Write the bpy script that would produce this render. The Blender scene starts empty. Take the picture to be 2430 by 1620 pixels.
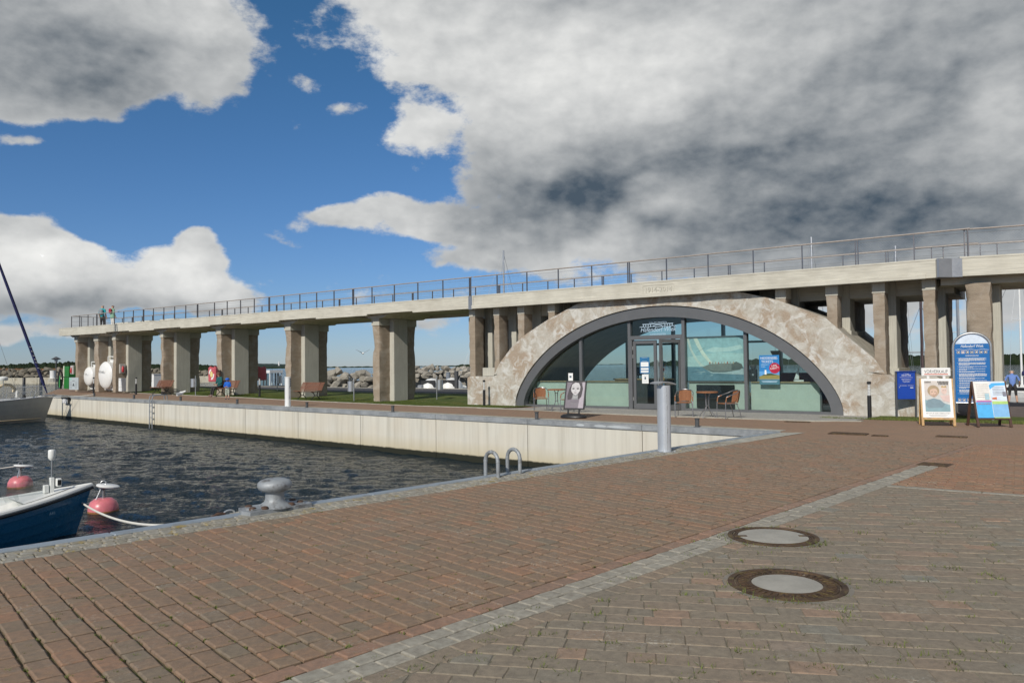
import bpy, bmesh, math, random
from mathutils import Vector, Matrix, noise as mnoise
random.seed(7)
R = math.radians
scene = bpy.context.scene
col = scene.collection
# ------------------------------------------------------------------ camera
CAMH = 1.55; F = 1818.59; PITCH = .03067; ROLL = -.01097
AB, AQ, AN = -.6275, -.7214, .7916          # viaduct, far quay and near quay directions
DF, DP = 24.796, 25.296                     # viaduct fascia plane and pier plane
DQ, DN, ZW = 16.651, 7.857, -1.338          # far quay face, near quay face, water level
cam_d = bpy.data.cameras.new('camera'); cam = bpy.data.objects.new('camera', cam_d); col.objects.link(cam)
cam_d.sensor_width = 36; cam_d.lens = F/2430*36; cam_d.clip_end = 20000; cam_d.clip_start = .05
_c, _s, _cp, _sp = math.cos(ROLL), math.sin(ROLL), math.cos(PITCH), math.sin(PITCH)
right = Vector((_c, -_sp*_s, _cp*_s)); up = Vector((-_s, -_sp*_c, _cp*_c)); fwd = Vector((0, _cp, _sp))
mw = Matrix.Identity(4)
for i in range(3): mw[i][0] = right[i]; mw[i][1] = up[i]; mw[i][2] = -fwd[i]
mw[2][3] = CAMH
cam.matrix_world = mw
scene.camera = cam
CAM = Vector((0, 0, CAMH))
def ray(x, y): return right*((x-1215)/F) + up*((810-y)/F) + fwd          # photo pixel -> direction
def gp(x, y, z=0.0):
    r = ray(x, y); return CAM + r*((z-CAMH)/r.z)
U = Vector((math.cos(AB), math.sin(AB), 0)); N = Vector((-math.sin(AB), math.cos(AB), 0))
QU = Vector((math.cos(AQ), math.sin(AQ), 0)); QN = Vector((-math.sin(AQ), math.cos(AQ), 0))
NU = Vector((math.cos(AN), math.sin(AN), 0)); NN = Vector((-math.sin(AN), math.cos(AN), 0))
def bp(x, y, v):
    r = ray(x, y); p = CAM + r*(v/r.dot(N)); return p.dot(U), p.z
def bu(x, v, y=870): return bp(x, y, v)[0]
def vat(x, y, u):
    r = ray(x, y); p = CAM + r*(u/r.dot(U)); return p.dot(N), p.z
def B(u, v, z=0): return U*u + N*v + Vector((0, 0, z))
def hz(P, x, y):                                                        # height seen at pixel above ground spot P
    r = ray(x, y); k = math.hypot(P.x, P.y)/math.hypot(r.x, r.y); return CAMH + r.z*k
# ------------------------------------------------------------------ sun and sky
SUN_AZ, SUN_EL = R(65), R(34)                # direction the shadows run, and height of the sun
sl = bpy.data.lights.new('sun', 'SUN'); so = bpy.data.objects.new('sun', sl); col.objects.link(so)
sl.energy = 3.6; sl.angle = R(.53); sl.color = (1, .945, .86)
ld = Vector((math.cos(SUN_AZ)*math.cos(SUN_EL), math.sin(SUN_AZ)*math.cos(SUN_EL), -math.sin(SUN_EL)))
so.rotation_euler = ld.to_track_quat('-Z', 'Y').to_euler()
world = bpy.data.worlds.new('World'); scene.world = world; world.use_nodes = True
world.cycles.sampling_method = 'MANUAL'; world.cycles.sample_map_resolution = 256
wt = world.node_tree; wt.nodes.clear()
def wn(t, **k):
    n = wt.nodes.new(t)
    for a, b in k.items(): setattr(n, a, b)
    return n
def wl(a, b): wt.links.new(a, b)
def wmath(op, a, b=None, c=None, clamp=False):
    n = wn('ShaderNodeMath', operation=op, use_clamp=clamp)
    for i, v in enumerate((a, b, c)):
        if v is None: continue
        if isinstance(v, (int, float)): n.inputs[i].default_value = v
        else: wl(v, n.inputs[i])
    return n.outputs[0]
def wvec(op, a, b=None):
    n = wn('ShaderNodeVectorMath', operation=op)
    for i, v in enumerate((a, b)):
        if v is None: continue
        if isinstance(v, (tuple, list, Vector)): n.inputs[i].default_value = v
        else: wl(v, n.inputs[i])
    return n.outputs['Value'] if op in ('LENGTH', 'DOT_PRODUCT') else n.outputs['Vector']
def wmap(v, a, b, c, d, interp='SMOOTHSTEP'):
    n = wn('ShaderNodeMapRange', interpolation_type=interp)
    wl(v, n.inputs['Value'])
    for k, q in zip(('From Min', 'From Max', 'To Min', 'To Max'), (a, b, c, d)): n.inputs[k].default_value = q
    return n.outputs['Result']
def wnoise(vec, scale, detail, rough=.55, dist=0.0):
    n = wn('ShaderNodeTexNoise'); wl(vec, n.inputs['Vector'])
    n.inputs['Scale'].default_value = scale; n.inputs['Detail'].default_value = detail
    n.inputs['Roughness'].default_value = rough; n.inputs['Distortion'].default_value = dist
    return n.outputs
sky = wn('ShaderNodeTexSky', sky_type='NISHITA'); sky.sun_disc = False
sky.sun_elevation = SUN_EL; sky.sun_rotation = math.atan2(-ld.x, -ld.y); sky.air_density = 1.0; sky.dust_density = .1; sky.ozone_density = 2.0
SKY_K = .068
tc = wn('ShaderNodeTexCoord')
sep = wn('ShaderNodeSeparateXYZ'); wl(tc.outputs['Generated'], sep.inputs[0])
az = wmath('ARCTAN2', sep.outputs['X'], sep.outputs['Y'])
el = wmath('ARCSINE', sep.outputs['Z'])
cmb = wn('ShaderNodeCombineXYZ'); wl(az, cmb.inputs[0]); wl(el, cmb.inputs[1])
ANG = cmb.outputs[0]
# noise lives on the direction sphere, squashed towards the horizon
sq = wvec('MULTIPLY', tc.outputs['Generated'], (1, 1, 1.6))
n1 = wnoise(sq, 3.6, 4, .55)
n3 = wnoise(sq, 1.6, 2, .5)
nw = wnoise(sq, 6.5, 2, .6)
n2 = wnoise(sq, 11.0, 7, .63)
n2b = wnoise(wvec('ADD', sq, (-.012, 0, .022)), 11.0, 3, .62)     # the same field a little nearer the sun: gives relief
warp = wvec('MULTIPLY', wvec('SUBTRACT', nw['Color'], (.5, .5, .5)), (.13, .09, 0))
AW = wvec('ADD', ANG, warp)
def pix_ang(x, y):
    r = ray(x, y); return math.atan2(r.x, r.y), math.atan2(r.z, math.hypot(r.x, r.y))
def blob(x, y, rx, ry, w):                   # a cloud mass, given by where it stands in the sky
    a, e = pix_ang(x, y)
    d = wvec('MULTIPLY', wvec('SUBTRACT', AW, (a, e, 0)), (F/rx, F/ry, 0))
    return wmap(wvec('LENGTH', d), 0, 1, w, 0)
def total(lst, op='ADD'):
    acc = None
    for b in lst:
        v = blob(*b); acc = v if acc is None else wmath(op, acc, v)
    return acc
CL = [(200,40,520,250,1.1),(-80,90,420,280,.9),(440,90,210,200,.6),(150,190,400,100,.45),
      (1700,-60,1150,420,1.2),(2350,80,800,520,1.2),(1450,230,600,330,1.0),(1080,60,380,220,.75),(900,0,160,90,.5),(985,320,120,110,.62),
      (1330,440,330,190,.8),(1900,420,800,330,1.0),(2300,520,560,330,.9),(1640,580,420,130,.75),
      (960,520,330,75,.85),(780,535,200,45,.55),(1200,580,330,100,.8),(1100,640,240,50,.5),(680,575,150,26,.4),
      (40,600,200,105,1.0),(-60,560,220,100,.8),(400,640,165,105,1.05),(460,590,90,60,.75),(330,700,280,60,.75),(80,720,300,60,.65),(550,670,120,40,.45),
      (60,345,130,32,.46),(720,190,100,50,.44),(810,255,70,35,.42),(740,295,90,35,.32),
      (130,790,330,36,.5),(1030,770,160,45,.42)]
dens = total(CL)
# sky outside the picture carries the same broken cumulus
fz_ = wmap(wmath('ABSOLUTE', az), .62, .95, 0, 1)
fe = wmap(el, .50, .72, 0, 1)
outside = wmath('MAXIMUM', fz_, fe)
generic = wmath('MULTIPLY', outside, wmap(n3['Fac'], .42, .62, 0, 1.0))
dens = wmath('MAXIMUM', dens, generic)
low = wmath('MULTIPLY', wmap(el, .008, .035, 0, 1), wmap(el, .09, .17, 1, 0))
dens = wmath('ADD', dens, wmath('MULTIPLY', low, .22))
dens = wmath('MINIMUM', dens, 1.3)
tex = wmath('ADD', wmath('MULTIPLY', wmath('SUBTRACT', n1['Fac'], .5), .8), wmath('MULTIPLY', wmath('SUBTRACT', n2['Fac'], .5), 1.75))
cov = wmath('ADD', wmath('SUBTRACT', dens, .42), wmath('MULTIPLY', tex, .95))
alpha = wmap(cov, -.08, .22, 0, 1)
# light and dark parts of the clouds: sunlit heads, grey flat bases
LT = [(1240,170,500,240,.42),(1620,150,420,200,.32),(860,70,220,150,.30),(960,330,160,130,.40),(400,635,200,110,.62),(50,600,220,110,.58),
      (2100,290,150,70,.30),(1600,480,110,75,.44),(1400,590,280,75,.40),(920,520,300,75,.30),(490,60,150,200,.22),(2410,240,150,120,.34)]
DK = [(1330,480,430,170,.48),(1620,400,440,170,.26),(1960,330,500,170,.26),(2260,200,460,160,.24),(1900,550,640,150,.42),(2200,500,460,170,.20),
      (260,160,440,150,.22),(80,110,360,150,.14),(2150,70,560,160,.14),(330,745,420,60,.18),(60,700,280,50,.18)]
br = wmath('SUBTRACT', wmath('ADD', total(LT), .47), wmath('MULTIPLY', total(DK), 1.15))
br = wmath('ADD', br, wmath('MULTIPLY', wmath('SUBTRACT', n2['Fac'], n2b['Fac']), 1.0))
br = wmath('ADD', br, wmath('MULTIPLY', wmath('SUBTRACT', n1['Fac'], .5), .28))
br = wmath('ADD', br, wmap(cov, .0, .34, .16, 0))
br = wmap(br, -.22, 1.24, 0, 1, 'LINEAR')
rampn = wn('ShaderNodeValToRGB'); wl(br, rampn.inputs[0])
rp = rampn.color_ramp
for p_, c_ in ((0, (.07,.10,.135)), (.25, (.135,.18,.225)), (.45, (.27,.315,.35)), (.62, (.45,.485,.51)), (.76, (.66,.68,.68)), (1, (.88,.88,.86))):
    e_ = rp.elements[0] if p_ == 0 else (rp.elements[1] if p_ == 1 else rp.elements.new(p_))
    e_.position = p_; e_.color = (*c_, 1)
skym = wn('ShaderNodeMix', data_type='RGBA', blend_type='MULTIPLY'); skym.inputs['Factor'].default_value = 1
wl(sky.outputs[0], skym.inputs['A']); skym.inputs['B'].default_value = (SKY_K, SKY_K, SKY_K, 1)
tint = wn('ShaderNodeValToRGB'); wl(wmap(el, 0, .6, 0, 1, 'LINEAR'), tint.inputs[0])
tr_ = tint.color_ramp
for p_, c_ in ((0, (.62,.80,1.26)), (.12, (.58,.84,1.12)), (.4, (.45,.92,1.16)), (1, (.42,.96,1.16))):
    e_ = tr_.elements[0] if p_ == 0 else (tr_.elements[1] if p_ == 1 else tr_.elements.new(p_))
    e_.position = p_; e_.color = (*c_, 1)
skyt = wn('ShaderNodeMix', data_type='RGBA', blend_type='MULTIPLY'); skyt.inputs['Factor'].default_value = 1
wl(skym.outputs['Result'], skyt.inputs['A']); wl(tint.outputs[0], skyt.inputs['B']); skym = skyt
mixc = wn('ShaderNodeMix', data_type='RGBA'); wl(alpha, mixc.inputs['Factor'])
wl(skym.outputs['Result'], mixc.inputs['A']); wl(rampn.outputs[0], mixc.inputs['B'])
bg = wn('ShaderNodeBackground'); wl(mixc.outputs['Result'], bg.inputs[0]); bg.inputs[1].default_value = 1.0
wo = wn('ShaderNodeOutputWorld'); wl(bg.outputs[0], wo.inputs[0])
cy = scene.cycles; cy.max_bounces = 6; cy.diffuse_bounces = 2; cy.glossy_bounces = 3; cy.transmission_bounces = 4; cy.transparent_max_bounces = 12
vs = scene.view_settings
scene.display_settings.display_device = 'sRGB'
vs.view_transform = 'Standard'; vs.look = 'None'; vs.exposure = 0; vs.gamma = 1; vs.use_curve_mapping = False

# ------------------------------------------------------------------ materials
def new_mat(name):
    m = bpy.data.materials.new(name); m.use_nodes = True
    nt = m.node_tree; b = nt.nodes['Principled BSDF']
    return m, nt, b
class NT:                                    # tiny node helper for material trees
    def __init__(s, nt): s.nt = nt
    def n(s, t, **k):
        q = s.nt.nodes.new(t)
        for a, b in k.items(): setattr(q, a, b)
        return q
    def l(s, a, b): s.nt.links.new(a, b)
    def setin(s, sock, v):
        if hasattr(v, 'is_output') or isinstance(v, bpy.types.NodeSocket): s.l(v, sock)
        else: sock.default_value = v
    def math(s, op, a, b=None, c=None, clamp=False):
        q = s.n('ShaderNodeMath', operation=op, use_clamp=clamp)
        for i, v in enumerate((a, b, c)):
            if v is not None: s.setin(q.inputs[i], v)
        return q.outputs[0]
    def pos(s, scale=(1,1,1), obj=False):
        if obj: o = s.n('ShaderNodeTexCoord').outputs['Object']
        else: o = s.n('ShaderNodeNewGeometry').outputs['Position']
        v = s.n('ShaderNodeVectorMath', operation='MULTIPLY'); s.l(o, v.inputs[0]); v.inputs[1].default_value = scale
        return v.outputs[0]
    def noise(s, vec, scale, detail=4, rough=.55, dist=0):
        q = s.n('ShaderNodeTexNoise'); s.l(vec, q.inputs['Vector'])
        q.inputs['Scale'].default_value = scale; q.inputs['Detail'].default_value = detail
        q.inputs['Roughness'].default_value = rough; q.inputs['Distortion'].default_value = dist
        return q.outputs['Fac']
    def ramp(s, v, stops):
        q = s.n('ShaderNodeValToRGB'); s.l(v, q.inputs[0]); r = q.color_ramp
        while len(r.elements) < len(stops): r.elements.new(.5)
        for e, (p, c) in zip(r.elements, stops):
            e.position = p; e.color = (*c, 1) if len(c) == 3 else c
        return q.outputs[0]
    def mix(s, f, a, b, blend='MIX'):
        q = s.n('ShaderNodeMix', data_type='RGBA', blend_type=blend)
        s.setin(q.inputs['Factor'], f)
        for k, v in (('A', a), ('B', b)):
            if isinstance(v, tuple): q.inputs[k].default_value = (*v, 1) if len(v) == 3 else v
            else: s.l(v, q.inputs[k])
        return q.outputs['Result']
    def bump(s, h, strength, dist=.02, normal=None):
        q = s.n('ShaderNodeBump'); s.l(h, q.inputs['Height']); q.inputs['Strength'].default_value = strength
        q.inputs['Distance'].default_value = dist
        if normal is not None: s.l(normal, q.inputs['Normal'])
        return q.outputs[0]
MATS = {}
def M(name, c, rough=.6, metal=0.0, var=.12, scale=3.0, bump=.0, bscale=40, spec=.5, dirt=None, obj=False):
    if name in MATS: return MATS[name]
    m, nt, b = new_mat(name); k = NT(nt); MATS[name] = m
    p = k.pos(obj=obj)
    f = k.noise(p, scale, 6, .6); g = k.noise(p, scale*9, 3, .6)
    fac = k.math('ADD', k.math('MULTIPLY', f, .7), k.math('MULTIPLY', g, .3))
    lo = tuple(max(0, x*(1-var*1.6)) for x in c); hi = tuple(min(1, x*(1+var*1.6)) for x in c)
    cc = k.ramp(fac, [(.3, lo), (.7, hi)])
    if dirt:
        d = k.noise(p, scale*1.7, 8, .65)
        cc = k.mix(k.ramp(d, [(.52, (0,0,0)), (.68, (1,1,1))]), cc, dirt)
    k.l(cc, b.inputs['Base Color'])
    rr = k.math('ADD', k.math('MULTIPLY', k.math('SUBTRACT', g, .5), .25), rough, clamp=True); k.l(rr, b.inputs['Roughness'])
    b.inputs['Metallic'].default_value = metal; b.inputs['Specular IOR Level'].default_value = spec
    if bump: k.l(k.bump(k.noise(p, bscale, 5, .6), bump, .01), b.inputs['Normal'])
    return m

# ------------------------------------------------------------------ mesh building
class MB:
    def __init__(s): s.v = []; s.f = []; s.mi = []; s.m = 0
    def face(s, pts):
        i = len(s.v); s.v += [tuple(p) for p in pts]; s.f.append(tuple(range(i, i+len(pts)))); s.mi.append(s.m); return s
    def add(s, verts, faces):
        i = len(s.v); s.v += [tuple(p) for p in verts]
        for f in faces: s.f.append(tuple(i+q for q in f)); s.mi.append(s.m)
        return s
    def box(s, x0, x1, y0, y1, z0, z1, ch=0.0, T=None):
        if ch <= 0:
            vs_ = [(x,y,z) for z in (z0,z1) for y in (y0,y1) for x in (x0,x1)]
            fs = [(0,2,3,1),(4,5,7,6),(0,1,5,4),(2,6,7,3),(0,4,6,2),(1,3,7,5)]
        else:
            bm = bmesh.new(); bmesh.ops.create_cube(bm, size=1)
            for v in bm.verts: v.co = Vector((x0+(v.co.x+.5)*(x1-x0), y0+(v.co.y+.5)*(y1-y0), z0+(v.co.z+.5)*(z1-z0)))
            bmesh.ops.bevel(bm, geom=list(bm.edges), offset=ch, segments=1, affect='EDGES')
            bm.verts.index_update(); vs_ = [tuple(v.co) for v in bm.verts]; fs = [tuple(v.index for v in f.verts) for f in bm.faces]; bm.free()
        if T is not None: vs_ = [tuple(T @ Vector(q)) for q in vs_]
        return s.add(vs_, fs)
    def tube(s, pts, r, n=8, closed=False, caps=True):
        pts = [Vector(p) for p in pts]; m = len(pts)
        rs = r if isinstance(r, (list, tuple)) else [r]*m
        t0 = (pts[1]-pts[0]).normalized(); a = Vector((0,0,1)) if abs(t0.z) < .9 else Vector((1,0,0))
        nx = t0.cross(a).normalized(); base = len(s.v); prev = t0
        for i, p in enumerate(pts):
            if closed: t = (pts[(i+1) % m]-pts[i-1]).normalized()
            elif i == 0: t = t0
            elif i == m-1: t = (pts[i]-pts[i-1]).normalized()
            else: t = ((pts[i+1]-p).normalized()+(p-pts[i-1]).normalized()).normalized()
            q = prev.rotation_difference(t); nx = (q @ nx); nx = (nx - t*nx.dot(t)).normalized(); prev = t
            ny = t.cross(nx)
            for j in range(n):
                an = 2*math.pi*j/n; s.v.append(tuple(p+(nx*math.cos(an)+ny*math.sin(an))*rs[i]))
        for i in range(m if closed else m-1):
            i2 = (i+1) % m
            for j in range(n):
                j2 = (j+1) % n; s.f.append((base+i*n+j, base+i*n+j2, base+i2*n+j2, base+i2*n+j)); s.mi.append(s.m)
        if caps and not closed:
            s.f.append(tuple(base+j for j in range(n))[::-1]); s.mi.append(s.m)
            s.f.append(tuple(base+(m-1)*n+j for j in range(n))); s.mi.append(s.m)
        return s
    def lathe(s, prof, n=20, T=None):
        b0 = len(s.v)
        for r, z in prof:
            for j in range(n):
                a = 2*math.pi*j/n; q = Vector((r*math.cos(a), r*math.sin(a), z)); s.v.append(tuple(T @ q if T is not None else q))
        for i in range(len(prof)-1):
            for j in range(n):
                j2 = (j+1) % n; s.f.append((b0+i*n+j, b0+i*n+j2, b0+(i+1)*n+j2, b0+(i+1)*n+j)); s.mi.append(s.m)
        s.f.append(tuple(b0+j for j in range(n))[::-1]); s.mi.append(s.m)
        s.f.append(tuple(b0+(len(prof)-1)*n+j for j in range(n))); s.mi.append(s.m)
        return s
    def prism(s, poly, h0, h1, T=None):       # polygon in xy extruded along z
        n = len(poly); vs_ = [Vector((x, y, h0)) for x, y in poly]+[Vector((x, y, h1)) for x, y in poly]
        if T is not None: vs_ = [T @ q for q in vs_]
        fs = [tuple(range(n))[::-1], tuple(range(n, 2*n))]+[(i, (i+1) % n, n+(i+1) % n, n+i) for i in range(n)]
        return s.add(vs_, fs)
    def sphere(s, c, rx, ry, rz, n=14, m=9):
        prof = [(max(1e-4, math.sin(math.pi*i/m)), -math.cos(math.pi*i/m)) for i in range(m+1)]
        return s.lathe(prof, n, Matrix.Translation(c) @ Matrix.Diagonal((rx, ry, rz, 1)))
    def grid(s, fn, nu, nv):
        b0 = len(s.v)
        for j in range(nv+1):
            for i in range(nu+1): s.v.append(tuple(fn(i/nu, j/nv)))
        for j in range(nv):
            for i in range(nu):
                a = b0+j*(nu+1)+i; s.f.append((a, a+1, a+nu+2, a+nu+1)); s.mi.append(s.m)
        return s
def build(name, mb, mat, parent=None, smooth=False, off=None, kind=None):
    me = bpy.data.meshes.new(name)
    vs_ = mb.v if off is None else [(x-off[0], y-off[1], z-off[2]) for x, y, z in mb.v]
    me.from_pydata(vs_, [], mb.f)
    for mm in (mat if isinstance(mat, (list, tuple)) else [mat]): me.materials.append(mm)
    if isinstance(mat, (list, tuple)): me.polygons.foreach_set('material_index', mb.mi)
    if smooth:
        me.polygons.foreach_set('use_smooth', [True]*len(me.polygons))
        if smooth != 'all':
            try: me.set_sharp_from_angle(angle=R(40))
            except Exception: pass
    me.update()
    o = bpy.data.objects.new(name, me); col.objects.link(o)
    if parent is not None: o.parent = parent
    if kind: o['kind'] = kind
    return o
def weld(o, dist=.0005):
    bm = bmesh.new(); bm.from_mesh(o.data); bmesh.ops.remove_doubles(bm, verts=bm.verts, dist=dist); bmesh.ops.recalc_face_normals(bm, faces=bm.faces); bm.to_mesh(o.data); bm.free(); return o
def tag(o, label, cat, group=None):
    o['label'] = label; o['category'] = cat
    if group: o['group'] = group
    return o
def thing(name, label, cat, loc=(0,0,0), rz=0.0, group=None):
    o = bpy.data.objects.new(name, None); col.objects.link(o); o.location = loc; o.rotation_euler = (0, 0, rz); o.empty_display_size = .2
    return tag(o, label, cat, group)
def struct(name, mb, mat, smooth=False):
    return build(name, mb, mat, None, smooth, kind='structure')
def copy_tree(o, parent=None):
    c = o.copy(); col.objects.link(c); c.parent = parent
    for ch in list(o.children): copy_tree(ch, c)
    return c
def text_faces(body, size, width=None, shear=0.0, mirror=False, align='CENTER'):
    cu = bpy.data.curves.new('t', 'FONT'); cu.body = body; cu.size = size; cu.align_x = align; cu.shear = shear; cu.resolution_u = 3
    o = bpy.data.objects.new('t', cu); me = bpy.data.meshes.new_from_object(o)
    vs_ = [Vector(v.co) for v in me.vertices]; fs = [tuple(p.vertices) for p in me.polygons]
    bpy.data.objects.remove(o); bpy.data.curves.remove(cu); bpy.data.meshes.remove(me)
    if width and vs_:
        w = max(v.x for v in vs_)-min(v.x for v in vs_); k = width/max(w, 1e-6)
        for v in vs_: v.x *= k
    if mirror:
        for v in vs_: v.x = -v.x
    return vs_, fs
def text_part(name, body, size, mat, parent, T, width=None, shear=0.0, mirror=False, align='CENTER'):
    vs_, fs = text_faces(body, size, width, shear, mirror, align)
    mb = MB(); mb.add([T @ v for v in vs_], fs)
    return build(name, mb, mat, parent)
def flat(parent, T):                          # returns painter of flat printed shapes on a board: local x right, y up, z out of the board
    class P: pass
    p = P(); p.layers = 0
    def poly(name, pts, mat, lift=None):
        p.layers += 1; h = .0015*(p.layers % 12+1) if lift is None else lift
        mb = MB(); mb.face([T @ Vector((x, y, h)) for x, y in pts]); return build(name, mb, mat, parent)
    def rect(name, x0, x1, y0, y1, mat, lift=None): return poly(name, [(x0,y0),(x1,y0),(x1,y1),(x0,y1)], mat, lift)
    def oval(name, cx, cy, rx, ry, mat, lift=None, n=20): return poly(name, [(cx+rx*math.cos(2*math.pi*i/n), cy+ry*math.sin(2*math.pi*i/n)) for i in range(n)], mat, lift)
    def bars(name, rects, mat, lift):
        mb = MB()
        for x0, x1, y0, y1 in rects: mb.face([T @ Vector(q) for q in ((x0,y0,lift),(x1,y0,lift),(x1,y1,lift),(x0,y1,lift))])
        return build(name, mb, mat, parent, kind='stuff' if len(rects) > 20 else None)
    p.poly, p.rect, p.oval, p.bars = poly, rect, oval, bars
    return p
def nz(p, s=1.0): return mnoise.noise(Vector(p)*s)
UPRIGHT = Matrix(((1,0,0,0),(0,0,-1,0),(0,1,0,0),(0,0,0,1)))   # board plane: x right, y up, out towards -Y
# ================================================================== ground, water, quays, paving
def rnd_value(k):                             # per-piece random number, from the object or from the mesh
    oi = k.n('ShaderNodeObjectInfo').outputs['Random']
    at = k.n('ShaderNodeAttribute', attribute_name='rnd').outputs['Fac']
    return k.math('FRACT', k.math('ADD', oi, at))
def paver_mat(name, stops, speck=.25, moss=None, rough=.85, bump=.35):
    m, nt, b = new_mat(name); k = NT(nt)
    c = k.ramp(rnd_value(k), stops)
    p = k.pos()
    big = k.noise(p, .55, 3); mid = k.noise(p, 20, 6, .68); fine = k.noise(p, 130, 3, .7)
    c = k.mix(k.math('MULTIPLY', k.ramp(big, [(.35,(0,0,0)),(.65,(1,1,1))]), .22), c, (.19,.165,.135))
    c = k.mix(k.math('MULTIPLY', k.ramp(mid, [(.34,(1,1,1)),(.62,(0,0,0))]), .5), c, (.115,.095,.075))
    c = k.mix(k.math('MULTIPLY', k.ramp(fine, [(.5,(0,0,0)),(.75,(1,1,1))]), speck), c, (.42,.38,.33))
    lich = k.math('MULTIPLY', k.ramp(k.noise(p, 1.3, 6, .65), [(.52,(0,0,0)),(.64,(1,1,1))]), k.ramp(k.noise(p, 55, 4, .7), [(.54,(0,0,0)),(.62,(1,1,1))]))
    c = k.mix(k.math('MULTIPLY', lich, speck*1.6), c, (.44,.43,.38))
    if moss:
        ms = k.noise(p, 6, 7, .7); c = k.mix(k.math('MULTIPLY', k.ramp(ms, [(.56,(0,0,0)),(.66,(1,1,1))]), .8), c, moss)
    k.l(c, b.inputs['Base Color']); b.inputs['Roughness'].default_value = rough; b.inputs['Specular IOR Level'].default_value = .3
    h = k.math('ADD', k.math('MULTIPLY', mid, .6), k.math('MULTIPLY', fine, .4))
    k.l(k.bump(h, min(1, bump*1.7), .014), b.inputs['Normal'])
    return m
m_brick = paver_mat('red_brown_paver', [(0,(0.260,0.174,0.112)),(.3,(0.292,0.180,0.112)),(.55,(0.239,0.173,0.115)),(.72,(0.325,0.178,0.104)),(.88,(0.223,0.177,0.122)),(1,(0.274,0.178,0.113))])
m_brick2 = paver_mat('orange_brown_paver', [(0,(0.292,0.170,0.101)),(.35,(0.324,0.160,0.091)),(.6,(0.254,0.170,0.106)),(.8,(0.351,0.191,0.106)),(1,(0.270,0.180,0.110))])
m_grey = paver_mat('grey_brown_paver', [(0,(0.270,0.219,0.158)),(.3,(0.255,0.216,0.160)),(.55,(0.288,0.220,0.156)),(.72,(0.240,0.210,0.158)),(.84,(0.270,0.216,0.156)),(.92,(0.347,0.231,0.158)),(.97,(0.251,0.244,0.204)),(1,(0.255,0.213,0.153))], speck=.3)
m_strip = paver_mat('pale_grey_paver', [(0,(.345,.325,.270)),(.5,(.375,.350,.290)),(1,(.315,.300,.250))], speck=.15, bump=.2)
m_soldier = paver_mat('salmon_edge_paver', [(0,(.30,.175,.115)),(.5,(.34,.20,.135)),(1,(.26,.17,.12))])
m_sett = paver_mat('granite_sett', [(0,(.34,.33,.29)),(.4,(.40,.385,.33)),(.7,(.28,.265,.215)),(1,(.37,.345,.28))], moss=(.36,.26,.05), bump=.6)
def earth_mat():
    m, nt, b = new_mat('paving_ground'); k = NT(nt); p = k.pos()
    f = k.noise(p, 30, 6, .7); g = k.noise(p, 2.2, 5, .6)
    dirt = k.ramp(f, [(.3,(.075,.057,.034)),(.55,(.135,.105,.066)),(.75,(.22,.18,.12))])
    dirt = k.mix(k.ramp(g, [(.5,(0,0,0)),(.66,(1,1,1))]), dirt, (.075,.085,.025))
    # bricks too far to pick apart
    rot = k.n('ShaderNodeMapping'); k.l(p, rot.inputs[0]); rot.inputs['Rotation'].default_value = (0,0,R(48.5))
    bt = k.n('ShaderNodeTexBrick'); k.l(rot.outputs[0], bt.inputs['Vector'])
    bt.inputs['Scale'].default_value = 1; bt.inputs['Brick Width'].default_value = .21; bt.inputs['Row Height'].default_value = .115; bt.inputs['Mortar Size'].default_value = .006
    bt.inputs['Color1'].default_value = (.30,.185,.125,1); bt.inputs['Color2'].default_value = (.25,.17,.12,1); bt.inputs['Mortar'].default_value = (.13,.10,.07,1); bt.inputs['Bias'].default_value = 0
    bc = k.mix(k.math('MULTIPLY', k.ramp(g, [(.35,(0,0,0)),(.7,(1,1,1))]), .4), bt.outputs[0], (.31,.20,.12))
    bc = k.mix(k.math('MULTIPLY', k.ramp(k.noise(p, 60, 3), [(.4,(0,0,0)),(.75,(1,1,1))]), .3), bc, (.36,.29,.22))
    xy = k.n('ShaderNodeVectorMath', operation='MULTIPLY'); k.l(p, xy.inputs[0]); xy.inputs[1].default_value = (1,1,0)
    ln = k.n('ShaderNodeVectorMath', operation='LENGTH'); k.l(xy.outputs[0], ln.inputs[0])
    k.l(k.mix(k.math('GREATER_THAN', ln.outputs['Value'], 16.6), dirt, bc), b.inputs['Base Color'])
    b.inputs['Roughness'].default_value = .9; b.inputs['Specular IOR Level'].default_value = .25
    k.l(k.bump(f, .5, .01), b.inputs['Normal']); return m
m_earth = earth_mat()
# corner of the two quays and the land sheet
def line_x(n1_, d1, n2_, d2):
    det = n1_.x*n2_.y-n1_.y*n2_.x; return Vector(((d1*n2_.y-d2*n1_.y)/det, (n1_.x*d2-n2_.x*d1)/det, 0))
CORNER = line_x(NN, DN, QN, DQ)
QS0 = gp(97, 938).dot(QU)-1.0
QLEFT = QN*DQ + QU*QS0
NV = 21.3                                     # the ground dips a little towards the foot of the viaduct
def gz(u): return max(-.115, min(.18, -.011*(u+35)))     # ground level along the viaduct
def fz(P):
    u, v = P.dot(U), P.dot(N)
    if u < -34.5 or v < NV: return 0.0
    return min(0, gz(u))*min(1, (v-NV)/3.3)*max(0, min(1, (32-v)/3))
def gpf(x, y):
    P = gp(x, y); P = gp(x, y, fz(P)); return gp(x, y, fz(P))
UN = -34.8
land = [NN*DN+NU*(-22), CORNER, QLEFT, B(-67, 29), B(-67, 39.6), B(UN, 39.6), B(UN, NV), B(14, NV), B(14, 33.2), B(45, 33.2), Vector((45,-25,0)), Vector((-5,-25,0))]
mb = MB(); mb.face([(p.x, p.y, -.008) for p in land[::-1]])
struct('ground', mb, m_earth)
mb = MB().grid(lambda a, b: (lambda q: (q.x, q.y, fz(q)-.008))(B(UN+a*(14-UN), NV+b*(33.2-NV))), 98, 36)
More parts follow.
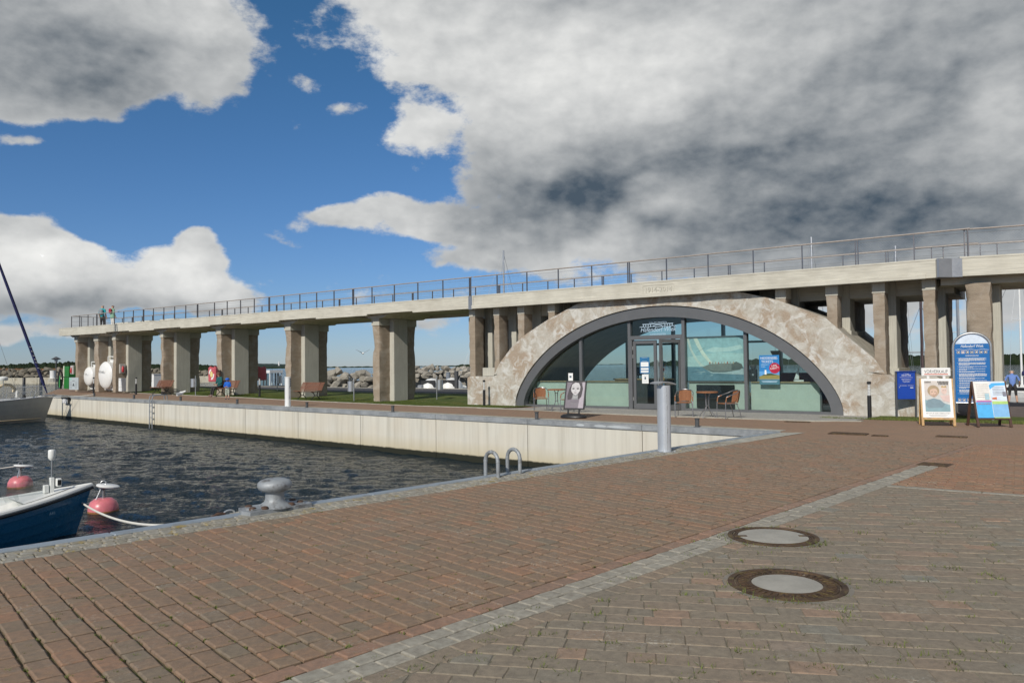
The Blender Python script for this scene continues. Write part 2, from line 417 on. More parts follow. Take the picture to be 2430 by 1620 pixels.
struct('forecourt', mb, m_earth)
mb = MB(); mb.face([B(UN,33.2,-.008), B(-9,33.2,-.008), B(-13,39.6,-.008), B(UN,39.6,-.008)]); struct('lane_bed', mb, m_earth)
land = land[:5]+[B(-13,39.6), B(-9,33.2), B(45,33.2)]+land[10:]
# mole and quay masses under the sheet (rear faces, above the water)
m_conc = M('plain_concrete', (.40,.385,.34), .85, var=.12, scale=2, bump=.2, bscale=30, dirt=(.27,.25,.21))
mb = MB()
for a, b_ in zip(land[2:7], land[3:8]): mb.face([(a.x,a.y,-.012),(b_.x,b_.y,-.012),(b_.x,b_.y,-3),(a.x,a.y,-3)])
struct('mole_wall', mb, m_conc)
# ---- water
def water_mat():
    m, nt, b = new_mat('water'); k = NT(nt); p = k.pos()
    def rotp(a, s):
        q = k.n('ShaderNodeMapping'); k.l(p, q.inputs[0]); q.inputs['Rotation'].default_value = (0,0,a); q.inputs['Scale'].default_value = s; return q.outputs[0]
    w2 = k.noise(rotp(R(-15), (1,1.9,1)), 5.0, 4, .62, .5)
    w3 = k.noise(rotp(R(10), (1,1.6,1)), 15, 3, .6, .4)
    h = k.math('ADD', k.math('MULTIPLY', w2, .30), k.math('MULTIPLY', w3, .07))
    k.l(k.bump(h, 1.0, .36), b.inputs['Normal'])
    # small breaking crests far out on the open water
    ln = k.n('ShaderNodeVectorMath', operation='LENGTH'); k.l(p, ln.inputs[0])
    cap = k.math('MULTIPLY', k.ramp(k.noise(rotp(R(12), (1,.22,1)), .35, 4, .7), [(.70,(0,0,0)),(.74,(1,1,1))]), k.math('GREATER_THAN', ln.outputs['Value'], 110))
    k.l(k.mix(cap, (.007,.018,.026), (.55,.58,.58)), b.inputs['Base Color'])
    b.inputs['Roughness'].default_value = .06; b.inputs['IOR'].default_value = 1.333; b.inputs['Specular IOR Level'].default_value = .22
    k.l(k.math('ADD', k.math('MULTIPLY', cap, .6), .06), b.inputs['Roughness'])
    return m
mb = MB(); mb.face([(-9000,-300,ZW-.09),(9000,-300,ZW-.09),(9000,9000,ZW-.09),(-9000,9000,ZW-.09)])
m_water = water_mat()
struct('water', mb, m_water)
def wave(x, y):                               # short wind chop in the basin
    a = mnoise.fractal(Vector((x*.55+y*.25, y*1.0-x*.2, .3)), 1, 2, 2)
    b_ = mnoise.noise(Vector((x*1.5-y*.5, y*2.6+x*.6, 4))); c = mnoise.noise(Vector((x*3.4+y*1.2, y*5.2, 9)))
    return .040*a+.034*b_+.016*c
def wgrid(a, b):
    t_ = DN-.4+46*b**1.35; s_ = -27+a*(NS1+29-2); p = NN*t_+NU*s_; return (p.x, p.y, ZW+wave(p.x, p.y))
NS1 = CORNER.dot(NU)
struct('basin_water', MB().grid(wgrid, 480, 480), m_water, 'all')
# ---- far quay wall: panels and coping lengths
def quay_mat():
    m, nt, b = new_mat('quay_concrete'); k = NT(nt); p = k.pos(); 
    st = k.noise(k.pos((1,1,.05)), 4.5, 5, .65, .2); big = k.noise(p, .8, 4); fine = k.noise(p, 40, 3)
    c = k.ramp(st, [(.32,(.50,.47,.395)),(.5,(.62,.59,.51)),(.72,(.68,.65,.56))])
    c = k.mix(k.math('MULTIPLY', k.ramp(big, [(.45,(0,0,0)),(.7,(1,1,1))]), .35), c, (.60,.52,.40))
    z = k.n('ShaderNodeSeparateXYZ'); k.l(p, z.inputs[0])
    zz = k.math('ADD', z.outputs[2], k.math('MULTIPLY', k.math('SUBTRACT', k.noise(p, 5, 5, .7), .5), .09))
    al = k.n('ShaderNodeMapRange'); k.l(zz, al.inputs[0]); al.inputs[1].default_value = -1.15; al.inputs[2].default_value = -1.19; al.inputs[3].default_value = 0; al.inputs[4].default_value = 1
    ye = k.n('ShaderNodeMapRange'); k.l(zz, ye.inputs[0]); ye.inputs[1].default_value = -.75; ye.inputs[2].default_value = -1.17; ye.inputs[3].default_value = 0; ye.inputs[4].default_value = .65
    c = k.mix(ye.outputs[0], c, (.50,.42,.25)); c = k.mix(al.outputs[0], c, (.016,.017,.008))
    k.l(c, b.inputs['Base Color']); b.inputs['Roughness'].default_value = .8
    k.l(k.bump(k.math('ADD', k.math('MULTIPLY', st, .5), k.math('MULTIPLY', fine, .5)), .25, .01), b.inputs['Normal']); return m
m_quay = quay_mat()
m_coping = M('grey_coping', (.265,.28,.29), .55, .0, var=.22, scale=1.4, bump=.25, bscale=25, dirt=(.36,.37,.375))
qw = thing('quay_wall', 'pale concrete quay wall in long panels with a grey coping, across the basin', 'wall', QN*DQ+QU*(QS0), AQ)
def qs(x, y):                                 # position along the far quay seen at a pixel
    r = ray(x, y); p = CAM+r*(DQ/r.dot(QN)); return p.dot(QU)-QS0
CS = CORNER.dot(QU)-QS0
js = [0.0]+[qs(x, y) for x, y in ((171,960),(229,965),(300.6,970),(381,980),(473,985),(581,995),(706,1010),(854,1020),(1033,1030),(1250.7,1040),(1523,1060))]+[CS-.0]
for a, b_ in zip(js[:-1], js[1:]):
    build('panel', MB().box(a+.012, b_-.012, .03, .5, -3, -.145), m_quay, qw)
    build('coping', MB().box(a+.006, b_-.006, .0, .32, -.14, .0, .012), m_coping, qw)
# small repair patches on the coping
mb = MB()
for x, y, w in ((1377,1004,.14),(1424,1008,.2),(1468,1010,.38)):
    s_ = qs(x, y); n = 14
    mb.face([(s_+w*math.cos(2*math.pi*i/n)*(1+.3*nz((i*.7,x,0))), -.0035, -.075+.035*math.sin(2*math.pi*i/n)) for i in range(n)][::-1])
build('repair_patch', mb, M('pale_patch', (.46,.49,.50), .7), qw)
# cobble band behind the far coping
mb = MB(); mb.box(0, CS, .32, .62, -.1, .004)
build('sett_band', mb, M('far_setts', (.36,.345,.29), .9, var=.3, scale=6, bump=.4), qw)
# ---- near quay: steel edge and setts
nq = thing('quay_edge', 'near quay wall with blue-grey steel edge beside the brown paving', 'wall', NN*DN, AN)
NS1 = CORNER.dot(NU)
build('wall_face', MB().box(-22, NS1-.0, -.5, -.06, -3, -.10), m_quay, nq)
m_steel = M('painted_steel_edge', (.30,.345,.385), .45, .3, var=.1, scale=2.5, bump=.1, dirt=(.25,.26,.26))
e0 = -6.2
while e0 < NS1-.1:
    e1_ = min(e0+2.9, NS1); build('edge_plate', MB().box(e0+.004, e1_-.004, -.145, .0, -.12, .014, .01), m_steel, nq); e0 = e1_
def pave_mesh(l, w, ch=.009, h=.05, seed=0):
    rr = random.Random(seed); j = lambda: rr.uniform(-.0045, .0045)
    x, y = l/2, w/2
    o = [(-x+j(),-y+j()),(x+j(),-y+j()),(x+j(),y+j()),(-x+j(),y+j())]
    i_ = [(a*(1-ch/x), b*(1-ch/y)) for a, b in o]
    v = [(a,b,-h) for a,b in o]+[(a,b,-.006) for a,b in o]+[(a,b,rr.uniform(-.0008,.0008)) for a,b in i_]
    f = [(8,9,10,11)]+[(k,(k+1)%4,4+(k+1)%4,4+k) for k in range(4)]+[(4+k,4+(k+1)%4,8+(k+1)%4,8+k) for k in range(4)]
    return v, f
_pm = {}; BZ = .009
def lay(name, pieces, mat, parent, inv, ref=(0,0), ch=.009):
    """pieces: (x, y, angle, l, w). The 300 nearest the viewpoint are single objects, the rest one mesh."""
    pieces = sorted(pieces, key=lambda q: (q[0]-ref[0])**2+(q[1]-ref[1])**2)
    rr = random.Random(len(pieces))
    mbb = MB(); vals = []
    for n_, (x, y, a, l, w) in enumerate(pieces):
        dz = rr.uniform(-.003, .003); tx, ty = rr.uniform(-.012,.012), rr.uniform(-.012,.012)
        T = Matrix.Translation((x, y, dz+BZ)) @ Matrix.Rotation(a+rr.uniform(-.02,.02), 4, 'Z') @ Matrix.Rotation(tx, 4, 'X') @ Matrix.Rotation(ty, 4, 'Y')
        key = (round(l, 2), round(w, 2), n_ % 4, mat.name)
        if n_ < 300:
            if key not in _pm:
                v, f = pave_mesh(key[0], key[1], ch, seed=hash(key[:3]) & 255); me = bpy.data.meshes.new(name); me.from_pydata(v, [], f); me.materials.append(mat); _pm[key] = me
            o = bpy.data.objects.new(name, _pm[key]); col.objects.link(o); o.parent = parent; o.matrix_local = inv @ T
        else:
            v, f = pave_mesh(l, w, ch, seed=n_); mbb.add([inv @ (T @ Vector(q)) for q in v], f); vals += [rr.random()]*9
    if mbb.f:
        o = build('more_'+name+'s', mbb, mat, parent, kind='stuff')
        at = o.data.attributes.new('rnd', 'FLOAT', 'FACE'); at.data.foreach_set('value', vals)
def clip(poly, n_, d):                        # keep the side n.p < d
    out = []
    for i in range(len(poly)):
        a, b_ = poly[i], poly[(i+1) % len(poly)]; fa, fb = n_.dot(a)-d, n_.dot(b_)-d
        if fa <= 0: out.append(a)
        if fa*fb < 0: out.append(a.lerp(b_, fa/(fa-fb)))
    return out
def cut_pieces(name, polys, mat, parent, inv):
    mbb = MB(); vals = []; rr = random.Random(len(polys))
    for pl in polys:
        c = sum(pl, Vector())/len(pl); r_ = max((p-c).length for p in pl)
        if r_ < .03: continue
        o = [c+(p-c)*(1-.004/max(.01, (p-c).length)) for p in pl]; i_ = [c+(p-c)*(1-.012/max(.013, (p-c).length)) for p in pl]; n = len(pl); dz = BZ+rr.uniform(-.002,.002)
        mbb.add([inv @ Vector((p.x,p.y,-.05)) for p in o]+[inv @ Vector((p.x,p.y,-.006+dz)) for p in o]+[inv @ Vector((p.x,p.y,dz)) for p in i_],
            [tuple(range(2*n,3*n))]+[(k,(k+1)%n,n+(k+1)%n,n+k) for k in range(n)]+[(n+k,n+(k+1)%n,2*n+(k+1)%n,2*n+k) for k in range(n)])
        vals += [rr.random()]*(2*n+1)
    if mbb.f:
        o = build(name, mbb, mat, parent, kind='stuff'); at = o.data.attributes.new('rnd', 'FLOAT', 'FACE'); at.data.foreach_set('value', vals)
def setts():
    ps = []
    for row in range(4):
        s_ = -5.6+row*.05; w = .105
        while s_ < NS1-.3:
            l = random.uniform(.09, .15)
            p = NN*(DN-.145-.012-w*(row+.5)) + NU*(s_+l/2)
            if math.hypot(p.x, p.y) < 15.5: ps.append((p.x, p.y, AN, l-.014, w-.014))
            s_ += l
    return ps
paving = MB().box(-.01,.01,-.01,.01,-.3,-.28)
def pstruct(name, loc):
    o = bpy.data.objects.new(name, None); col.objects.link(o); o.location = loc; o['kind'] = 'structure'; return o
sett_row = pstruct('sett_strip', NN*(DN-.3)); lay('sett', setts(), m_sett, sett_row, Matrix.Translation(-(NN*(DN-.3))))
mb = MB(); a_, b_ = NN*(DN-.57), NN*(DN-.145)
i0 = 6.0
mb.face([(*(a_+NU*i0)[:2],.0),(*(a_+NU*(NS1+.3))[:2],.0),(*(b_+NU*(NS1))[:2],.0),(*(b_+NU*i0)[:2],.0)])
build('far_setts', mb, MATS['far_setts'], sett_row, off=tuple(NN*(DN-.3)))
# strip line between the two pavings
SP0, SP1 = gp(1000,1530), gp(2180,1115)
SD = (SP1-SP0).normalized(); SN = Vector((-SD.y, SD.x, 0)); SC = SN.dot(SP0); SA = math.atan2(SD.y, SD.x)
S_END = gp(2205,1104).dot(SD)
CB0, CB1 = gp(2105,1154), gp(2430,1177); CD = (CB1-CB0).normalized(); CN = Vector((-CD.y, CD.x, 0)); CC = CN.dot(CB0)
def vis(p, rmax=16.5):                        # worth building: within reach of the view
    return p.y > 1.2 and p.length < rmax and abs(p.x) < p.y*.82+2.2
def left_zone():
    a = R(-48.5); e1 = Vector((math.cos(a), math.sin(a), 0)); e2 = Vector((-e1.y, e1.x, 0)); ps = []
    r = -6.0; PW = .138
    while r < 19:
        # row runs along e1 from the setts to the soldier course by the strip
        o = e2*(r+PW/2)
        t0 = (DN-.58-NN.dot(o))/NN.dot(e1); t1 = (SC+.27-SN.dot(o))/SN.dot(e1)
        t = t0
        while t < t1-.03:
            l = random.choice((.11,.15,.165,.205,.215,.24))
            if t1-t-l < .06: l = t1-t
            p = o+e1*(t+l/2)
            if vis(p): ps.append((p.x, p.y, a, max(.03, l-.013), PW-.013))
            t += l
        r += PW
    return ps
red = pstruct('red_paving', Vector((-2,6,0))); lay('paver', left_zone(), m_brick, red, Matrix.Translation((2,-6,0)), (-1.2,2.5))
def strip_zone():
    ps = []; sol = []
    for row in range(2):
        s_ = -3+row*.08
        while s_ < S_END:
            l = .165; p = SN*(SC-.065+.13*row) + SD*(s_+l/2)
            if vis(p, 20): ps.append((p.x, p.y, SA, l-.008, .122))
            s_ += l
    s_ = -3
    while s_ < 20:
        l = random.choice((.2,.24,.17)); p = SN*(SC+.13+.065+.003) + SD*(s_+l/2)
        if vis(p, 16.6): sol.append((p.x, p.y, SA, l-.01, .118))
        s_ += l
    return ps, sol
ps, sol = strip_zone()
stp = pstruct('pale_paver_strip', SP0); lay('paver', ps, m_strip, stp, Matrix.Translation(-SP0)); lay('edge_paver', sol, m_soldier, red, Matrix.Translation((2,-6,0)))
MANHOLES = [(gp(1867,1386,.009), .395), (gp(1834,1273,.009), .385)]
def not_hole(p, pad=.05): return all((p-c).length > r_+pad for c, r_ in MANHOLES)
def right_zone():
    a = R(-10.8); e1 = Vector((math.cos(a), math.sin(a), 0)); e2 = Vector((-e1.y, e1.x, 0)); ps = []; hd = []; cuts = []
    r = 0.0; i = 0
    while r < 12:
        t = -4+(i % 2)*.112+random.uniform(-.02,.02)
        while t < 14:
            l = random.choice((.222,.222,.222,.222,.15)); p = e2*(r+.075)+e1*(t+l/2)
            t += l
            if not vis(p, 16): continue
            q = [p+e1*sx*(l-.006)/2+e2*sy*.0715 for sx, sy in ((-1,-1),(1,-1),(1,1),(-1,1))]; lim = ((SN, SC-.13-.15), (CN, CC-.055))
            if all(n_.dot(z) < d for n_, d in lim for z in q): ps.append((p.x, p.y, a, l-.004, .15-.004))
            else:
                for n_, d in lim: q = clip(q, n_, d) if q else q
                if len(q) > 2: cuts.append(q)
        r += .15; i += 1
    s_ = -3
    while s_ < CB0.dot(SD)-.05:
        l = random.choice((.2,.22,.15)); p = SN*(SC-.13-.005-.07) + SD*(s_+l/2)
        if vis(p, 16): hd.append((p.x, p.y, SA, l-.01, .14))
        s_ += l
    return ps, hd, cuts
ps, hd, cuts = right_zone()
mb = MB(); q = clip(clip([Vector((-6,-1,0)),Vector((14,-1,0)),Vector((14,14,0)),Vector((-6,14,0))], SN, SC-.13), CN, CC)
mb.face([(p.x,p.y,.0035) for p in q]); struct('joint_sand', mb, M('joint_sand', (.20,.175,.13), .95, var=.4, scale=14, bump=.4, dirt=(.09,.09,.035)))
gry = pstruct('grey_brown_paving', Vector((2,5,0))); lay('paver', ps, m_grey, gry, Matrix.Translation((-2,-5,0)), (1,2.5), .005); lay('edge_paver', hd, m_grey, gry, Matrix.Translation((-2,-5,0))); cut_pieces('cut_pavers', cuts, m_grey, gry, Matrix.Translation((-2,-5,0)))
def far_zone():
    a = math.atan2(CD.y, CD.x); ps = []; cuts = []
    r = .06; i = 0
    while r < 8:
        t = -8+(i % 2)*.1
        while t < 9:
            p = CB0+CN*(r+.05)+CD*(t+.1); t += .2
            if not vis(p, 16.5): continue
            if SN.dot(p) < SC-.27: ps.append((p.x, p.y, a, .193, .094))
            else:
                q = clip([p+CD*sx*.0965+CN*sy*.047 for sx, sy in ((-1,-1),(1,-1),(1,1),(-1,1))], SN, SC-(.135 if p.dot(SD) < S_END else -.13))
                if len(q) > 2: cuts.append(q)
        r += .1; i += 1
    return ps, cuts
ps, cuts = far_zone()
fzn = pstruct('orange_brown_paving', CB0); cut_pieces('cut_pavers', cuts, m_brick2, fzn, Matrix.Translation(-CB0)); lay('paver', ps, m_brick2, fzn, Matrix.Translation(-CB0), tuple(CB0[:2]))
# flush kerb
kt = thing('flush_kerb', 'thin pale concrete kerb line between grey-brown and orange-brown paving', 'kerb', CB0, math.atan2(CD.y, CD.x))
for i in range(8): build('kerb_stone', MB().box(i*1.0+.004, i*1.0+.996, -.05, .05, -.1, .013, .006), m_strip, kt)
# weeds in the joints
m_weed = M('weed_green', (.12,.145,.03), .8, var=.35, scale=9)
mb = MB(); rr = random.Random(3)
spots = []
for (c, r_) in MANHOLES:
    for i in range(26):
        a = rr.uniform(0, 6.28); spots.append((c.x+math.cos(a)*(r_+.03), c.y+math.sin(a)*(r_+.03), rr.uniform(.8,2.4)))
for i in range(420):
    x = rr.uniform(0, 2400); y = rr.uniform(1190, 1619); p = gp(x, y)
    if NN.dot(p) < DN-.6 and not_hole(p, .02): spots.append((p.x, p.y, rr.uniform(.25,.8) if SN.dot(p) > SC else rr.uniform(.6,2.2)))
P0 = gp(690,1212)
for i in range(26): spots.append((P0.x+rr.uniform(-.5,.35), P0.y+rr.uniform(-.16,.12), rr.uniform(.6,1.4)))
for x, y, s_ in spots:
    for j in range(rr.randint(6, 18)):
        a = rr.uniform(0, 6.28); d = rr.uniform(0, .035)*s_; hgt = BZ+rr.uniform(.004,.016)*s_; w = rr.uniform(.003,.006)
        bx_, by_ = x+rr.uniform(-.03,.03)*s_*1.3, y+rr.uniform(-.012,.012)*s_
        mb.face([(bx_-w*math.sin(a), by_+w*math.cos(a), -.004),(bx_+w*math.sin(a), by_-w*math.cos(a), -.004),(bx_+d*math.cos(a), by_+d*math.sin(a), hgt)])
build('joint_weeds', mb, m_weed, kind='stuff')
# manholes
m_iron = M('rusty_cast_iron', (.085,.052,.030), .7, .35, var=.5, scale=9, bump=.4, bscale=60, dirt=(.17,.125,.045))
m_cover = M('manhole_concrete', (.33,.315,.275), .9, var=.12, scale=5, bump=.25, bscale=60)
for i, (c, r_) in enumerate(MANHOLES):
    t = thing('manhole_cover', ('round manhole cover with a wide ribbed rusty ring and concrete centre', 'round manhole cover with a narrow rim and two lifting slots, touching the pale paver strip')[i], 'manhole', c, .3)
    ri = r_*(.60 if i == 0 else .78)
    build('surround', MB().lathe([(r_+.035,-.06),(r_+.035,.001),(r_,.001),(r_,-.06)], 48), M('mortar_surround',(.20,.18,.15),.9,var=.2,scale=9), t)
    build('frame_ring', MB().lathe([(r_,-.05),(r_,.008),(r_*.90,.010),(r_*.895,.002),(r_*.88,.002),(r_*.875,-.05)], 56), m_iron, t, True)
    mb = MB().lathe([(r_*.87,-.05),(r_*.87,.006),(r_*.84,.009),(r_*.83,.004),(ri+.02,.004),(ri+.012,.010),(ri,.010),(ri,-.05)], 56)
    if i == 0:
        for q in range(44):
            a = 2*math.pi*q/44; T = Matrix.Rotation(a, 4, 'Z'); mb.box(ri+.03, r_*.815, -.008, .008, .003, .011, .002, T)
    build('iron_rim', mb, m_iron, t, True)
    build('concrete_disc', MB().lathe([(ri-.003,-.05),(ri-.003,.006),(ri-.02,.008),(.01,.009)], 48), m_cover, t, True)
    if i == 1:
        for a in (R(160), R(-20)):
            T = Matrix.Rotation(a, 4, 'Z'); build('lifting_slot', MB().box(ri-.075, ri, -.022, .022, .0, .0115, .002, T), m_iron, t)
for (x, y, w, d, a, lab) in ((2013,1028,.75,.4,AB,'dark slotted drain grate in the paving before the ticket boards'),(2218,1102,.42,.42,SA,'square dark drain grate ending the pale paver strip'),(1892,1000,.62,.16,AB,'narrow rusty channel grate beside the gravel apron'),(2088,1033,.3,.16,AB,'small dark inspection lid between the drain grate and the ticket boards'),(2258,1035,.55,.22,AB,'oval brown service lid in the paving below the white ticket board')):
    p = gp(x, y, .007); t = thing('drain_grate', lab, 'drain grate', p, a)
    build('frame', MB().box(-w/2, w/2, -d/2, d/2, -.05, .006, .004), m_iron, t)
    n = max(3, int(w/.06))
    for q in range(n): build('bar', MB().box(-w/2+.03+(w-.06)*q/n, -w/2+.03+(w-.06)*(q+.55)/n, -d/2+.03, d/2-.03, .004, .010), m_iron, t)
# ---- promenade kerb, grass, asphalt, gravel
KPX = [(150,921),(190,922.5),(300,931),(480,939),(700,949.5),(880,957),(1000,962.5),(1140,966.5)]
KP = [gpf(x, y) for x, y in KPX]
def lerp_line(pts, u):                        # v of the kerb at a given u
    q = [(p.dot(U), p.dot(N)) for p in pts]
    if u <= q[0][0]: return q[0][1]
    for (a, b), (c, d) in zip(q, q[1:]):
        if u <= c: return b+(d-b)*(u-a)/(c-a)
    return q[-1][1]
m_kerb = M('pale_kerb', (.40,.38,.32), .9, var=.15, scale=4, bump=.2)
kt = thing('promenade_kerb', 'long pale concrete kerb between the brick promenade and the grass', 'kerb', B(-40,24,0), AB)
u = -58.0
while u < -17.2:
    a, b_ = lerp_line(KP, u), lerp_line(KP, u+1)
    zk = fz(B(u+.5, a)); build('kerb_stone', MB().prism([(u+40.005, a-24-.1),(u+40.995, b_-24-.1),(u+40.995, b_-24+.05),(u+40.005, a-24+.05)], -.1+zk, .014+zk), m_kerb, kt); u += 1
def grass_mat():
    m, nt, b = new_mat('grass'); k = NT(nt); p = k.pos()
    f = k.noise(p, 1.1, 6, .65); g = k.noise(p, 35, 4, .7)
    c = k.ramp(f, [(.3,(.062,.092,.016)),(.5,(.095,.125,.026)),(.64,(.15,.15,.042)),(.78,(.22,.185,.08))])
    c = k.mix(k.math('MULTIPLY', g, .4), c, (.045,.07,.014)); k.l(c, b.inputs['Base Color']); b.inputs['Roughness'].default_value = .9; b.inputs['Specular IOR Level'].default_value = .2
    k.l(k.bump(g, .8, .03), b.inputs['Normal']); return m
m_grass = grass_mat()
def grass_h(u, v):
    k0 = lerp_line(KP, u); t = max(0, min(1, (v-k0)/3.0)); return max(0, gz(u))*t*t*(3-2*t)+fz(B(u, v))+.008+.02*t*(1+nz((u*.8, v*.8, 0)))
mb = MB().grid(lambda a, b: B(-55+a*37.6, lerp_line(KP, -55+a*37.6)+.05+b*(32.0-lerp_line(KP, -55+a*37.6)), grass_h(-55+a*37.6, lerp_line(KP, -55+a*37.6)+.05+b*(32.0-lerp_line(KP, -55+a*37.6)))), 120, 26)
struct('lawn', mb, m_grass, 'all')
mb = MB(); rr = random.Random(5)
for i in range(26000):
    u = rr.uniform(-52,-17.6); k0 = lerp_line(KP, u); v = k0+.06+abs(rr.gauss(0,1.6))
    if v > 31: continue
    p = B(u, v, grass_h(u, v)-.004); a = rr.uniform(0,6.28); h_ = rr.uniform(.015,.05); w = .008
    mb.face([(p.x-w*math.cos(a), p.y-w*math.sin(a), p.z),(p.x+w*math.cos(a), p.y+w*math.sin(a), p.z),(p.x+rr.uniform(-.02,.02), p.y+rr.uniform(-.02,.02), p.z+h_)])
build('lawn_blades', mb, m_grass, kind='stuff')
# small lawn at the right-hand signs
mb = MB().grid(lambda a, b: (lambda q: q+Vector((0,0,fz(q)-.004+.03*min(1, b*3))))(B(-4.6+a*7.5, 22.95+.02*a*7.5+b*3.2)), 20, 8)
struct('lawn_by_signs', mb, m_grass, 'all')
mb = MB(); rr = random.Random(9)
for i in range(5200):
    u = rr.uniform(-5.8, 2.9); v = 22.9+abs(rr.gauss(0,.55)); 
    if u < -4.6 and abs(v-23.0) > .3: continue
    p = B(u, v, -.01); p.z += fz(p); a = rr.uniform(0,6.28); h_ = rr.uniform(.02,.10)*(1 if u > -4.4 else .8); w = .007
    mb.face([(p.x-w*math.cos(a), p.y-w*math.sin(a), p.z),(p.x+w*math.cos(a), p.y+w*math.sin(a), p.z),(p.x+rr.uniform(-.04,.04), p.y+rr.uniform(-.04,.04), p.z+h_)])
build('grass_tufts', mb, m_weed, kind='stuff')
m_asph = M('asphalt', (.058,.055,.056), .9, var=.15, scale=3, bump=.3, bscale=80)
mb = MB(); mb.face([B(-66,32.0,.0), B(-18.6,32.0,.0), B(-14,38.9,.0), B(-66,38.9,.0)][::1])
struct('asphalt_lane', mb, m_asph)
mb = MB().box(-66,-14,38.9,39.2,-.05,.03); o = build('lane_edge', mb, m_kerb, kind='structure'); o.rotation_euler = (0,0,AB)
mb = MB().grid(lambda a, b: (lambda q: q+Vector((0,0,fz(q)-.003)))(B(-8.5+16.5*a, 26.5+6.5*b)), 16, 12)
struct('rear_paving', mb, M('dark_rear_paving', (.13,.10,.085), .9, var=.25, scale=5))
m_gravel = M('gravel', (.33,.315,.285), .95, var=.45, scale=22, bump=.9, bscale=70)
GP_ = [gp(1195,966), gp(1290,971), gp(1380,977.5), gp(1550,984.5), gp(1750,991), gp(1950,997.5), gp(2025,996.5)]
gq = [(p.dot(U), p.dot(N)) for p in GP_]
def gfront(u):
    if u <= gq[0][0]: return gq[0][1]
    for (a, b), (c, d) in zip(gq, gq[1:]):
        if u <= c: return b+(d-b)*(u-a)/(c-a)
    return gq[-1][1]
ua_, ub_ = gq[0][0], gq[-1][0]
mb = MB().grid(lambda a, b: (lambda q: q+Vector((0,0,fz(q)+.004+.004*nz((a*90,b*40,0)))))(B(ua_+a*(ub_-ua_), gfront(ua_+a*(ub_-ua_))+b*(25.45-gfront(ua_+a*(ub_-ua_))))), 60, 10)
struct('gravel_apron', mb, m_gravel, 'all')
kt = thing('apron_kerb', 'pale paver border along the front of the gravel apron', 'kerb', B(-12,22,0), AB)
u = ua_-1.0
while u < ub_:
    a, b_ = gfront(u)-22, gfront(u+.5)-22
    zk = fz(B(u+.25, a+22)); build('kerb_stone', MB().prism([(u+12.004,a-.34),(u+12.496,b_-.34),(u+12.496,b_-.003),(u+12.004,a-.003)], -.08+zk, .010+zk), m_kerb, kt); u += .5
# ================================================================== viaduct
def conc_mat(name, c, stretch, dirt=(.40,.375,.31), amt=.6, board=.35):
    m, nt, b = new_mat(name); k = NT(nt); p = k.n('ShaderNodeTexCoord').outputs['Object']
    v = k.n('ShaderNodeVectorMath', operation='MULTIPLY'); k.l(p, v.inputs[0]); v.inputs[1].default_value = stretch
    st = k.noise(v.outputs[0], 9, 5, .6); big = k.noise(p, 1.1, 6, .65); fine = k.noise(p, 45, 4, .65)
    lo = tuple(x*.80 for x in c); hi = tuple(min(1, x*1.12) for x in c)
    cc = k.ramp(st, [(.32, lo), (.5, c), (.7, hi)])
    cc = k.mix(k.math('MULTIPLY', k.ramp(big, [(.42,(0,0,0)),(.72,(1,1,1))]), amt), cc, dirt)
    cc = k.mix(k.math('MULTIPLY', k.ramp(fine, [(.66,(0,0,0)),(.74,(1,1,1))]), .35), cc, tuple(x*.45 for x in c))
    k.l(cc, b.inputs['Base Color']); b.inputs['Roughness'].default_value = .88; b.inputs['Specular IOR Level'].default_value = .3
    k.l(k.bump(k.math('ADD', k.math('MULTIPLY', st, .6), k.math('MULTIPLY', fine, .4)), board, .012), b.inputs['Normal']); return m
m_beam = conc_mat('beam_concrete', (.57,.545,.465), (.16,1,3.2))
m_colm = conc_mat('column_concrete', (.49,.475,.41), (5,5,.12), dirt=(.40,.38,.325))
def old_mat():
    m, nt, b = new_mat('old_brown_concrete'); k = NT(nt); p = k.n('ShaderNodeTexCoord').outputs['Object']
    v = k.n('ShaderNodeVectorMath', operation='MULTIPLY'); k.l(p, v.inputs[0]); v.inputs[1].default_value = (.8,.8,2.6)
    st = k.noise(v.outputs[0], 3.4, 7, .7); big = k.noise(p, 1.6, 7, .65, .6); fine = k.noise(p, 55, 4, .7)
    c = k.ramp(st, [(.3,(.275,.222,.168)),(.5,(.325,.265,.202)),(.72,(.365,.302,.235))])
    c = k.mix(k.math('MULTIPLY', k.ramp(big, [(.5,(0,0,0)),(.62,(1,1,1))]), .6), c, (.42,.375,.315))
    c = k.mix(k.ramp(fine, [(.68,(0,0,0)),(.76,(1,1,1))]), c, (.58,.54,.47))
    c = k.mix(k.math('MULTIPLY', k.ramp(fine, [(.24,(1,1,1)),(.34,(0,0,0))]), .6), c, (.12,.09,.06))
    k.l(c, b.inputs['Base Color']); b.inputs['Roughness'].default_value = .95; b.inputs['Specular IOR Level'].default_value = .2
    k.l(k.bump(k.math('ADD', st, k.math('MULTIPLY', fine, .6)), .7, .03), b.inputs['Normal']); return m
m_old = old_mat()
VO = (-30, 26, 0)
via = thing('viaduct', 'long raised concrete walkway on slab piers with a steel railing', 'viaduct', B(*VO), AB)
def vp(name, mb, mat, parent=via, smooth=False): return build(name, mb, mat, parent, smooth, off=VO)
def vfront(z0, z1): pass
PIERS = [(-55.95,.40),(-53.2,.55),(-50.74,.41),(-44.93,.34),(-39.06,.46),(-32.93,.46),(-26.45,.45)]
ZB, ZT = 3.94, 4.405
XZ = Matrix(((1,0,0,0),(0,0,1,0),(0,1,0,0),(0,0,0,1)))      # polygon in (u, z) extruded along v
def fascia(u0, u1, steps):
    pts = [(u0, ZT), (u0, ZB-.0)]; cur = ZB
    for a, z in steps:
        pts += [(a, cur), (a, z)]; cur = z
    pts += [(u1, cur), (u1, ZT)]
    return MB().prism(pts, DF, DF+.28, XZ)
stp_ = []
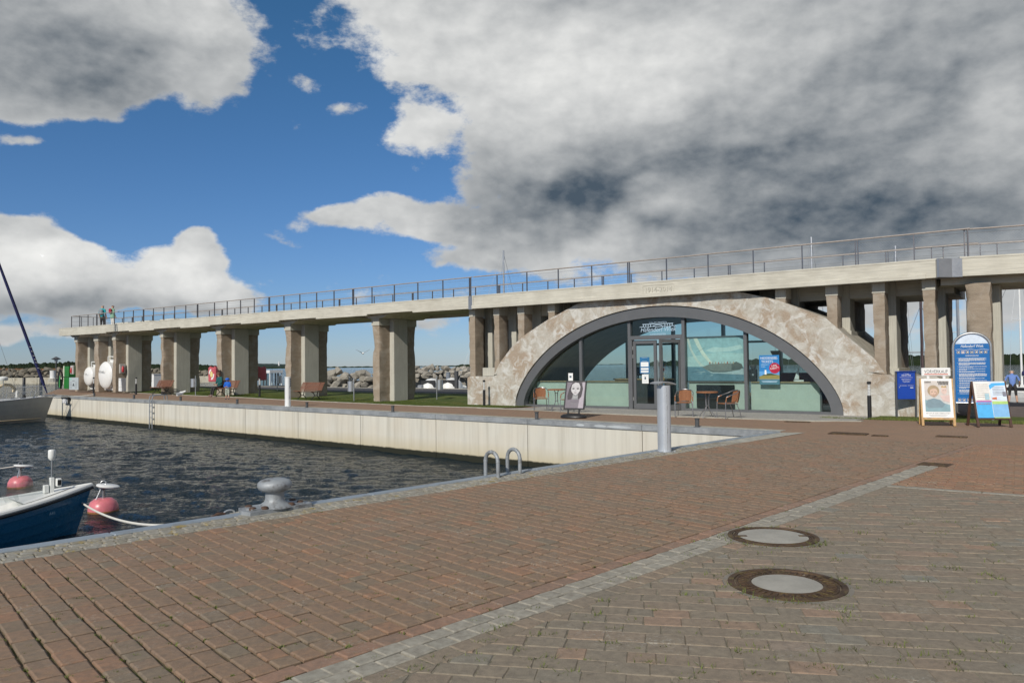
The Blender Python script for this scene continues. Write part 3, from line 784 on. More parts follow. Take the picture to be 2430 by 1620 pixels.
for u0, w in PIERS[2:]: stp_ += [(u0+.15, ZB+.035), (u0+3.05, ZB-.025)]
vp('edge_beam', fascia(-57.19, -20.17, [(-57.0, ZB-.02)]+stp_), m_beam)
mb = MB().box(-57.16, -20.19, DF-.012, DF+.30, ZT+.0, ZT+.05); vp('edge_cap', mb, m_beam)
vp('edge_beam', MB().prism([(-20.03,ZT),(-20.03,ZB-.03),(-2.98,ZB-.03),(-2.98,ZT)], DF, DF+.28, XZ), m_beam)
vp('beam_lip', MB().box(-20.03, -3.25, DF-.035, DF-.002, ZB-.045, ZB+.10, .01), m_beam)
vp('edge_cap', MB().box(-20.01, -2.8, DF-.012, DF+.30, ZT, ZT+.05), m_beam)
m_plate = M('zinc_joint_plate', (.33,.34,.36), .4, .6, var=.08, scale=3)
vp('joint_plate', MB().box(-20.20, -20.0, DF-.02, DF+.02, ZB-.06, ZT+.02), m_plate)
vp('joint_plate', MB().box(-20.0, -19.93, DF-.018, DF+.02, ZB-.04, ZT+.01), m_beam)
# deck slab and rear beam
vp('deck_slab', MB().box(-57.15, -2.6, DF+.281, 28.1, 4.02, 4.34), m_beam)
vp('rear_beam', MB().box(-57.15, -2.6, 28.1, 28.34, 3.88, 4.42), m_beam)
for i in range(len(PIERS)-1):
    a = PIERS[i][0]+PIERS[i][1]; b_ = PIERS[i+1][0]
    if i > 1: vp('drop_panel', MB().box(a+.9, b_-1.6, 25.25, 28.05, 3.93, 4.02), m_beam)
for u0, w in PIERS: vp('cross_head', MB().prism([(u0-.7,4.02),(u0-.12,3.80),(u0+w+.3,3.80),(u0+w+.9,4.02)], 25.2, 28.0, XZ), m_beam)
def rough_pier(u0, u1, v0, v1, z0, z1, seed, chip=.085, cell=.11):
    """worn slab: a box shell whose arrises and faces are knocked about"""
    loop = []; 
    def seg(a, b):
        n = max(1, int((Vector(b)-Vector(a)).length/cell)); return [tuple(Vector(a).lerp(Vector(b), i/n)) for i in range(n)]
    loop = seg((u0,v0),(u1,v0))+seg((u1,v0),(u1,v1))+seg((u1,v1),(u0,v1))+seg((u0,v1),(u0,v0))
    nzv = max(2, int((z1-z0)/cell)); cu, cv = (u0+u1)/2, (v0+v1)/2
    mb = MB(); n = len(loop)
    for j in range(nzv+1):
        z = z0+(z1-z0)*j/nzv
        for (x, y) in loop:
            e = min(abs(x-u0), abs(x-u1)); g = min(abs(y-v0), abs(y-v1))
            corner = max(0, 1-(e+g)/.16)
            k = mnoise.fractal(Vector((x*1.3+seed*7, y*1.3, z*1.5)), 1.0, 2.0, 4)
            k2 = mnoise.noise(Vector((x*.6+seed*3, y*.6, z*.9+seed)))
            lay_ = .015*(1 if math.sin(z*5.2+seed*2+k2*1.5) > .86 else 0)
            d = .012*k+.01*k2-lay_-corner*chip*max(0, .35+1.1*k2+.5*k)
            fall = min(1, (z1-z)/.3)
            dx, dy = (x-cu), (y-cv); 
            nxv = Vector((1 if abs(x-u1) < 1e-6 else -1 if abs(x-u0) < 1e-6 else 0, 1 if abs(y-v1) < 1e-6 else -1 if abs(y-v0) < 1e-6 else 0, 0))
            q = Vector((x, y, z))+nxv*d*fall; mb.v.append(tuple(q))
    for j in range(nzv):
        for i in range(n):
            i2 = (i+1) % n; mb.f.append((j*n+i, j*n+i2, (j+1)*n+i2, (j+1)*n+i)); mb.mi.append(0)
    mb.f.append(tuple(nzv*n+i for i in range(n))); mb.mi.append(0)
    return mb
for i, (u0, w) in enumerate(PIERS):
    z0 = gz(u0)-.12
    p = vp('pier', rough_pier(u0, u0+w, 25.3, 27.75, z0, 3.48, i+1), m_old, smooth=True)
    build('pier_cap', MB().box(u0-.03, u0+w+.03, 25.27, 27.8, 3.47, 3.80), m_colm, p, off=VO)
    build('concrete_column', MB().box(u0-.2, u0+w+.27, 25.98, 26.92, z0, 3.798, .02), m_colm, p, off=VO)
# railings
m_rail = M('rail_steel', (.20,.185,.185), .38, .85, var=.1, scale=8)
m_hand = M('rail_wood', (.33,.29,.26), .6, var=.15, scale=10)
wire_m = M('rail_wire', (.42,.42,.42), .35, .9)
front = [-55.87+i*1.18 for i in range(14)]+[-38.82,-37.61,-36.38,-35.16,-33.91,-32.66,-31.39,-30.1,-28.82,-27.5,-26.19,-24.74,-23.29,-21.82,-20.34,-18.88,-17.39,-15.91,-14.42,-12.91,-11.39,-9.86,-8.31,-6.75,-5.17,-3.57,-2.2]
RV = DF+.24; RT = 5.255
rail = vp('railing', MB().tube([(-55.87,RV,RT),(-20.2,RV,RT)], .024, 8).tube([(-20.12,RV,RT),(-2.15,RV,RT)], .024, 8), m_hand)
def post(u, v, top, z0=4.40, d=.05, double=False):
    mb = MB().box(u-.014, u+.014, v-d/2, v+d/2, z0, top-.02)
    if double: mb.box(u+.055, u+.083, v-d/2, v+d/2, z0, top-.02)
    mb.box(u-.035, u+.035+(.07 if double else 0), v-.045, v+.045, z0, z0+.012); return mb
for i, u in enumerate(front): build('post', post(u, RV, RT, 4.455, double=(i % 5 == 3)), m_rail, rail, off=VO)
for zz in (4.58, 4.86, 5.14): build('cable', MB().tube([(-55.87,RV-.02,zz),(-2.2,RV-.02,zz)], .0045, 5), wire_m, rail, off=VO)
def mesh_net(u0, u1, v, z0, z1, s=.075, w=.0016):
    mb = MB(); h = z1-z0; u = u0-h
    while u < u1:
        for sg in (1, -1):
            a, b_ = (u, u+h) if sg > 0 else (u+h, u)
            za, zb_ = z0, z1
            lo, hi = max(u0, min(a, b_)), min(u1, max(a, b_))
            if hi-lo < .02: continue
            f_ = lambda q: z0+h*((q-a)/(b_-a))
            mb.face([(lo, v, f_(lo)-w),(hi, v, f_(hi)-w),(hi, v, f_(hi)+w),(lo, v, f_(lo)+w)])
        u += s
    return mb
build('wire_mesh', mesh_net(-26.1, -2.2, RV-.02, 4.58, 5.14), wire_m, rail, off=VO, kind='stuff')
back = vp('rear_railing', MB().box(-55.87, -2.2, 28.17, 28.27, 5.22, 5.26), m_hand)
for i in range(40):
    u = -55.2+i*1.36; build('post', post(u, 28.22, 5.24, 4.42, double=(i % 4 == 1)), m_rail, back, off=VO)
for zz in (4.62, 4.9, 5.12): build('cable', MB().tube([(-55.8,28.2,zz),(-2.2,28.2,zz)], .0045, 5), wire_m, back, off=VO)
endr = vp('end_railing', MB().tube([(-55.87,RV,RT),(-55.87,28.2,RT)], .024, 8), m_hand)
for v in (25.7, 26.5, 27.3): build('post', MB().box(-55.9, -55.85, v-.014, v+.014, 4.34, RT), m_rail, endr, off=VO)
for zz in (4.62, 4.9, 5.12): build('cable', MB().tube([(-55.87,RV,zz),(-55.87,28.2,zz)], .0045, 5), wire_m, endr, off=VO)
# deck benches seen through the railing
for x in (305, 355, 415): 
    u = bu(x, 27.2, 770); vp('deck_plinth', MB().box(u-.9, u+.9, 26.7, 27.4, 4.34, 4.74), m_beam)
# right-hand approach, turning away at the joint
AR = R(-23.3); rr_off = B(-2.62, DF, 0)
app = thing('approach_ramp', 'concrete walkway bending off beyond the grey joint cover, with steel railing', 'walkway', rr_off, AR)
build('edge_beam', MB().box(.28, 9, 0, .28, ZB-.03, ZT), m_beam, app)
build('edge_cap', MB().box(.22, 9, -.012, .3, ZT, ZT+.05), m_beam, app)
build('deck_slab', MB().box(-.3, 9, .281, 3.4, 4.02, 4.34), m_beam, app)
build('rear_beam', MB().box(-.6, 9, 3.4, 3.64, 3.88, 4.42), m_beam, app)
build('soffit_beam', MB().box(-.2, 9, .55, 3.2, 3.72, 4.019), m_beam, app)
Tj = app.matrix_world.inverted()
build('joint_plate', MB().prism([(-.37,-.22),(-.32,-.25),(.02,-.06),(.28,-.03),(.28,.02),(-.1,.3),(-.37,.3)], ZB-.05, ZT+.012), m_plate, app)
ap = build('railing', MB().tube([(.35,.24,RT),(9,.24,RT)], .024, 8), m_hand, app)
for x in (.38,.46,1.9,3.4,4.9,6.4): build('post', post(x, .24, RT, 4.455), m_rail, ap)
for zz in (4.58,4.86,5.14): build('cable', MB().tube([(.35,.22,zz),(9,.22,zz)], .0045, 5), wire_m, ap)
build('wire_mesh', mesh_net(.4, 9, .22, 4.58, 5.14), wire_m, ap, kind='stuff')
ap = build('rear_railing', MB().box(-.6, 9, 3.46, 3.56, 5.22, 5.26), m_hand, app)
for x in (.2,1.7,3.2,4.7,6.2): build('post', post(x, 3.51, 5.24, 4.42), m_rail, ap)
# ================================================================== arch with the harbour office
OO = (-11.85, 25.1, 0)
off_ = thing('harbour_office', 'weathered concrete arch glazed with a dark grey frame as harbour office', 'building', B(*OO), AB)
def op(name, mb, mat, parent=off_, smooth=False): return build(name, mb, mat, parent, smooth, off=OO)
def arc(hw, h, c=-11.86):
    Rr = (hw*hw+h*h)/(2*h)
    def z(u):
        dx = min(hw, abs(u-c)); e = math.sqrt(max(0, 1-(dx/hw)**2)); q = (math.sqrt(Rr*Rr-dx*dx)-(Rr-h))/h; return h*(.5*e+.5*q)
    def pts(n, zb=-.15):
        r = [(c-hw, zb)]
        for i in range(n+1):
            u = c-hw*math.cos(math.pi*i/n); r.append((u, z(u)+.0))
        return r+[(c+hw, zb)]
    return z, pts
zA0, pA0 = arc(6.22, 3.60); zA1, pA1 = arc(5.84, 3.20)
AF, ABK = 25.1, 29.3
OUT = [(-20.55,-.15),(-20.55,.6),(-20.55,1.08),(-19.15,1.12),(-18.87,1.6),(-18.16,2.35),(-17.51,2.78),(-16.52,3.28),(-15.08,3.86),(-14.2,4.0),(-9.6,4.0),(-8.74,3.88),(-7.61,3.57),(-6.11,2.92),(-5.74,2.56),(-4.73,1.63),(-4.41,1.12),(-3.0,1.08),(-3.0,.5),(-3.0,-.15)]
def resample(pl, n):
    L = [0]
    for a, b_ in zip(pl, pl[1:]): L.append(L[-1]+math.dist(a, b_))
    r = []; j = 0
    for i in range(n+1):
        t = L[-1]*i/n
        while j < len(L)-2 and L[j+1] < t: j += 1
        f_ = (t-L[j])/max(1e-9, L[j+1]-L[j]); r.append((pl[j][0]+(pl[j+1][0]-pl[j][0])*f_, pl[j][1]+(pl[j+1][1]-pl[j][1])*f_))
    return r
def plaster_mat():
    m, nt, b = new_mat('weathered_plaster'); k = NT(nt); p = k.n('ShaderNodeTexCoord').outputs['Object']
    big = k.noise(p, .9, 8, .68, .3); sw = k.noise(p, 2.6, 9, .66, .9); fine = k.noise(p, 42, 4, .7); mid = k.noise(p, 6, 6, .65)
    c = k.ramp(mid, [(.3,(.40,.365,.31)),(.5,(.485,.455,.395)),(.7,(.54,.515,.46))])
    brown = k.ramp(fine, [(.28,(.25,.185,.13)),(.48,(.385,.31,.235)),(.66,(.43,.355,.28)),(.74,(.70,.67,.60))])
    c = k.mix(k.math('MULTIPLY', k.ramp(big, [(.48,(0,0,0)),(.58,(1,1,1))]), 1.0), c, brown)
    c = k.mix(k.math('MULTIPLY', k.ramp(sw, [(.50,(0,0,0)),(.61,(1,1,1))]), .88), c, (.61,.60,.56))
    c = k.mix(k.math('MULTIPLY', k.ramp(k.noise(p, 3.4, 8, .68, .7), [(.58,(0,0,0)),(.72,(1,1,1))]), .5), c, (.36,.345,.305))
    k.l(c, b.inputs['Base Color']); b.inputs['Roughness'].default_value = .95; b.inputs['Specular IOR Level'].default_value = .2
    k.l(k.bump(k.math('ADD', k.math('MULTIPLY', sw, 1.0), k.math('MULTIPLY', fine, .5)), .75, .045), b.inputs['Normal']); return m
m_plas = plaster_mat()
NA = 150
inn = resample(pA0(60), NA); outp = resample(OUT, NA)
mb = MB()
def wall_pt(t, s_):
    i = min(NA-1, int(t*NA)); f_ = t*NA-i
    a = (inn[i][0]+(inn[i+1][0]-inn[i][0])*f_, inn[i][1]+(inn[i+1][1]-inn[i][1])*f_); b_ = (outp[i][0]+(outp[i+1][0]-outp[i][0])*f_, outp[i][1]+(outp[i+1][1]-outp[i][1])*f_)
    u, z = a[0]+(b_[0]-a[0])*s_, a[1]+(b_[1]-a[1])*s_
    d = .028*mnoise.fractal(Vector((u*1.1, z*1.1, 3)), 1, 2, 5)*(min(1, s_*6)) if 0 < s_ < 1 else 0
    return (u, AF-d, z)
mb.grid(lambda a, b: wall_pt(a, b), NA*2, 16)
arch = op('arch_wall', mb, m_plas, smooth='all')
mb = MB()
for (a, b_) in zip(outp, outp[1:]):
    mb.face([(a[0],AF,a[1]),(b_[0],AF,b_[1]),(b_[0],ABK,b_[1]),(a[0],ABK,a[1])])
build('arch_back', mb, M('arch_top_concrete', (.36,.335,.28), .95, var=.2, scale=3, bump=.4), arch, off=OO)
mb = MB()
for (a, b_) in zip(inn, inn[1:]):
    mb.face([(a[0],AF,a[1]),(a[0],AF+.5,a[1]),(b_[0],AF+.5,b_[1]),(b_[0],AF,b_[1])])
build('arch_reveal', mb, m_plas, arch, off=OO)
# dark grey frame band, in four bent sheets
m_frame = M('dark_grey_frame', (.135,.138,.142), .45, .25, var=.05, scale=3)
o_, i_ = resample(pA0(60), 120), resample(pA1(60), 120)
for a0, a1 in ((0,37),(37,60),(60,82),(82,120)):
    mb = MB()
    for j in range(a0, a1):
        sh = .012
        def P(q, v): return (q[0], v, q[1])
        A, Bq, C_, D_ = o_[j], o_[j+1], i_[j+1], i_[j]
        k_ = .985
        sc = lambda q: (-11.86+(q[0]+11.86)*.9965, q[1]-.022)
        A, Bq = sc(A), sc(Bq)
        mb.face([P(D_,AF+.06),P(C_,AF+.06),P(Bq,AF+.06),P(A,AF+.06)])
        mb.face([P(C_,AF+.06),P(D_,AF+.06),P(D_,AF+.4),P(C_,AF+.4)])
        mb.face([P(A,AF+.06),P(Bq,AF+.06),P(Bq,AF+.4),P(A,AF+.4)])
        if j == a0: mb.face([P(D_,AF+.06),P(A,AF+.06),P(A,AF+.4),P(D_,AF+.4)])
    op('frame_band', mb, m_frame)
def glass_mat():
    m, nt, b = new_mat('tinted_glass'); k = NT(nt); nt.nodes.remove(b)
    tr = k.n('ShaderNodeBsdfTransparent'); tr.inputs[0].default_value = (.72,.82,.80,1)
    gl = k.n('ShaderNodeBsdfGlossy'); gl.inputs['Roughness'].default_value = .01; gl.inputs[0].default_value = (.85,.95,.95,1)
    fr = k.n('ShaderNodeFresnel'); fr.inputs[0].default_value = 1.5
    mx = k.n('ShaderNodeMixShader'); k.l(k.math('MULTIPLY', fr.outputs[0], 1.5, clamp=True), mx.inputs[0]); k.l(tr.outputs[0], mx.inputs[1]); k.l(gl.outputs[0], mx.inputs[2])
    k.l(mx.outputs[0], nt.nodes['Material Output'].inputs[0]); return m
m_glass = glass_mat()
MU = [-17.70, -15.12, -13.04, -10.93, -8.73, -6.02]
GV = AF+.30
def pane(u0, u1, z0, v, top=None, n=14):
    pts = [(u0, v, z0), (u1, v, z0)]+[(u0+(u1-u0)*i/n, v, (zA1(u0+(u1-u0)*i/n)-.005) if top is None else top) for i in range(n, -1, -1)]
    return MB().face(pts)
DT = 2.40
for i, (a, b_) in enumerate(zip(MU, MU[1:])):
    a2, b2 = a+.06, b_-.06
    if i == 2: op('window_pane', pane(a2, b2, DT+.16, GV), m_glass)
    else: op('window_pane', pane(a2, b2, -.05, GV), m_glass)
for u in MU[1:-1]: op('mullion', MB().box(u-.055, u+.055, AF+.20, AF+.40, -.15, zA1(u)+.05), m_frame)
op('mullion', MB().box(-6.42, -6.36, AF+.38, AF+.5, -.15, .85), m_frame)
for a, b_ in ((-17.7,-13.1),(-10.87,-6.02)): op('bottom_rail', MB().box(a, b_, AF+.18, AF+.42, -.16, -.03), m_frame)
op('transom', MB().box(-12.985, -10.985, AF+.19, AF+.41, DT+.02, DT+.16), m_frame)
op('door_frame', MB().box(-12.985, -10.985, AF+.20, AF+.40, -.16, -.10).box(-12.985,-12.93,AF+.2,AF+.4,-.1,DT+.02).box(-11.04,-10.985,AF+.2,AF+.4,-.1,DT+.02), m_frame)
def door_leaf(name, hinge_u, dirx, swing, parent=off_):
    T = Matrix.Translation((hinge_u, AF+.30, 0)) @ Matrix.Rotation(swing, 4, 'Z'); W = .93*dirx; s0, s1 = (0, W) if W > 0 else (W, 0)
    mb = MB(); x0, x1 = s0, s1
    mb.box(x0, x0+.11, -.035, .035, -.09, DT-.01, .004, T).box(x1-.11, x1, -.035, .035, -.09, DT-.01, .004, T).box(x0+.11, x1-.11, -.035, .035, -.09, .10, 0, T).box(x0+.11, x1-.11, -.035, .035, DT-.13, DT-.01, 0, T)
    d = op(name, mb, m_frame, parent)
    g = MB().face([T @ Vector(q) for q in ((x0+.1,0,.09),(x1-.1,0,.09),(x1-.1,0,DT-.12),(x0+.1,0,DT-.12))]); build('door_pane', g, m_glass, d, off=OO)
    hx = W-.06*dirx
    build('pull_handle', MB().tube([T @ Vector((hx,-.045,.15)), T @ Vector((hx,-.09,.15)), T @ Vector((hx,-.09,2.1)), T @ Vector((hx,-.045,2.1))], .014, 8), m_rail, d, off=OO) if swing else None
    for zz in (.2, 1.75, 2.05): build('hinge', MB().box(-.014, .014, -.06, -.036, zz, zz+.13, .003, T), M('bright_hinge', (.62,.62,.60), .35, .8), d, off=OO)
    return d
door_leaf('door', -12.92, 1, 0.0); door_leaf('open_door', -11.06, -1, R(62))
# rear glazing and vault lining, floor
m_vault = M('vault_lining', (.30,.285,.235), .9, var=.1, scale=2)
mb = MB(); vi = resample(pA1(40), 60)
for (a, b_) in zip(vi, vi[1:]): mb.face([(a[0],AF+.42,a[1]),(a[0],ABK,a[1]),(b_[0],ABK,b_[1]),(b_[0],AF+.42,b_[1])])
op('vault', mb, m_vault)
op('floor', MB().box(-17.6, -6.1, AF+.43, ABK+.5, -.3, -.08), M('office_floor', (.10,.085,.07), .5, var=.1))
for i, (a, b_) in enumerate(zip(MU, MU[1:])): op('rear_pane', pane(a+.05, b_-.05, -.05, ABK-.1), m_glass)
for u in MU[1:-1]: op('rear_mullion', MB().box(u-.05, u+.05, ABK-.2, ABK, -.1, zA1(u)), m_frame)
op('rear_transom', MB().box(-15.07, -13.09, ABK-.19, ABK-.01, 2.3, 2.38).box(-12.99,-10.98,ABK-.19,ABK-.01,2.3,2.38).box(-10.88,-8.78,ABK-.19,ABK-.01,2.3,2.38), m_frame)
mb = MB(); 
for (a, b_) in zip(outp, outp[1:]): pass
fo = resample(pA1(60), NA)
for j in range(NA): mb.face([(fo[j][0],ABK,fo[j][1]),(outp[j][0],ABK,outp[j][1]),(outp[j+1][0],ABK,outp[j+1][1]),(fo[j+1][0],ABK,fo[j+1][1])])
op('rear_wall', mb, MATS['arch_top_concrete'])
# parapet panels behind the glass
m_panel = M('pale_parapet', (.58,.62,.55), .8, var=.06, scale=2.5, bump=.1)
m_sill = M('sill_wood', (.40,.28,.15), .6, var=.2, scale=12)
for a, b_ in ((-17.35,-13.12),(-10.86,-8.79),(-8.66,-6.45)):
    z1 = .87
    op('parapet', MB().box(a, b_, AF+.50, AF+.62, -.08, z1), m_panel)
    op('window_sill', MB().box(a+.02, b_-.02, AF+.43, AF+.80, z1+.001, z1+.035), m_sill)
# lettering on the glass over the door, and the same on the rear glass
m_let = M('pale_blue_lettering', (.42,.55,.66), .5, var=.02)
def logo(parent, cx, zc, v, mir, mat, bottom=True, back=False):
    def L(x, y): return Matrix.Translation((x-OO[0], v-OO[1], y)) @ UPRIGHT
    text_part('lettering', 'YACHTHAFEN', .12, mat, parent, L(cx, zc+.235), .70, mirror=mir)
    text_part('lettering', 'Hafendorf Wiek', .23, mat, parent, L(cx, zc-.06), 1.38, shear=.25, mirror=mir)
    if bottom: text_part('lettering', 'HAFENMEISTER', .085, mat, parent, L(cx, zc-.19), .62, mirror=mir)
    mb = MB(); y0 = zc+.135
    mb.box(cx-.60, cx+.60, v-.001, v+.001, y0+.065, y0+.088)
    for q in range(13):
        x = cx-.56+q*.0935
        if abs(x-cx) > .2: mb.box(x-.012, x+.012, v-.001, v+.001, y0-.005, y0+.065)
    for q in range(12):
        a = math.pi*q/12; a2 = math.pi*(q+1)/12
        mb.face([(cx-.19*math.cos(a), v, y0-.005+.05*math.sin(a)),(cx-.19*math.cos(a2), v, y0-.005+.05*math.sin(a2)),(cx-.15*math.cos(a2), v, y0-.005+.03*math.sin(a2)),(cx-.15*math.cos(a), v, y0-.005+.03*math.sin(a))])
    for q in range(20):
        xa, xb = cx-.72+q*.072, cx-.72+(q+1)*.072
        mb.face([(xa, v, y0-.03+.012*math.sin(q*1.1)),(xb, v, y0-.03+.012*math.sin(q*1.1+1.1)),(xb, v, y0-.012+.012*math.sin(q*1.1+1.1)),(xa, v, y0-.012+.012*math.sin(q*1.1))])
    build('bridge_emblem', mb, mat, parent, off=OO)
logo(off_, -11.93, 2.76, GV-.012, False, m_let)
logo(off_, -9.75+.3, 2.72, ABK-.115, True, M('dark_lettering', (.05,.06,.07), .6), False)
# relief 1914-2014 on the beam
text_part('relief_date', '1914-2014', .25, m_beam, off_, Matrix.Translation((bp(1562,690,DF)[0]-OO[0], DF-.016-OO[1], 4.07)) @ UPRIGHT, 1.0)
ud = bp(1562,690,DF)[0]
op('relief_border', MB().box(ud-.6,ud+.6,DF-.012,DF-.001,4.30,4.325).box(ud-.6,ud-.58,DF-.012,DF-.001,4.05,4.30).box(ud+.58,ud+.6,DF-.012,DF-.001,4.05,4.30), m_beam)
text_part('relief_date', '1914-2014', .25, M('relief_painted_shade', (.36,.34,.28), .9), off_, Matrix.Translation((ud-OO[0]+.006, DF-.004-OO[1], 4.064)) @ UPRIGHT, 1.0)  # darker copy set slightly off the raised date: its shadow painted as colour
# spandrel columns standing on the arch, on both flanks
def ext_z(u):
    for (a, za), (b_, zb_) in zip(OUT, OUT[1:]):
        if a <= u <= b_ and b_ > a: return za+(zb_-za)*(u-a)/(b_-a)
    return 0.5
SC_ = [(-20.46,.30,1),(-19.17,.28,1),(-17.95,.32,1),(-16.48,.30,1),(-7.64,.31,0),(-6.09,.34,0),(-4.75,.34,0),(-3.40,.33,0)]
for i, (u0, w, lf) in enumerate(SC_):
    zb_ = min(ext_z(u0), ext_z(u0+w))-.15
    if i == 7: zb_ = .9
    c = op('spandrel_column', rough_pier(u0, u0+w, 25.16, 25.75, zb_, 3.62, 20+i, .03), m_old, smooth=True)
    build('column_head', MB().box(u0-.012, u0+w+.012, 25.148, 25.78, 3.60, 3.96), m_colm, c, off=OO)
    build('rear_column', MB().box(u0+.02, u0+w+.14, 26.15, 26.85, zb_-.1, 4.0, .015), m_colm, c, off=OO)
    build('rear_column', rough_pier(u0, u0+w, 26.86, 28.0 if lf else 29.2, zb_-.1, 4.0, 40+i, .03), m_old, c, True, off=OO)
    if u0+w > -6.5 or u0 < -18.5: build('plinth', MB().box(u0-.06, u0+w+.2, 26.0, 28.0, -.1, max(.3, zb_+.1)+(.25 if i in (6,7) else 0)), m_colm, c, off=OO)
op('flank_beam', MB().box(-20.5, -15.3, 26.2, 28.0, 3.55, 4.01), m_beam); op('flank_beam', MB().box(-8.5, -2.7, 26.2, 29.25, 3.55, 4.01), m_beam)
op('low_wall', MB().box(-19.9, -19.25, 25.32, 27.6, 1.0, 1.45), m_colm)
op('end_pier', rough_pier(-20.78, -20.5, 25.5, 28.0, -.1, 3.6, 60), m_old, smooth=True)
op('end_pier', rough_pier(-2.33, -1.70, 25.2, 25.8, -.15, 3.72, 61, .07), m_old, smooth=True)
op('end_column', MB().box(-2.05, bu(2381,26.9,800), 26.1, 26.9, -.15, 3.72, .02), m_colm)
op('end_pier', rough_pier(-2.30, -1.75, 27.0, 28.0, -.15, 3.72, 62, .04), m_old, smooth=True)
op('grey_downpipe', MB().tube([(-2.65,25.5,1.62),(-2.1,25.0,1.2),(-1.9,24.85,1.0)], .05, 10), M('galvanised', (.42,.43,.44), .4, .7))
# ================================================================== things
def C_(name, c, **k): return M(name, c, **k)
m_black = C_('black_paint', (.018,.018,.019), rough=.45)
m_dgrey = C_('dark_grey_paint', (.075,.077,.08), rough=.5)
m_alu = C_('brushed_aluminium', (.52,.53,.55), rough=.38, metal=.75, var=.06, scale=4)
m_alu2 = C_('pale_aluminium', (.55,.58,.62), rough=.35, metal=.35, var=.05, scale=4)
m_white = C_('white_paint', (.78,.78,.76), rough=.4, var=.04)
m_bench = C_('bench_wood', (.20,.088,.052), rough=.55, var=.25, scale=14)
m_galv = MATS['galvanised']
m_skin = C_('skin', (.50,.30,.21), rough=.55, var=.05)
def faces(P, tgt=None):                      # yaw so that local -Y looks at tgt (default: the camera spot)
    d = (Vector((0,0,0)) if tgt is None else tgt)-P; return math.atan2(d.y, d.x)+math.pi/2
# ---- quay bollards
bol = None
spots = [(223.7,940.8),(318,946),(428.6,951),(563,958.3),(728.3,966.6),(932.2,977.1),(1273.7,994.2),(1654.6,1012.6)]
where = ['short dark quay bollard with a white rope made fast to it','short dark quay bollard between the roped bollard and the ladder','short dark quay bollard with a gull perched on it','short dark quay bollard in front of the child in blue',
         'short dark quay bollard beside the slim white power pedestal','short dark quay bollard across the path from the lawn litter bin','short dark quay bollard between the tilted poster stand and the left cafe chair','short dark quay bollard in front of the right-hand cafe table']
for (x, y), lab in zip(spots, where):
    P = gp(x, y)
    if bol is None:
        bol = thing('quay_bollard', lab, 'bollard', P, AQ, 'short bollards along the far quay')
        build('shaft', MB().lathe([(.052,-.02),(.052,.185),(.057,.19)], 16), m_dgrey, bol, True); build('cap', MB().lathe([(.066,.19),(.068,.205),(.06,.213),(.01,.214)], 16), m_dgrey, bol, True)
        build('base_plate', MB().box(-.07,.07,-.07,.07,-.02,.006), m_dgrey, bol)
    else:
        o = copy_tree(bol); o.location = P; o['label'] = lab
# ---- light bollards
m_lens = C_('louvre_metal', (.60,.62,.63), rough=.3, metal=.6, var=.03)
def light_bollard(P, lab, h=1.04):
    t = thing('light_bollard', lab, 'bollard light', P, AB, 'black bollard lights'); 
    build('shaft', MB().lathe([(.056,-.15),(.056,h*.615),(.05,h*.62)], 18), m_black, t, True)
    build('light_column', MB().lathe([(.034,h*.62),(.034,h*.93)], 14), m_white, t, True)
    for i in range(7): build('louvre', MB().lathe([(.05,h*(.645+i*.042)),(.03,h*(.66+i*.042))], 16), m_lens, t, True)
    build('cap', MB().lathe([(.054,h*.93),(.056,h*.94),(.056,h*.985),(.04,h),(.005,h)], 18), m_black, t, True)
    return t
light_bollard(gpf(2064,992), 'black bollard light with silver louvres beside the blue letterbox')
PL = B(bu(1149,24.66,945),24.66,0); PL.z = grass_h(PL.dot(U), PL.dot(N)); light_bollard(PL, 'black bollard light with its shadow on the left foot of the arch')
def bspot(x, v): u = bu(x, v, 925); return B(u, v, grass_h(u, v) if -55 < u < -18 else gz(u))
P = gpf(616,942); light_bollard(P, 'black bollard light on the lawn next to the red lifebuoy box')
light_bollard(bspot(323,24.5), 'black bollard light before the last pier with the fire extinguisher')
light_bollard(bspot(222,24.4), 'black bollard light between the two white tanks')
light_bollard(B(bu(829,33.5,915),33.5,.0), 'black bollard light behind the lawn by the asphalt lane')
# ---- benches
def bench_at(P, lab, rz):
    t = thing('park_bench', lab, 'bench', P, rz, 'slatted benches on the lawn')
    W = 1.55
    for i in range(5): build('slat', MB().box(-W/2, W/2, -.40+i*.085, -.33+i*.085, .42-.006*i, .45-.006*i, .005), m_bench, t)
    for i in range(6):
        z = .47+i*.066; y = .03+i*.032+(.02 if i == 5 else 0)
        build('back_slat', MB().box(-W/2, W/2, y-.012, y+.012, z, z+.056, .004), m_bench, t)
    for x in (-.48, .48):
        mb = MB()
        mb.tube([(x,-.42,-.02),(x,-.34,.10),(x,-.18,.22),(x,-.24,.34),(x,-.38,.41)], .022, 6).tube([(x,.22,-.02),(x,.12,.10),(x,-.02,.22),(x,.0,.34),(x,.03,.42),(x,.12,.65),(x,.22,.84)], .022, 6)
        mb.tube([(x,-.18,.22),(x,-.02,.22)], .022, 6).tube([(x,-.40,.405),(x,.03,.405)], .018, 6)
        build('leg_frame', mb, m_black, t, True)
    return t
P3 = gpf(737,948.5); bench_at(P3, 'slatted red-brown bench standing empty beside the slim white power pedestal', AB+.05)
P2 = B(bu(541,24.9,938),24.9,0); P2.z = grass_h(P2.dot(U), P2.dot(N)); bench_at(P2, 'slatted red-brown bench with the woman in teal sitting on it', AB+.05)
P1 = B(bu(388,25.0,932),25.0,0); P1.z = grass_h(P1.dot(U), P1.dot(N)); bench_at(P1, 'slatted red-brown empty bench behind the quay ladder', AB+.05)
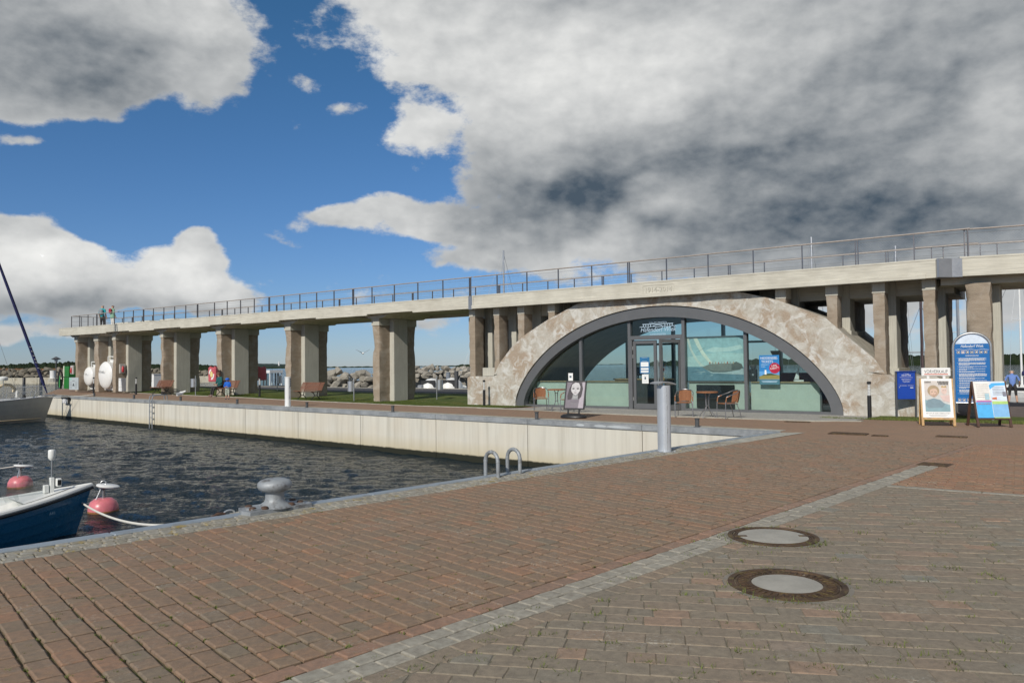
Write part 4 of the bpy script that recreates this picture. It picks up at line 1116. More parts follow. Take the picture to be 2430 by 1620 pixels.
# ---- litter bins: drum hung on a post
def bin_at(P, side, lab, h=1.12, dark=False):
    t = thing('litter_bin', lab, 'litter bin', P, AB, 'drum litter bins on posts')
    build('post', MB().lathe([(.026,-.1),(.026,h),(.005,h+.004)], 10), m_galv, t, True)
    T = Matrix.Translation((side*.20, 0, 0))
    build('drum', MB().lathe([(.150,.47),(.158,.475),(.158,.93),(.165,.935),(.165,.955),(.15,.955),(.145,.6),(.01,.6)], 22, T), m_alu, t, True)
    build('bracket', MB().box(min(0,side*.06), max(0,side*.06), -.02, .02, .55, .58).box(min(0,side*.06), max(0,side*.06), -.02, .02, .85, .88), m_galv, t)
    return t
P = gpf(840,952.5); bin_at(P, -1, 'grey drum litter bin on a post at the lawn edge, before the boulders')
bin_at(B(bu(1036.5,28.2,935),28.2,grass_h(-25,28.2)), 1, 'grey drum litter bin on a post on the lawn near the moored motorboat')
bin_at(bspot(464,25.0), -1, 'grey drum litter bin on a post between two piers, behind the perched gull')
bin_at(B(bu(658,30.5,925),30.5,.08), 1, 'grey drum litter bin on a post beyond the lawn by the glass cabin')
# ---- power pedestals
def pedestal(P, lab, rz, h=1.2, cap=True, mat=None):
    t = thing('power_pedestal', lab, 'power pedestal', P, rz, 'shore power pedestals')
    mat = mat or m_alu2; n = 24; prof = [(.105*math.copysign(abs(math.cos(a))**.75, math.cos(a)), .125*math.copysign(abs(math.sin(a))**.9, math.sin(a))) for a in [2*math.pi*i/n for i in range(n)]]
    build('column', MB().prism(prof, .012, h-.05), mat, t, True)
    build('base_plate', MB().box(-.15,.15,-.16,.16,-.01,.012,.003), m_galv, t)
    for sx in (-1,1):
        for sy in (-1,1): build('bolt', MB().lathe([(.014,.012),(.014,.03),(.006,.034)], 8, Matrix.Translation((sx*.125,sy*.135,0))), m_lens, t)
    build('seam', MB().box(-.022,-.016,-.131,-.12,.05,h-.08), m_lens, t)
    for z in (.35,.75): build('hinge', MB().box(-.026,-.012,-.137,-.12,z,z+.08,.002), m_lens, t)
    if cap:
        mb = MB(); m_ = 10
        for i in range(m_):
            a0, a1 = i/m_, (i+1)/m_; f_ = lambda a: (-.185+.35*a, h-.055+.055*math.sin(math.pi*(a*.75+.18)))
            (x0, z0), (x1, z1) = f_(a0), f_(a1)
            mb.box(0,1,0,1,0,1,0,Matrix(((x1-x0,0,0,x0),(0,.30,0,-.15),(z1-z0,0,.018,z0),(0,0,0,1))))
        build('cap', mb, m_alu, t)
    else: build('cap', MB().prism([(x*1.06,y*1.06) for x, y in prof], h-.05, h-.02), mat, t, True)
    return t
pedestal(gp(1577,1071.5), 'silver power pedestal with a curved cap standing at the near quay edge', R(20), 1.215)
pf = pedestal(gp(683,964.5), 'slim white power pedestal with dark sockets on the far quay', R(45), 1.2, False, m_white)
for i in range(4):
    for j in range(2): build('socket', MB().box(.02+.0*j, .075, -.132+.0, -.10, .80+i*.085, .86+i*.085, .004, Matrix.Rotation(R(0 if j else 0),4,'Z') @ Matrix.Translation((j*-.0,0,0))), m_dgrey, pf) if j == 0 else None
# ---- mooring bollard (big) at the near quay
m_cast = C_('worn_grey_casting', (.30,.32,.335), rough=.55, metal=.2, var=.14, scale=5, bump=.25, bscale=40, dirt=(.10,.09,.085))
Pm = gp(652,1211)
t = thing('mooring_bollard', 'heavy grey mushroom mooring bollard bolted to the near quay edge', 'bollard', Pm, AN)
build('stem', MB().lathe([(.20,.045),(.16,.07),(.112,.10),(.100,.13),(.098,.21),(.115,.235)], 28), m_cast, t, True)
mb = MB().lathe([(.09,.212),(.135,.216),(.172,.238),(.187,.272),(.182,.302),(.158,.328),(.11,.344),(.05,.351),(.004,.352)], 30, Matrix.Translation((0,0,0)) @ Matrix.Diagonal((1,.93,1,1))); build('head', mb, m_cast, t, True)
build('base_plate', MB().prism([(-.36,-.16),(.36,-.16),(.39,-.02),(.32,.19),(-.32,.19),(-.39,-.02)], -.02, .052), m_cast, t)
build('plate_flange', MB().prism([(-.30,-.11),(.30,-.11),(.33,-.01),(.27,.15),(-.27,.15),(-.33,-.01)], .052, .066), m_cast, t)
build('bed', MB().prism([(-.42,-.22),(.42,-.22),(.42,.2),(-.42,.2)], -.05, .012), C_('bollard_mortar', (.30,.285,.24), rough=.95, var=.25, scale=9), t)
m_rust = C_('rusty_bolt', (.085,.048,.032), rough=.8, var=.4, scale=30)
for x, y in ((-.28,-.05),(-.17,-.10),(.14,-.10),(.27,-.06),(.27,.10),(-.25,.10)):
    build('bolt', MB().lathe([(.040,.05),(.039,.068),(.030,.080),(.004,.085)], 10, Matrix.Translation((x,y,0))), m_rust, t, True)
# ---- ladder hoops at the near quay
def hoop(x, y, lab, h=.345, w=.25):
    P = gp(x, y); a = AN-math.pi/2; t = thing('ladder_hoop', lab, 'grab rail', P, a, 'grey ladder hoops')
    pts = [(-w/2,0,-.25),(-w/2,0,h-w/2)]+[(-w/2*math.cos(math.pi*i/8),0,h-w/2+w/2*math.sin(math.pi*i/8)) for i in range(1,8)]+[(w/2,0,h-w/2),(w/2,0,-.25)]
    build('pipe', MB().tube(pts, .027, 12), m_cast, t, True)
    for s_ in (-1,1): build('weld_ring', MB().lathe([(.029,h-w/2-.015),(.0305,h-w/2-.01),(.0305,h-w/2+.0),(.029,h-w/2+.004)], 12, Matrix.Translation((s_*w/2,0,0))), m_cast, t, True)
    return t
hoop(1167,1131, 'grey inverted-U ladder hoop at the near quay edge, the one closer to the mooring bollard'); hoop(1219,1122.5, 'grey inverted-U ladder hoop at the near quay edge, the one closer to the silver pedestal')
# ---- far quay ladder
s_ = qs(363,965); P = QN*DQ+QU*(QS0+s_)
t = thing('quay_ladder', 'galvanised ladder down the far quay wall with arched handrails', 'ladder', P, AQ)
for x in (-.15,.15): build('rail', MB().tube([(x,-.10,-1.6),(x,-.10,.12),(x,-.06,.22),(x,.05,.26),(x,.55,.26),(x,.62,.22),(x,.63,0)], .026, 8), m_galv, t, True)
for i in range(5): build('rung', MB().box(-.15,.15,-.13,-.07,-1.42+i*.29,-1.39+i*.29), m_rust if i == 0 else m_galv, t)
# ---- mooring buoys
m_pink = C_('faded_pink_buoy', (.62,.175,.205), rough=.35, var=.12, scale=4, dirt=(.45,.16,.14))
m_buoyrust = C_('buoy_waterline', (.23,.10,.03), rough=.7, var=.3, scale=9)
def buoy(x, y, r, lab, rz):
    P = gp(x, y, ZW); t = thing('mooring_buoy', lab, 'buoy', P, rz, 'pink mooring buoys')
    build('float', MB().lathe([(r*.75,-.2),(r*.98,-.04),(r,.04),(r*.97,.13),(r*.82,.22),(r*.55,.275),(r*.2,.285),(.01,.285)], 30), m_pink, t, True)
    build('waterline_band', MB().lathe([(r*.985,-.06),(r*1.008,.0),(r*1.008,.035),(r*.99,.05)], 30), m_buoyrust, t, True)
    build('stem', MB().lathe([(.03,.27),(.028,.46),(.09,.475),(.09,.49)], 12), m_galv, t, True)
    build('disc', MB().lathe([(.02,.505),(.20,.50),(.215,.515),(.215,.535),(.19,.55),(.02,.555)], 26, Matrix.Rotation(R(9),4,'Y')), m_white, t, True)
    build('eye', MB().tube([(.05*math.cos(a),0,.585+.045*math.sin(a)) for a in [2*math.pi*i/12 for i in range(12)]], .011, 6, True), m_galv, t, True)
    build('strap', MB().tube([(-.02,-.02,.55),(-.06,-.05,.42),(-.13,-.1,.25)], .012, 6), m_lens, t, True)
    return t
b1 = buoy(245,1214, .285, 'pink mooring buoy by the bow of the blue dinghy, with the rope passing before it', .4)
b2 = buoy(48,1156, .275, 'pink mooring buoy floating beyond the blue dinghy', 1.1)
# ---- hull loft
def hull(L, Bm, zk, sheer, n=26, m=9, full=.62, bowp=2.2, strake=0.0, sternw=.72, rake=.0, zscale=None):
    """x along the boat from stern (0) to stem (L); returns gunwale points too"""
    def half(t): return Bm/2*(sternw+(1-sternw)*math.sin(min(1,t/.45)*math.pi/2))*(1-max(0,(t-.42)/.58)**bowp)
    mb = MB(); st = []
    for i in range(n+1):
        t = i/n; b = max(.012, half(t)); zs = sheer(t); zb = zk*(1-max(0,(t-.72)/.28)**2.2*.55); row = []
        for j in range(m+1):
            q = j/m; ang = q*math.pi/2
            y = b*math.sin(ang)**full if j else .0; z = zb+(zs-zb)*(1-math.cos(ang)**1.15)
            if strake and 0 < j < m: y += strake*(1 if j % 1 == 0 else 0)
            row.append((t*L+rake*max(0,t-.5)*2*((z-zk)/(sheer(1)-zk)), y, z))
        st.append(row)
    for sg in (1,-1):
        for i in range(n):
            for j in range(m):
                a, b_, c, d = st[i][j], st[i+1][j], st[i+1][j+1], st[i][j+1]
                if strake:
                    e = strake; a2 = (a[0], a[1]+e, a[2]); b2_ = (b_[0], b_[1]+e, b_[2]); q = [b_, a, a2, b2_]; mb.face([(x, y*sg, z) for x, y, z in (q if sg > 0 else q[::-1])]) if j else None
                    a, b_ = (a2, b2_) if j else (a, b_)
                q = [a, b_, c, d]; mb.face([(x, y*sg, z) for x, y, z in (q if sg < 0 else q[::-1])])
    tr = st[0]; mb.face([(x,y,z) for x,y,z in tr]+[(x,-y,z) for x,y,z in tr[::-1]])
    return mb, [r[-1] for r in st]
# ---- blue dinghy
m_blue = C_('blue_gelcoat', (.012,.115,.235), rough=.28, var=.05, scale=1.2)
m_gel = C_('white_gelcoat', (.74,.74,.71), rough=.35, var=.05, scale=2)
m_clear = None
def clear_mat():
    m, nt, b = new_mat('clear_acrylic'); k = NT(nt); nt.nodes.remove(b)
    tr = k.n('ShaderNodeBsdfTransparent'); tr.inputs[0].default_value = (.86,.88,.88,1); gl = k.n('ShaderNodeBsdfGlossy'); gl.inputs['Roughness'].default_value = .05
    mx = k.n('ShaderNodeMixShader'); mx.inputs[0].default_value = .08; k.l(tr.outputs[0], mx.inputs[1]); k.l(gl.outputs[0], mx.inputs[2]); k.l(mx.outputs[0], nt.nodes['Material Output'].inputs[0]); return m
m_clear = clear_mat()
DL = 4.6
bow = gp(214,1155,-.56); stemw = gp(157,1252,ZW)
bdir = Vector((.50,.87,0)).normalized() if True else None
def dinghy(P, ang):
    t = thing('dinghy', 'blue clinker dinghy with white interior and bow light pole, moored at the near quay', 'boat', P, ang)
    sh = lambda t_: .50+.30*max(0,(t_-.35)/.65)**1.8
    mb, gw = hull(DL, 1.8, -.22, sh, 30, 7, .55, 2.4, .012, .8, .32)
    build('hull', mb, m_blue, t, False)
    for sg in (1,-1):
        build('rubbing_strake', MB().tube([(x+.01, sg*(y+.012), z-.03) for x,y,z in gw], .028, 8), m_black, t, True)
        build('gunwale', MB().tube([(x, sg*(y-.012), z+.012) for x,y,z in gw], .042, 8), m_gel, t, True)
    mb = MB(); gi = [(x*.965+.02, max(.0,y-.10), z+.03) for x,y,z in gw]
    for (a, b_), (ga, gb) in zip(zip(gi, gi[1:]), zip(gw, gw[1:])):
        for sg in (1,-1):
            q = [(ga[0],sg*ga[1],ga[2]+.03),(gb[0],sg*gb[1],gb[2]+.03),(b_[0],sg*b_[1],b_[2]),(a[0],sg*a[1],a[2])]; mb.face(q if sg < 0 else q[::-1])
            lo = lambda p: (min(p[0],DL*.9), sg*p[1]*.82, p[2]-.36)
            q = [(a[0],sg*a[1],a[2]),(b_[0],sg*b_[1],b_[2]),lo(b_),lo(a)]; mb.face(q if sg < 0 else q[::-1])
        mb.face([(min(a[0],DL*.9),a[1]*.82,a[2]-.36),(min(b_[0],DL*.9),b_[1]*.82,b_[2]-.36),(min(b_[0],DL*.9),-b_[1]*.82,b_[2]-.36),(min(a[0],DL*.9),-a[1]*.82,a[2]-.36)])
    build('liner', mb, m_gel, t)
    # foredeck, pole light, fittings, windscreen
    k = [i for i, g in enumerate(gi) if g[0] > DL*.80]; mb = MB()
    for i in k[:-1]:
        a, b_ = gi[i], gi[i+1]; mb.face([(a[0],a[1],a[2]+.012),(a[0],-a[1],a[2]+.012),(b_[0],-b_[1],b_[2]+.012),(b_[0],b_[1],b_[2]+.012)])
    build('foredeck', mb, m_gel, t)
    z0 = sh(.9)
    build('light_pole', MB().tube([(DL*.93,0,z0),(DL*.93,0,z0+.62)], .013, 8), m_galv, t, True)
    build('pole_bracket', MB().box(DL*.93-.03,DL*.93+.03,-.04,.04,z0,z0+.30,.006), m_gel, t)
    build('top_light', MB().lathe([(.03,z0+.60),(.055,z0+.63),(.06,z0+.66),(.06,z0+.76),(.05,z0+.78),(.005,z0+.785)], 16, Matrix.Translation((DL*.93,0,0))), m_gel, t, True)
    build('side_light', MB().box(DL*.93+.05,DL*.93+.13,-.10,-.02,z0+.14,z0+.28,.012), m_gel, t)
    build('side_lens', MB().box(DL*.93+.06,DL*.93+.12,-.106,-.099,z0+.165,z0+.255), m_black, t)
    build('locker_box', MB().box(DL*.93-.13,DL*.93-.05,-.04,.04,z0+.04,z0+.18,.01), m_gel, t)
    mb = MB(); pl = [(DL*.93,.0),(DL*.80,-.38),(DL*.60,-.72)]
    for (xa, ya), (xb, yb) in zip(pl, pl[1:]):
        for sg in (1,-1): mb.face([(xa,sg*ya,z0+.03),(xb,sg*yb,z0-.10),(xb-.1,sg*yb*.95,z0+.16),(xa-.05,sg*ya,z0+.34)])
    build('windscreen', mb, m_clear, t)
    for x in (DL*.62,): build('rowlock', MB().tube([(x,-.66,.58),(x,-.66,.80),(x+.05,-.66,.84),(x+.08,-.66,.80)], .014, 6).box(x-.03,x+.05,-.69,-.63,.70,.73), m_black, t)
    text_part('registration', 'AKI', .07, C_('pale_registration', (.30,.42,.50), rough=.5), t, Matrix.Translation((DL*.90,-.50,.46)) @ Matrix.Rotation(R(24),4,'Z') @ Matrix.Rotation(R(-12),4,'X') @ UPRIGHT)
    build('seat', MB().box(1.2,1.6,-.7,.7,.28,.34,.01), m_gel, t)
    return t
DA = R(48)
Pd = Vector((bow.x, bow.y, ZW))-Vector((math.cos(DA), math.sin(DA), 0))*(DL+.30)
ding = dinghy(Pd, DA)
def rope(pts, r, lab, mat, name='mooring_rope'):
    P = Vector(pts[0]); mb = MB(); q = [Vector(p) for p in pts]; m_ = 28; out = []
    a, b_ = q[0], q[-1]; sag = q[1] if len(q) == 3 else None
    for i in range(m_+1):
        s1 = i/m_; p = a.lerp(b_, s1) if sag is None else a*(1-s1)**2+sag*2*s1*(1-s1)+b_*s1**2; out.append(p-P)
    mb.tube(out, r, 7); o = build(name, mb, mat, None, True); o.location = P; tag(o, lab, 'rope'); return o
m_rope = C_('white_rope', (.66,.64,.58), rough=.8, var=.1, scale=30)
Pe = NN*(DN+.03)+NU*(gp(505,1218).dot(NU)); Pe.z = -.02
Pb = Vector((bow.x,bow.y,ZW))+Vector((-.10,-.10,.52))
rope([Pb, (Pb+Pe)/2+Vector((0,0,-.42)), Pe], .017, 'thick white mooring rope from the blue dinghy to the near quay', m_rope)
t = thing('mooring_ring', 'steel mooring ring with a shackle at the near quay edge, where the white rope ends', 'mooring ring', Pe, AN)
build('ring', MB().tube([(.06*math.cos(a)+.10,.02,.03+.035*math.sin(a)) for a in [2*math.pi*i/16 for i in range(16)]], .009, 6, True), m_lens, t, True)
build('shackle', MB().tube([(-.12,0,.0),(-.02,.02,.04),(.05,.02,.03)], .02, 6), m_rust, t, True)
rope([b2.location+Vector((-.05,0,.53)), b2.location+Vector((-2,-1.2,.30)), b2.location+Vector((-4.2,-2.2,.55))], .012, 'thin rope running from the farther pink buoy out over the water', m_rope)
# ---- sailing yacht, bow to the far quay
m_hullgrey = C_('grey_yacht_hull', (.33,.33,.31), rough=.35, var=.05, scale=2)
m_navy = C_('navy_sail_cover', (.014,.018,.085), rough=.8, var=.2, scale=6)
m_deck = C_('yacht_deck', (.60,.60,.57), rough=.6, var=.05)
ya = math.atan2(QN.y, QN.x)
_r = ray(118,930); Pbow = QN*(DQ-1.15)+QU*((_r*((DQ-1.15)/_r.dot(QN))).dot(QU)); 
YL = 9.4
Py = Pbow-QN*(YL+.35); Py.z = ZW
t = thing('sailing_yacht', 'grey-hulled sailing yacht with a navy furled foresail, bow towards the far quay', 'yacht', Py, ya)
shy = lambda q: 1.05+.34*q**2
mb, gw = hull(YL, 3.0, -.35, shy, 26, 8, .5, 2.3, 0, .75, .55); build('hull', mb, m_hullgrey, t, True)
mb, g2 = hull(YL*.999, 3.015, -.36, lambda q: .12, 26, 5, .5, 2.3, 0, .75, .06)
build('boot_stripe', MB().tube([(x,y+.004,.16+.03*x/YL) for x,y,z in gw[4:-2]], .03, 6).tube([(x,-y-.004,.16+.03*x/YL) for x,y,z in gw[4:-2]], .03, 6), C_('boot_stripe', (.45,.36,.22), rough=.5), t)
mb = MB()
for a, b_ in zip(gw, gw[1:]): mb.face([(a[0],-a[1],a[2]),(b_[0],-b_[1],b_[2]),(b_[0],b_[1],b_[2]),(a[0],a[1],a[2])])
build('deck', mb, m_deck, t)
for sg in (1,-1): build('toe_rail', MB().tube([(x,sg*y,z+.02) for x,y,z in gw], .03, 6), m_alu, t, True)
mb = MB().box(3.0,6.2,-.85,.85,1.1,1.55,.08); build('cabin', mb, m_gel, t)
mx = 5.6; MH = 13.5
build('mast', MB().tube([(mx,0,1.3),(mx,0,MH)], .085, 10), m_alu, t, True)
build('boom', MB().tube([(mx,0,2.3),(mx-3.6,0,2.35)], .06, 8).tube([(mx-.1,0,2.45),(mx-3.5,0,2.5)], .14, 8), m_navy, t, True)
sx = YL+.22
fs0, fs1 = Vector((sx,0,1.55)), Vector((mx+.1,0,MH-.3))
build('furled_foresail', MB().tube([fs0.lerp(fs1, q) for q in (0,.03,.06,.5,.94,1)], [.02,.05,.085,.075,.04,.01], 10), m_navy, t, True)
mb = MB()
for q in (.20,.245,.27,.30,.335,.37):
    c = fs0.lerp(fs1, q*.6); mb.tube([c+Vector((.088*math.cos(a), .088*math.sin(a), .08*math.sin(a/2)*(1 if a < math.pi else 1))) for a in [2*math.pi*i/10 for i in range(11)]], .012, 5)
build('sail_tie', mb, m_rope, t)
for sg in (1,-1): build('shroud', MB().tube([(mx-.3,sg*1.35,1.2),(mx,sg*.55,7.6),(mx,0,MH)], .008, 5), wire_m, t)
build('topping_lift', MB().tube([(0,0,1.2),(mx,0,MH)], .008, 5), wire_m, t)
build('inner_stay', MB().tube([(YL-1.2,0,1.35),(mx+.1,0,9.5)], .008, 5), wire_m, t)
pul = MB()
for sg in (1,-1):
    pul.tube([(YL-1.6,sg*.75,1.3),(YL-1.55,sg*.75,1.88),(YL-.4,sg*.35,1.98),(YL+.3,0,2.0)], .016, 6).tube([(YL-.55,sg*.38,1.36),(YL-.4,sg*.35,1.98)], .016, 6).tube([(YL-1.5,sg*.74,1.62),(YL+.1,sg*.12,1.70)], .01, 5)
build('pulpit', pul, m_galv, t, True)
for x in (7.0,5.2,3.4,1.6):
    for sg in (1,-1): build('stanchion', MB().tube([(x,sg*1.3*(1-max(0,(x-5.5)/5.5)),1.25),(x,sg*1.3*(1-max(0,(x-5.5)/5.5)),1.85)], .012, 6), m_galv, t, True)
build('bow_roller', MB().box(YL-.1,YL+.62,-.07,.07,1.40,1.47,.01).tube([(YL+.55,-.08,1.46),(YL+.55,.08,1.46)], .05, 8), m_galv, t)
build('anchor', MB().tube([(YL+.1,0,1.50),(YL+.72,0,1.44)], .025, 6).prism([(YL+.45,0),(YL+.85,-.16),(YL+.78,.0),(YL+.85,.16)], 1.36, 1.40), m_galv, t)
build('windlass', MB().lathe([(.09,1.36),(.09,1.42),(.05,1.46),(.07,1.52),(.01,1.53)], 12, Matrix.Translation((YL-.9,.1,0))), m_black, t, True)
build('fender', MB().sphere((YL-1.15,.52,1.55), .09,.09,.22), m_gel, t, True)
# radar, lifebelt arch behind
build('radar_post', MB().tube([(7.2,-.9,1.3),(7.2,-.9,2.35)], .02, 6), m_galv, t, True)
build('radar_dome', MB().lathe([(.20,2.35),(.23,2.39),(.23,2.50),(.16,2.56),(.01,2.57)], 18, Matrix.Translation((7.2,-.9,0))), m_gel, t, True)
build('life_collar', MB().tube([(7.0,-.75,1.75),(7.05,-.72,2.0),(7.3,-.70,2.12),(7.6,-.68,2.1),(7.8,-.66,1.9),(7.75,-.66,1.7)], .085, 8), C_('cream_life_collar', (.62,.52,.36), rough=.7), t, True)
q0 = t.matrix_world if False else None
def yloc(x, y, z): return Py+QN*x+Vector((-QN.y, QN.x, 0))*y+Vector((0,0,z))
bl = gp(223.7,940.8)
rope([yloc(YL-.2,.1,1.42), (yloc(YL-.2,.1,1.42)+bl)/2+Vector((0,0,-.1)), bl+Vector((0,0,.13))], .014, 'white mooring line from the grey yacht to a quay bollard', m_rope)
P = QN*(DQ-.06)+QU*(QS0+qs(160,950)); 
t = thing('fender_board', 'black rubber bow fender board hung on the quay wall by the yacht', 'fender', P, AQ)
build('pad', MB().box(-.55,.55,-.12,-.02,-.16,.02,.03), m_black, t); build('foam', MB().box(-.35,.4,-.11,-.03,-.42,-.17,.03), C_('white_foam', (.68,.68,.70), rough=.8, var=.3, scale=8), t)
build('strap', MB().box(-.3,-.26,-.1,.3,.021,.03).box(.26,.3,-.1,.3,.021,.03), m_black, t)
# ---- white fuel tanks under the viaduct
def tank(u, v0, r, zc, L, lab, cap):
    t = thing('storage_tank', lab, 'tank', B(u, v0, gz(u)), AB, 'white tanks under the viaduct'); z = zc-gz(u)
    prof = [(.01,-.22*r),(.35*r,-.19*r),(.7*r,-.11*r),(.92*r,-.03*r),(r,.05),(r,L-.05),(.92*r,L+.03*r),(.5*r,L+.15*r),(.01,L+.2*r)]
    Rm = Matrix(((1,0,0,0),(0,0,1,.15),(0,-1,0,z),(0,0,0,1)))
    build('vessel', MB().lathe(prof, 36, Rm), m_white, t, True)
    for y in (.5, L-.4): build('saddle', MB().box(-.7*r,.7*r,y-.06,y+.06,0,z-.55*r), m_white, t)
    build('manway', MB().lathe([(.28,z+r*.9),(.28,z+r+.1),(.31,z+r+.11),(.31,z+r+.15),(.01,z+r+.16)], 18, Matrix.Translation((.1,.75,0))), m_white, t, True)
    build('vent_pipe', MB().tube([(-.25,.5,z+r*.9),(-.25,.5,z+r+.34),(.05,.55,z+r+.34),(.2,.7,z+r+.3)], .035, 8).tube([(.35,1.0,z+r*.9),(.35,1.0,z+r+.6)], .03, 8), m_white, t, True)
    text_part('lettering', cap, .26*r, m_black, t, Matrix.Translation((.05,-.12*r,z+.18*r)) @ UPRIGHT, .7*r)
    return t
zc = bp(244,890,25.3)[1]; tank(bu(243,25.3,890), 25.3, .90, zc, 2.3, 'larger white tank with domed end between the two end piers', 'B fuel')
zc = bp(204,893,25.6)[1]; tank(bu(204,25.6,893), 25.6, .66, zc, 2.2, 'smaller white tank standing behind the grey notice panel', 'D fuel')
m_signg = C_('grey_notice', (.42,.47,.49), rough=.5, var=.03)
P = B(bu(175.5,24.7,920),24.7,gz(-54)); t = thing('notice_panel', 'low pale grey notice panel with printed lines before the smaller tank', 'sign', P, AB+.08)
hh = hz(P,175,895.5)-P.z; ww = .56
build('panel', MB().box(-ww,ww,-.02,.02,.02,hh,.004), m_signg, t)
pr = flat(t, Matrix.Translation((0,-.021,0)) @ UPRIGHT)
pr.rect('print_corner', -ww+.04, -.28, hh-.16, hh-.04, C_('notice_green', (.25,.55,.42), rough=.6))
pr.bars('print_lines', [(-.15,.12,hh-.24,hh-.21)]+[(-ww+.06,-.2,hh-.34-i*.09,hh-.325-i*.09) for i in range(5)]+[(.15,.42,hh-.34-i*.09,hh-.325-i*.09) for i in range(5)], m_dgrey, .003)
pr.poly('print_figure', [(-.18,.28),(.12,.28),(.02,.36),(0,.46),(-.06,.46),(-.08,.36)], m_black)
# green fuel dispenser with hose reel
P = B(bu(163,26.2,890),26.2,gz(-57)); t = thing('fuel_dispenser', 'green fuel dispenser with a dark hose reel and green hose', 'fuel pump', P, AB)
m_green = C_('fuel_green', (.02,.17,.03), rough=.4)
zt_ = hz(P,160,869)-P.z
build('cabinet', MB().box(-.30,.42,-.2,.3,0,zt_,.02), m_green, t); build('cabinet_band', MB().box(-.302,.422,-.204,-.199,zt_*.52,zt_*.54), m_black, t); build('price_panel', MB().box(-.33,-.20,-.23,-.18,zt_*.55,zt_+.03,.005), C_('pump_label', (.62,.66,.52), rough=.5), t)
build('hose_reel', MB().tube([(-.52,-.35+.34*math.cos(a)*.45,.70+.62*math.sin(a)) for a in [2*math.pi*i/24 for i in range(24)]], .05, 8, True).tube([(-.46,-.35+.3*math.cos(a)*.45,.70+.5*math.sin(a)) for a in [2*math.pi*i/24 for i in range(24)]], .03, 8, True), m_black, t, True)
build('hose', MB().tube([(-.42,-.40,.95),(-.40,-.46,.5),(-.38,-.46,.12),(-.42,-.42,.3),(-.44,-.40,.85)], .035, 8), C_('hose_green', (.05,.32,.09), rough=.5), t, True)
build('reel_stand', MB().box(-.56,-.40,-.42,-.28,0,.7), m_dgrey, t)
# extinguisher cabinets
m_red = C_('signal_red', (.45,.03,.035), rough=.4); m_cab = C_('cabinet_grey', (.42,.41,.38), rough=.6)
def extinguisher(P, rz, lab):
    t = thing('extinguisher_box', lab, 'fire extinguisher', P, rz, 'wall extinguisher boxes')
    build('box', MB().box(-.2,.2,-.12,.0,0,.62,.03), m_cab, t); build('window', MB().box(-.14,.14,-.128,-.121,.08,.56), C_('pale_window', (.55,.50,.48), rough=.3), t)
    build('cylinder', MB().lathe([(.07,.1),(.075,.12),(.075,.38),(.04,.44),(.025,.47),(.025,.5)], 14, Matrix.Translation((0,-.14,0))), m_red, t, True); return t
u_, z_ = -50.30, None
v_, z_ = vat(289,886,-50.30); extinguisher(B(-50.29, v_, z_), AB+math.pi/2, 'red fire extinguisher in a grey wall box on the pier by the larger tank')
u_, z_ = bp(174,888,25.26); extinguisher(B(u_, 25.26, z_), AB, 'red fire extinguisher in a wall box on the end pier beside the green fuel pump')
P = B(bu(290,25.05,920),25.05,gz(-50)); t = thing('meter_cabinet', 'small white meter cabinet at the foot of the pier by the larger tank', 'cabinet', P, AB)
hh = hz(P,290,897)-P.z
build('body', MB().box(-.19,.19,-.14,.16,-.02,hh,.01), m_white, t); build('door_gap', MB().box(-.17,.17,-.145,-.141,hh*.30,hh*.31), m_dgrey, t); build('vent', MB().box(-.14,-.10,-.146,-.141,hh-.12,hh-.08).box(.10,.14,-.146,-.141,hh-.12,hh-.08), m_black, t)
# lifebuoy boxes
m_lred = C_('lifebuoy_red', (.50,.10,.12), rough=.5, var=.08)
def lifebox(P, rz, h, lab, art):
    t = thing('lifebuoy_box', lab, 'lifebuoy box', P, rz, 'red lifebuoy boxes'); w = h*.36
    build('shell', MB().box(-w,w,-.12,.10,0,h,.05), m_lred, t); build('mount', MB().box(-.05,.05,.10,.3,.1,h-.1), m_galv, t)
    for s_ in (-.6,.6): build('lug', MB().box(s_*w-.05,s_*w+.05,-.06,.06,h,h+.05,.01), m_lred, t)
    if art:
        pr = flat(t, Matrix.Translation((0,-.121,0)) @ UPRIGHT); cy = h*.52
        for a0, a1 in ((R(95),R(175)),(R(-95),R(5))):
            pts = [(w*.72*math.cos(a0+(a1-a0)*i/10), cy+h*.37*math.sin(a0+(a1-a0)*i/10)) for i in range(11)]+[(w*.46*math.cos(a1+(a0-a1)*i/10), cy+h*.24*math.sin(a1+(a0-a1)*i/10)) for i in range(11)]
            pr.poly('ring_print', pts, m_white)
        pr.oval('ring_centre', 0, cy, w*.36, h*.2, C_('cream_print', (.68,.60,.25), rough=.6))
    return t
PB = B(bu(506,24.95,880),24.95); z1_ = hz(PB,505,906); z2_ = hz(PB,505,871); PB.z = z1_; lifebox(PB, AB+R(8), z2_-z1_, 'red lifebuoy box with a white ring print on the pier behind the seated woman', True)
PB = B(bu(620,26.6,880),28.2); PB = B(bu(620,28.2,880),28.2); z1_ = hz(PB,620,902); z2_ = hz(PB,620,871); PB.z = z1_; lifebox(PB, AB+R(75), z2_-z1_, 'red lifebuoy box seen edge-on behind the same pier', False)
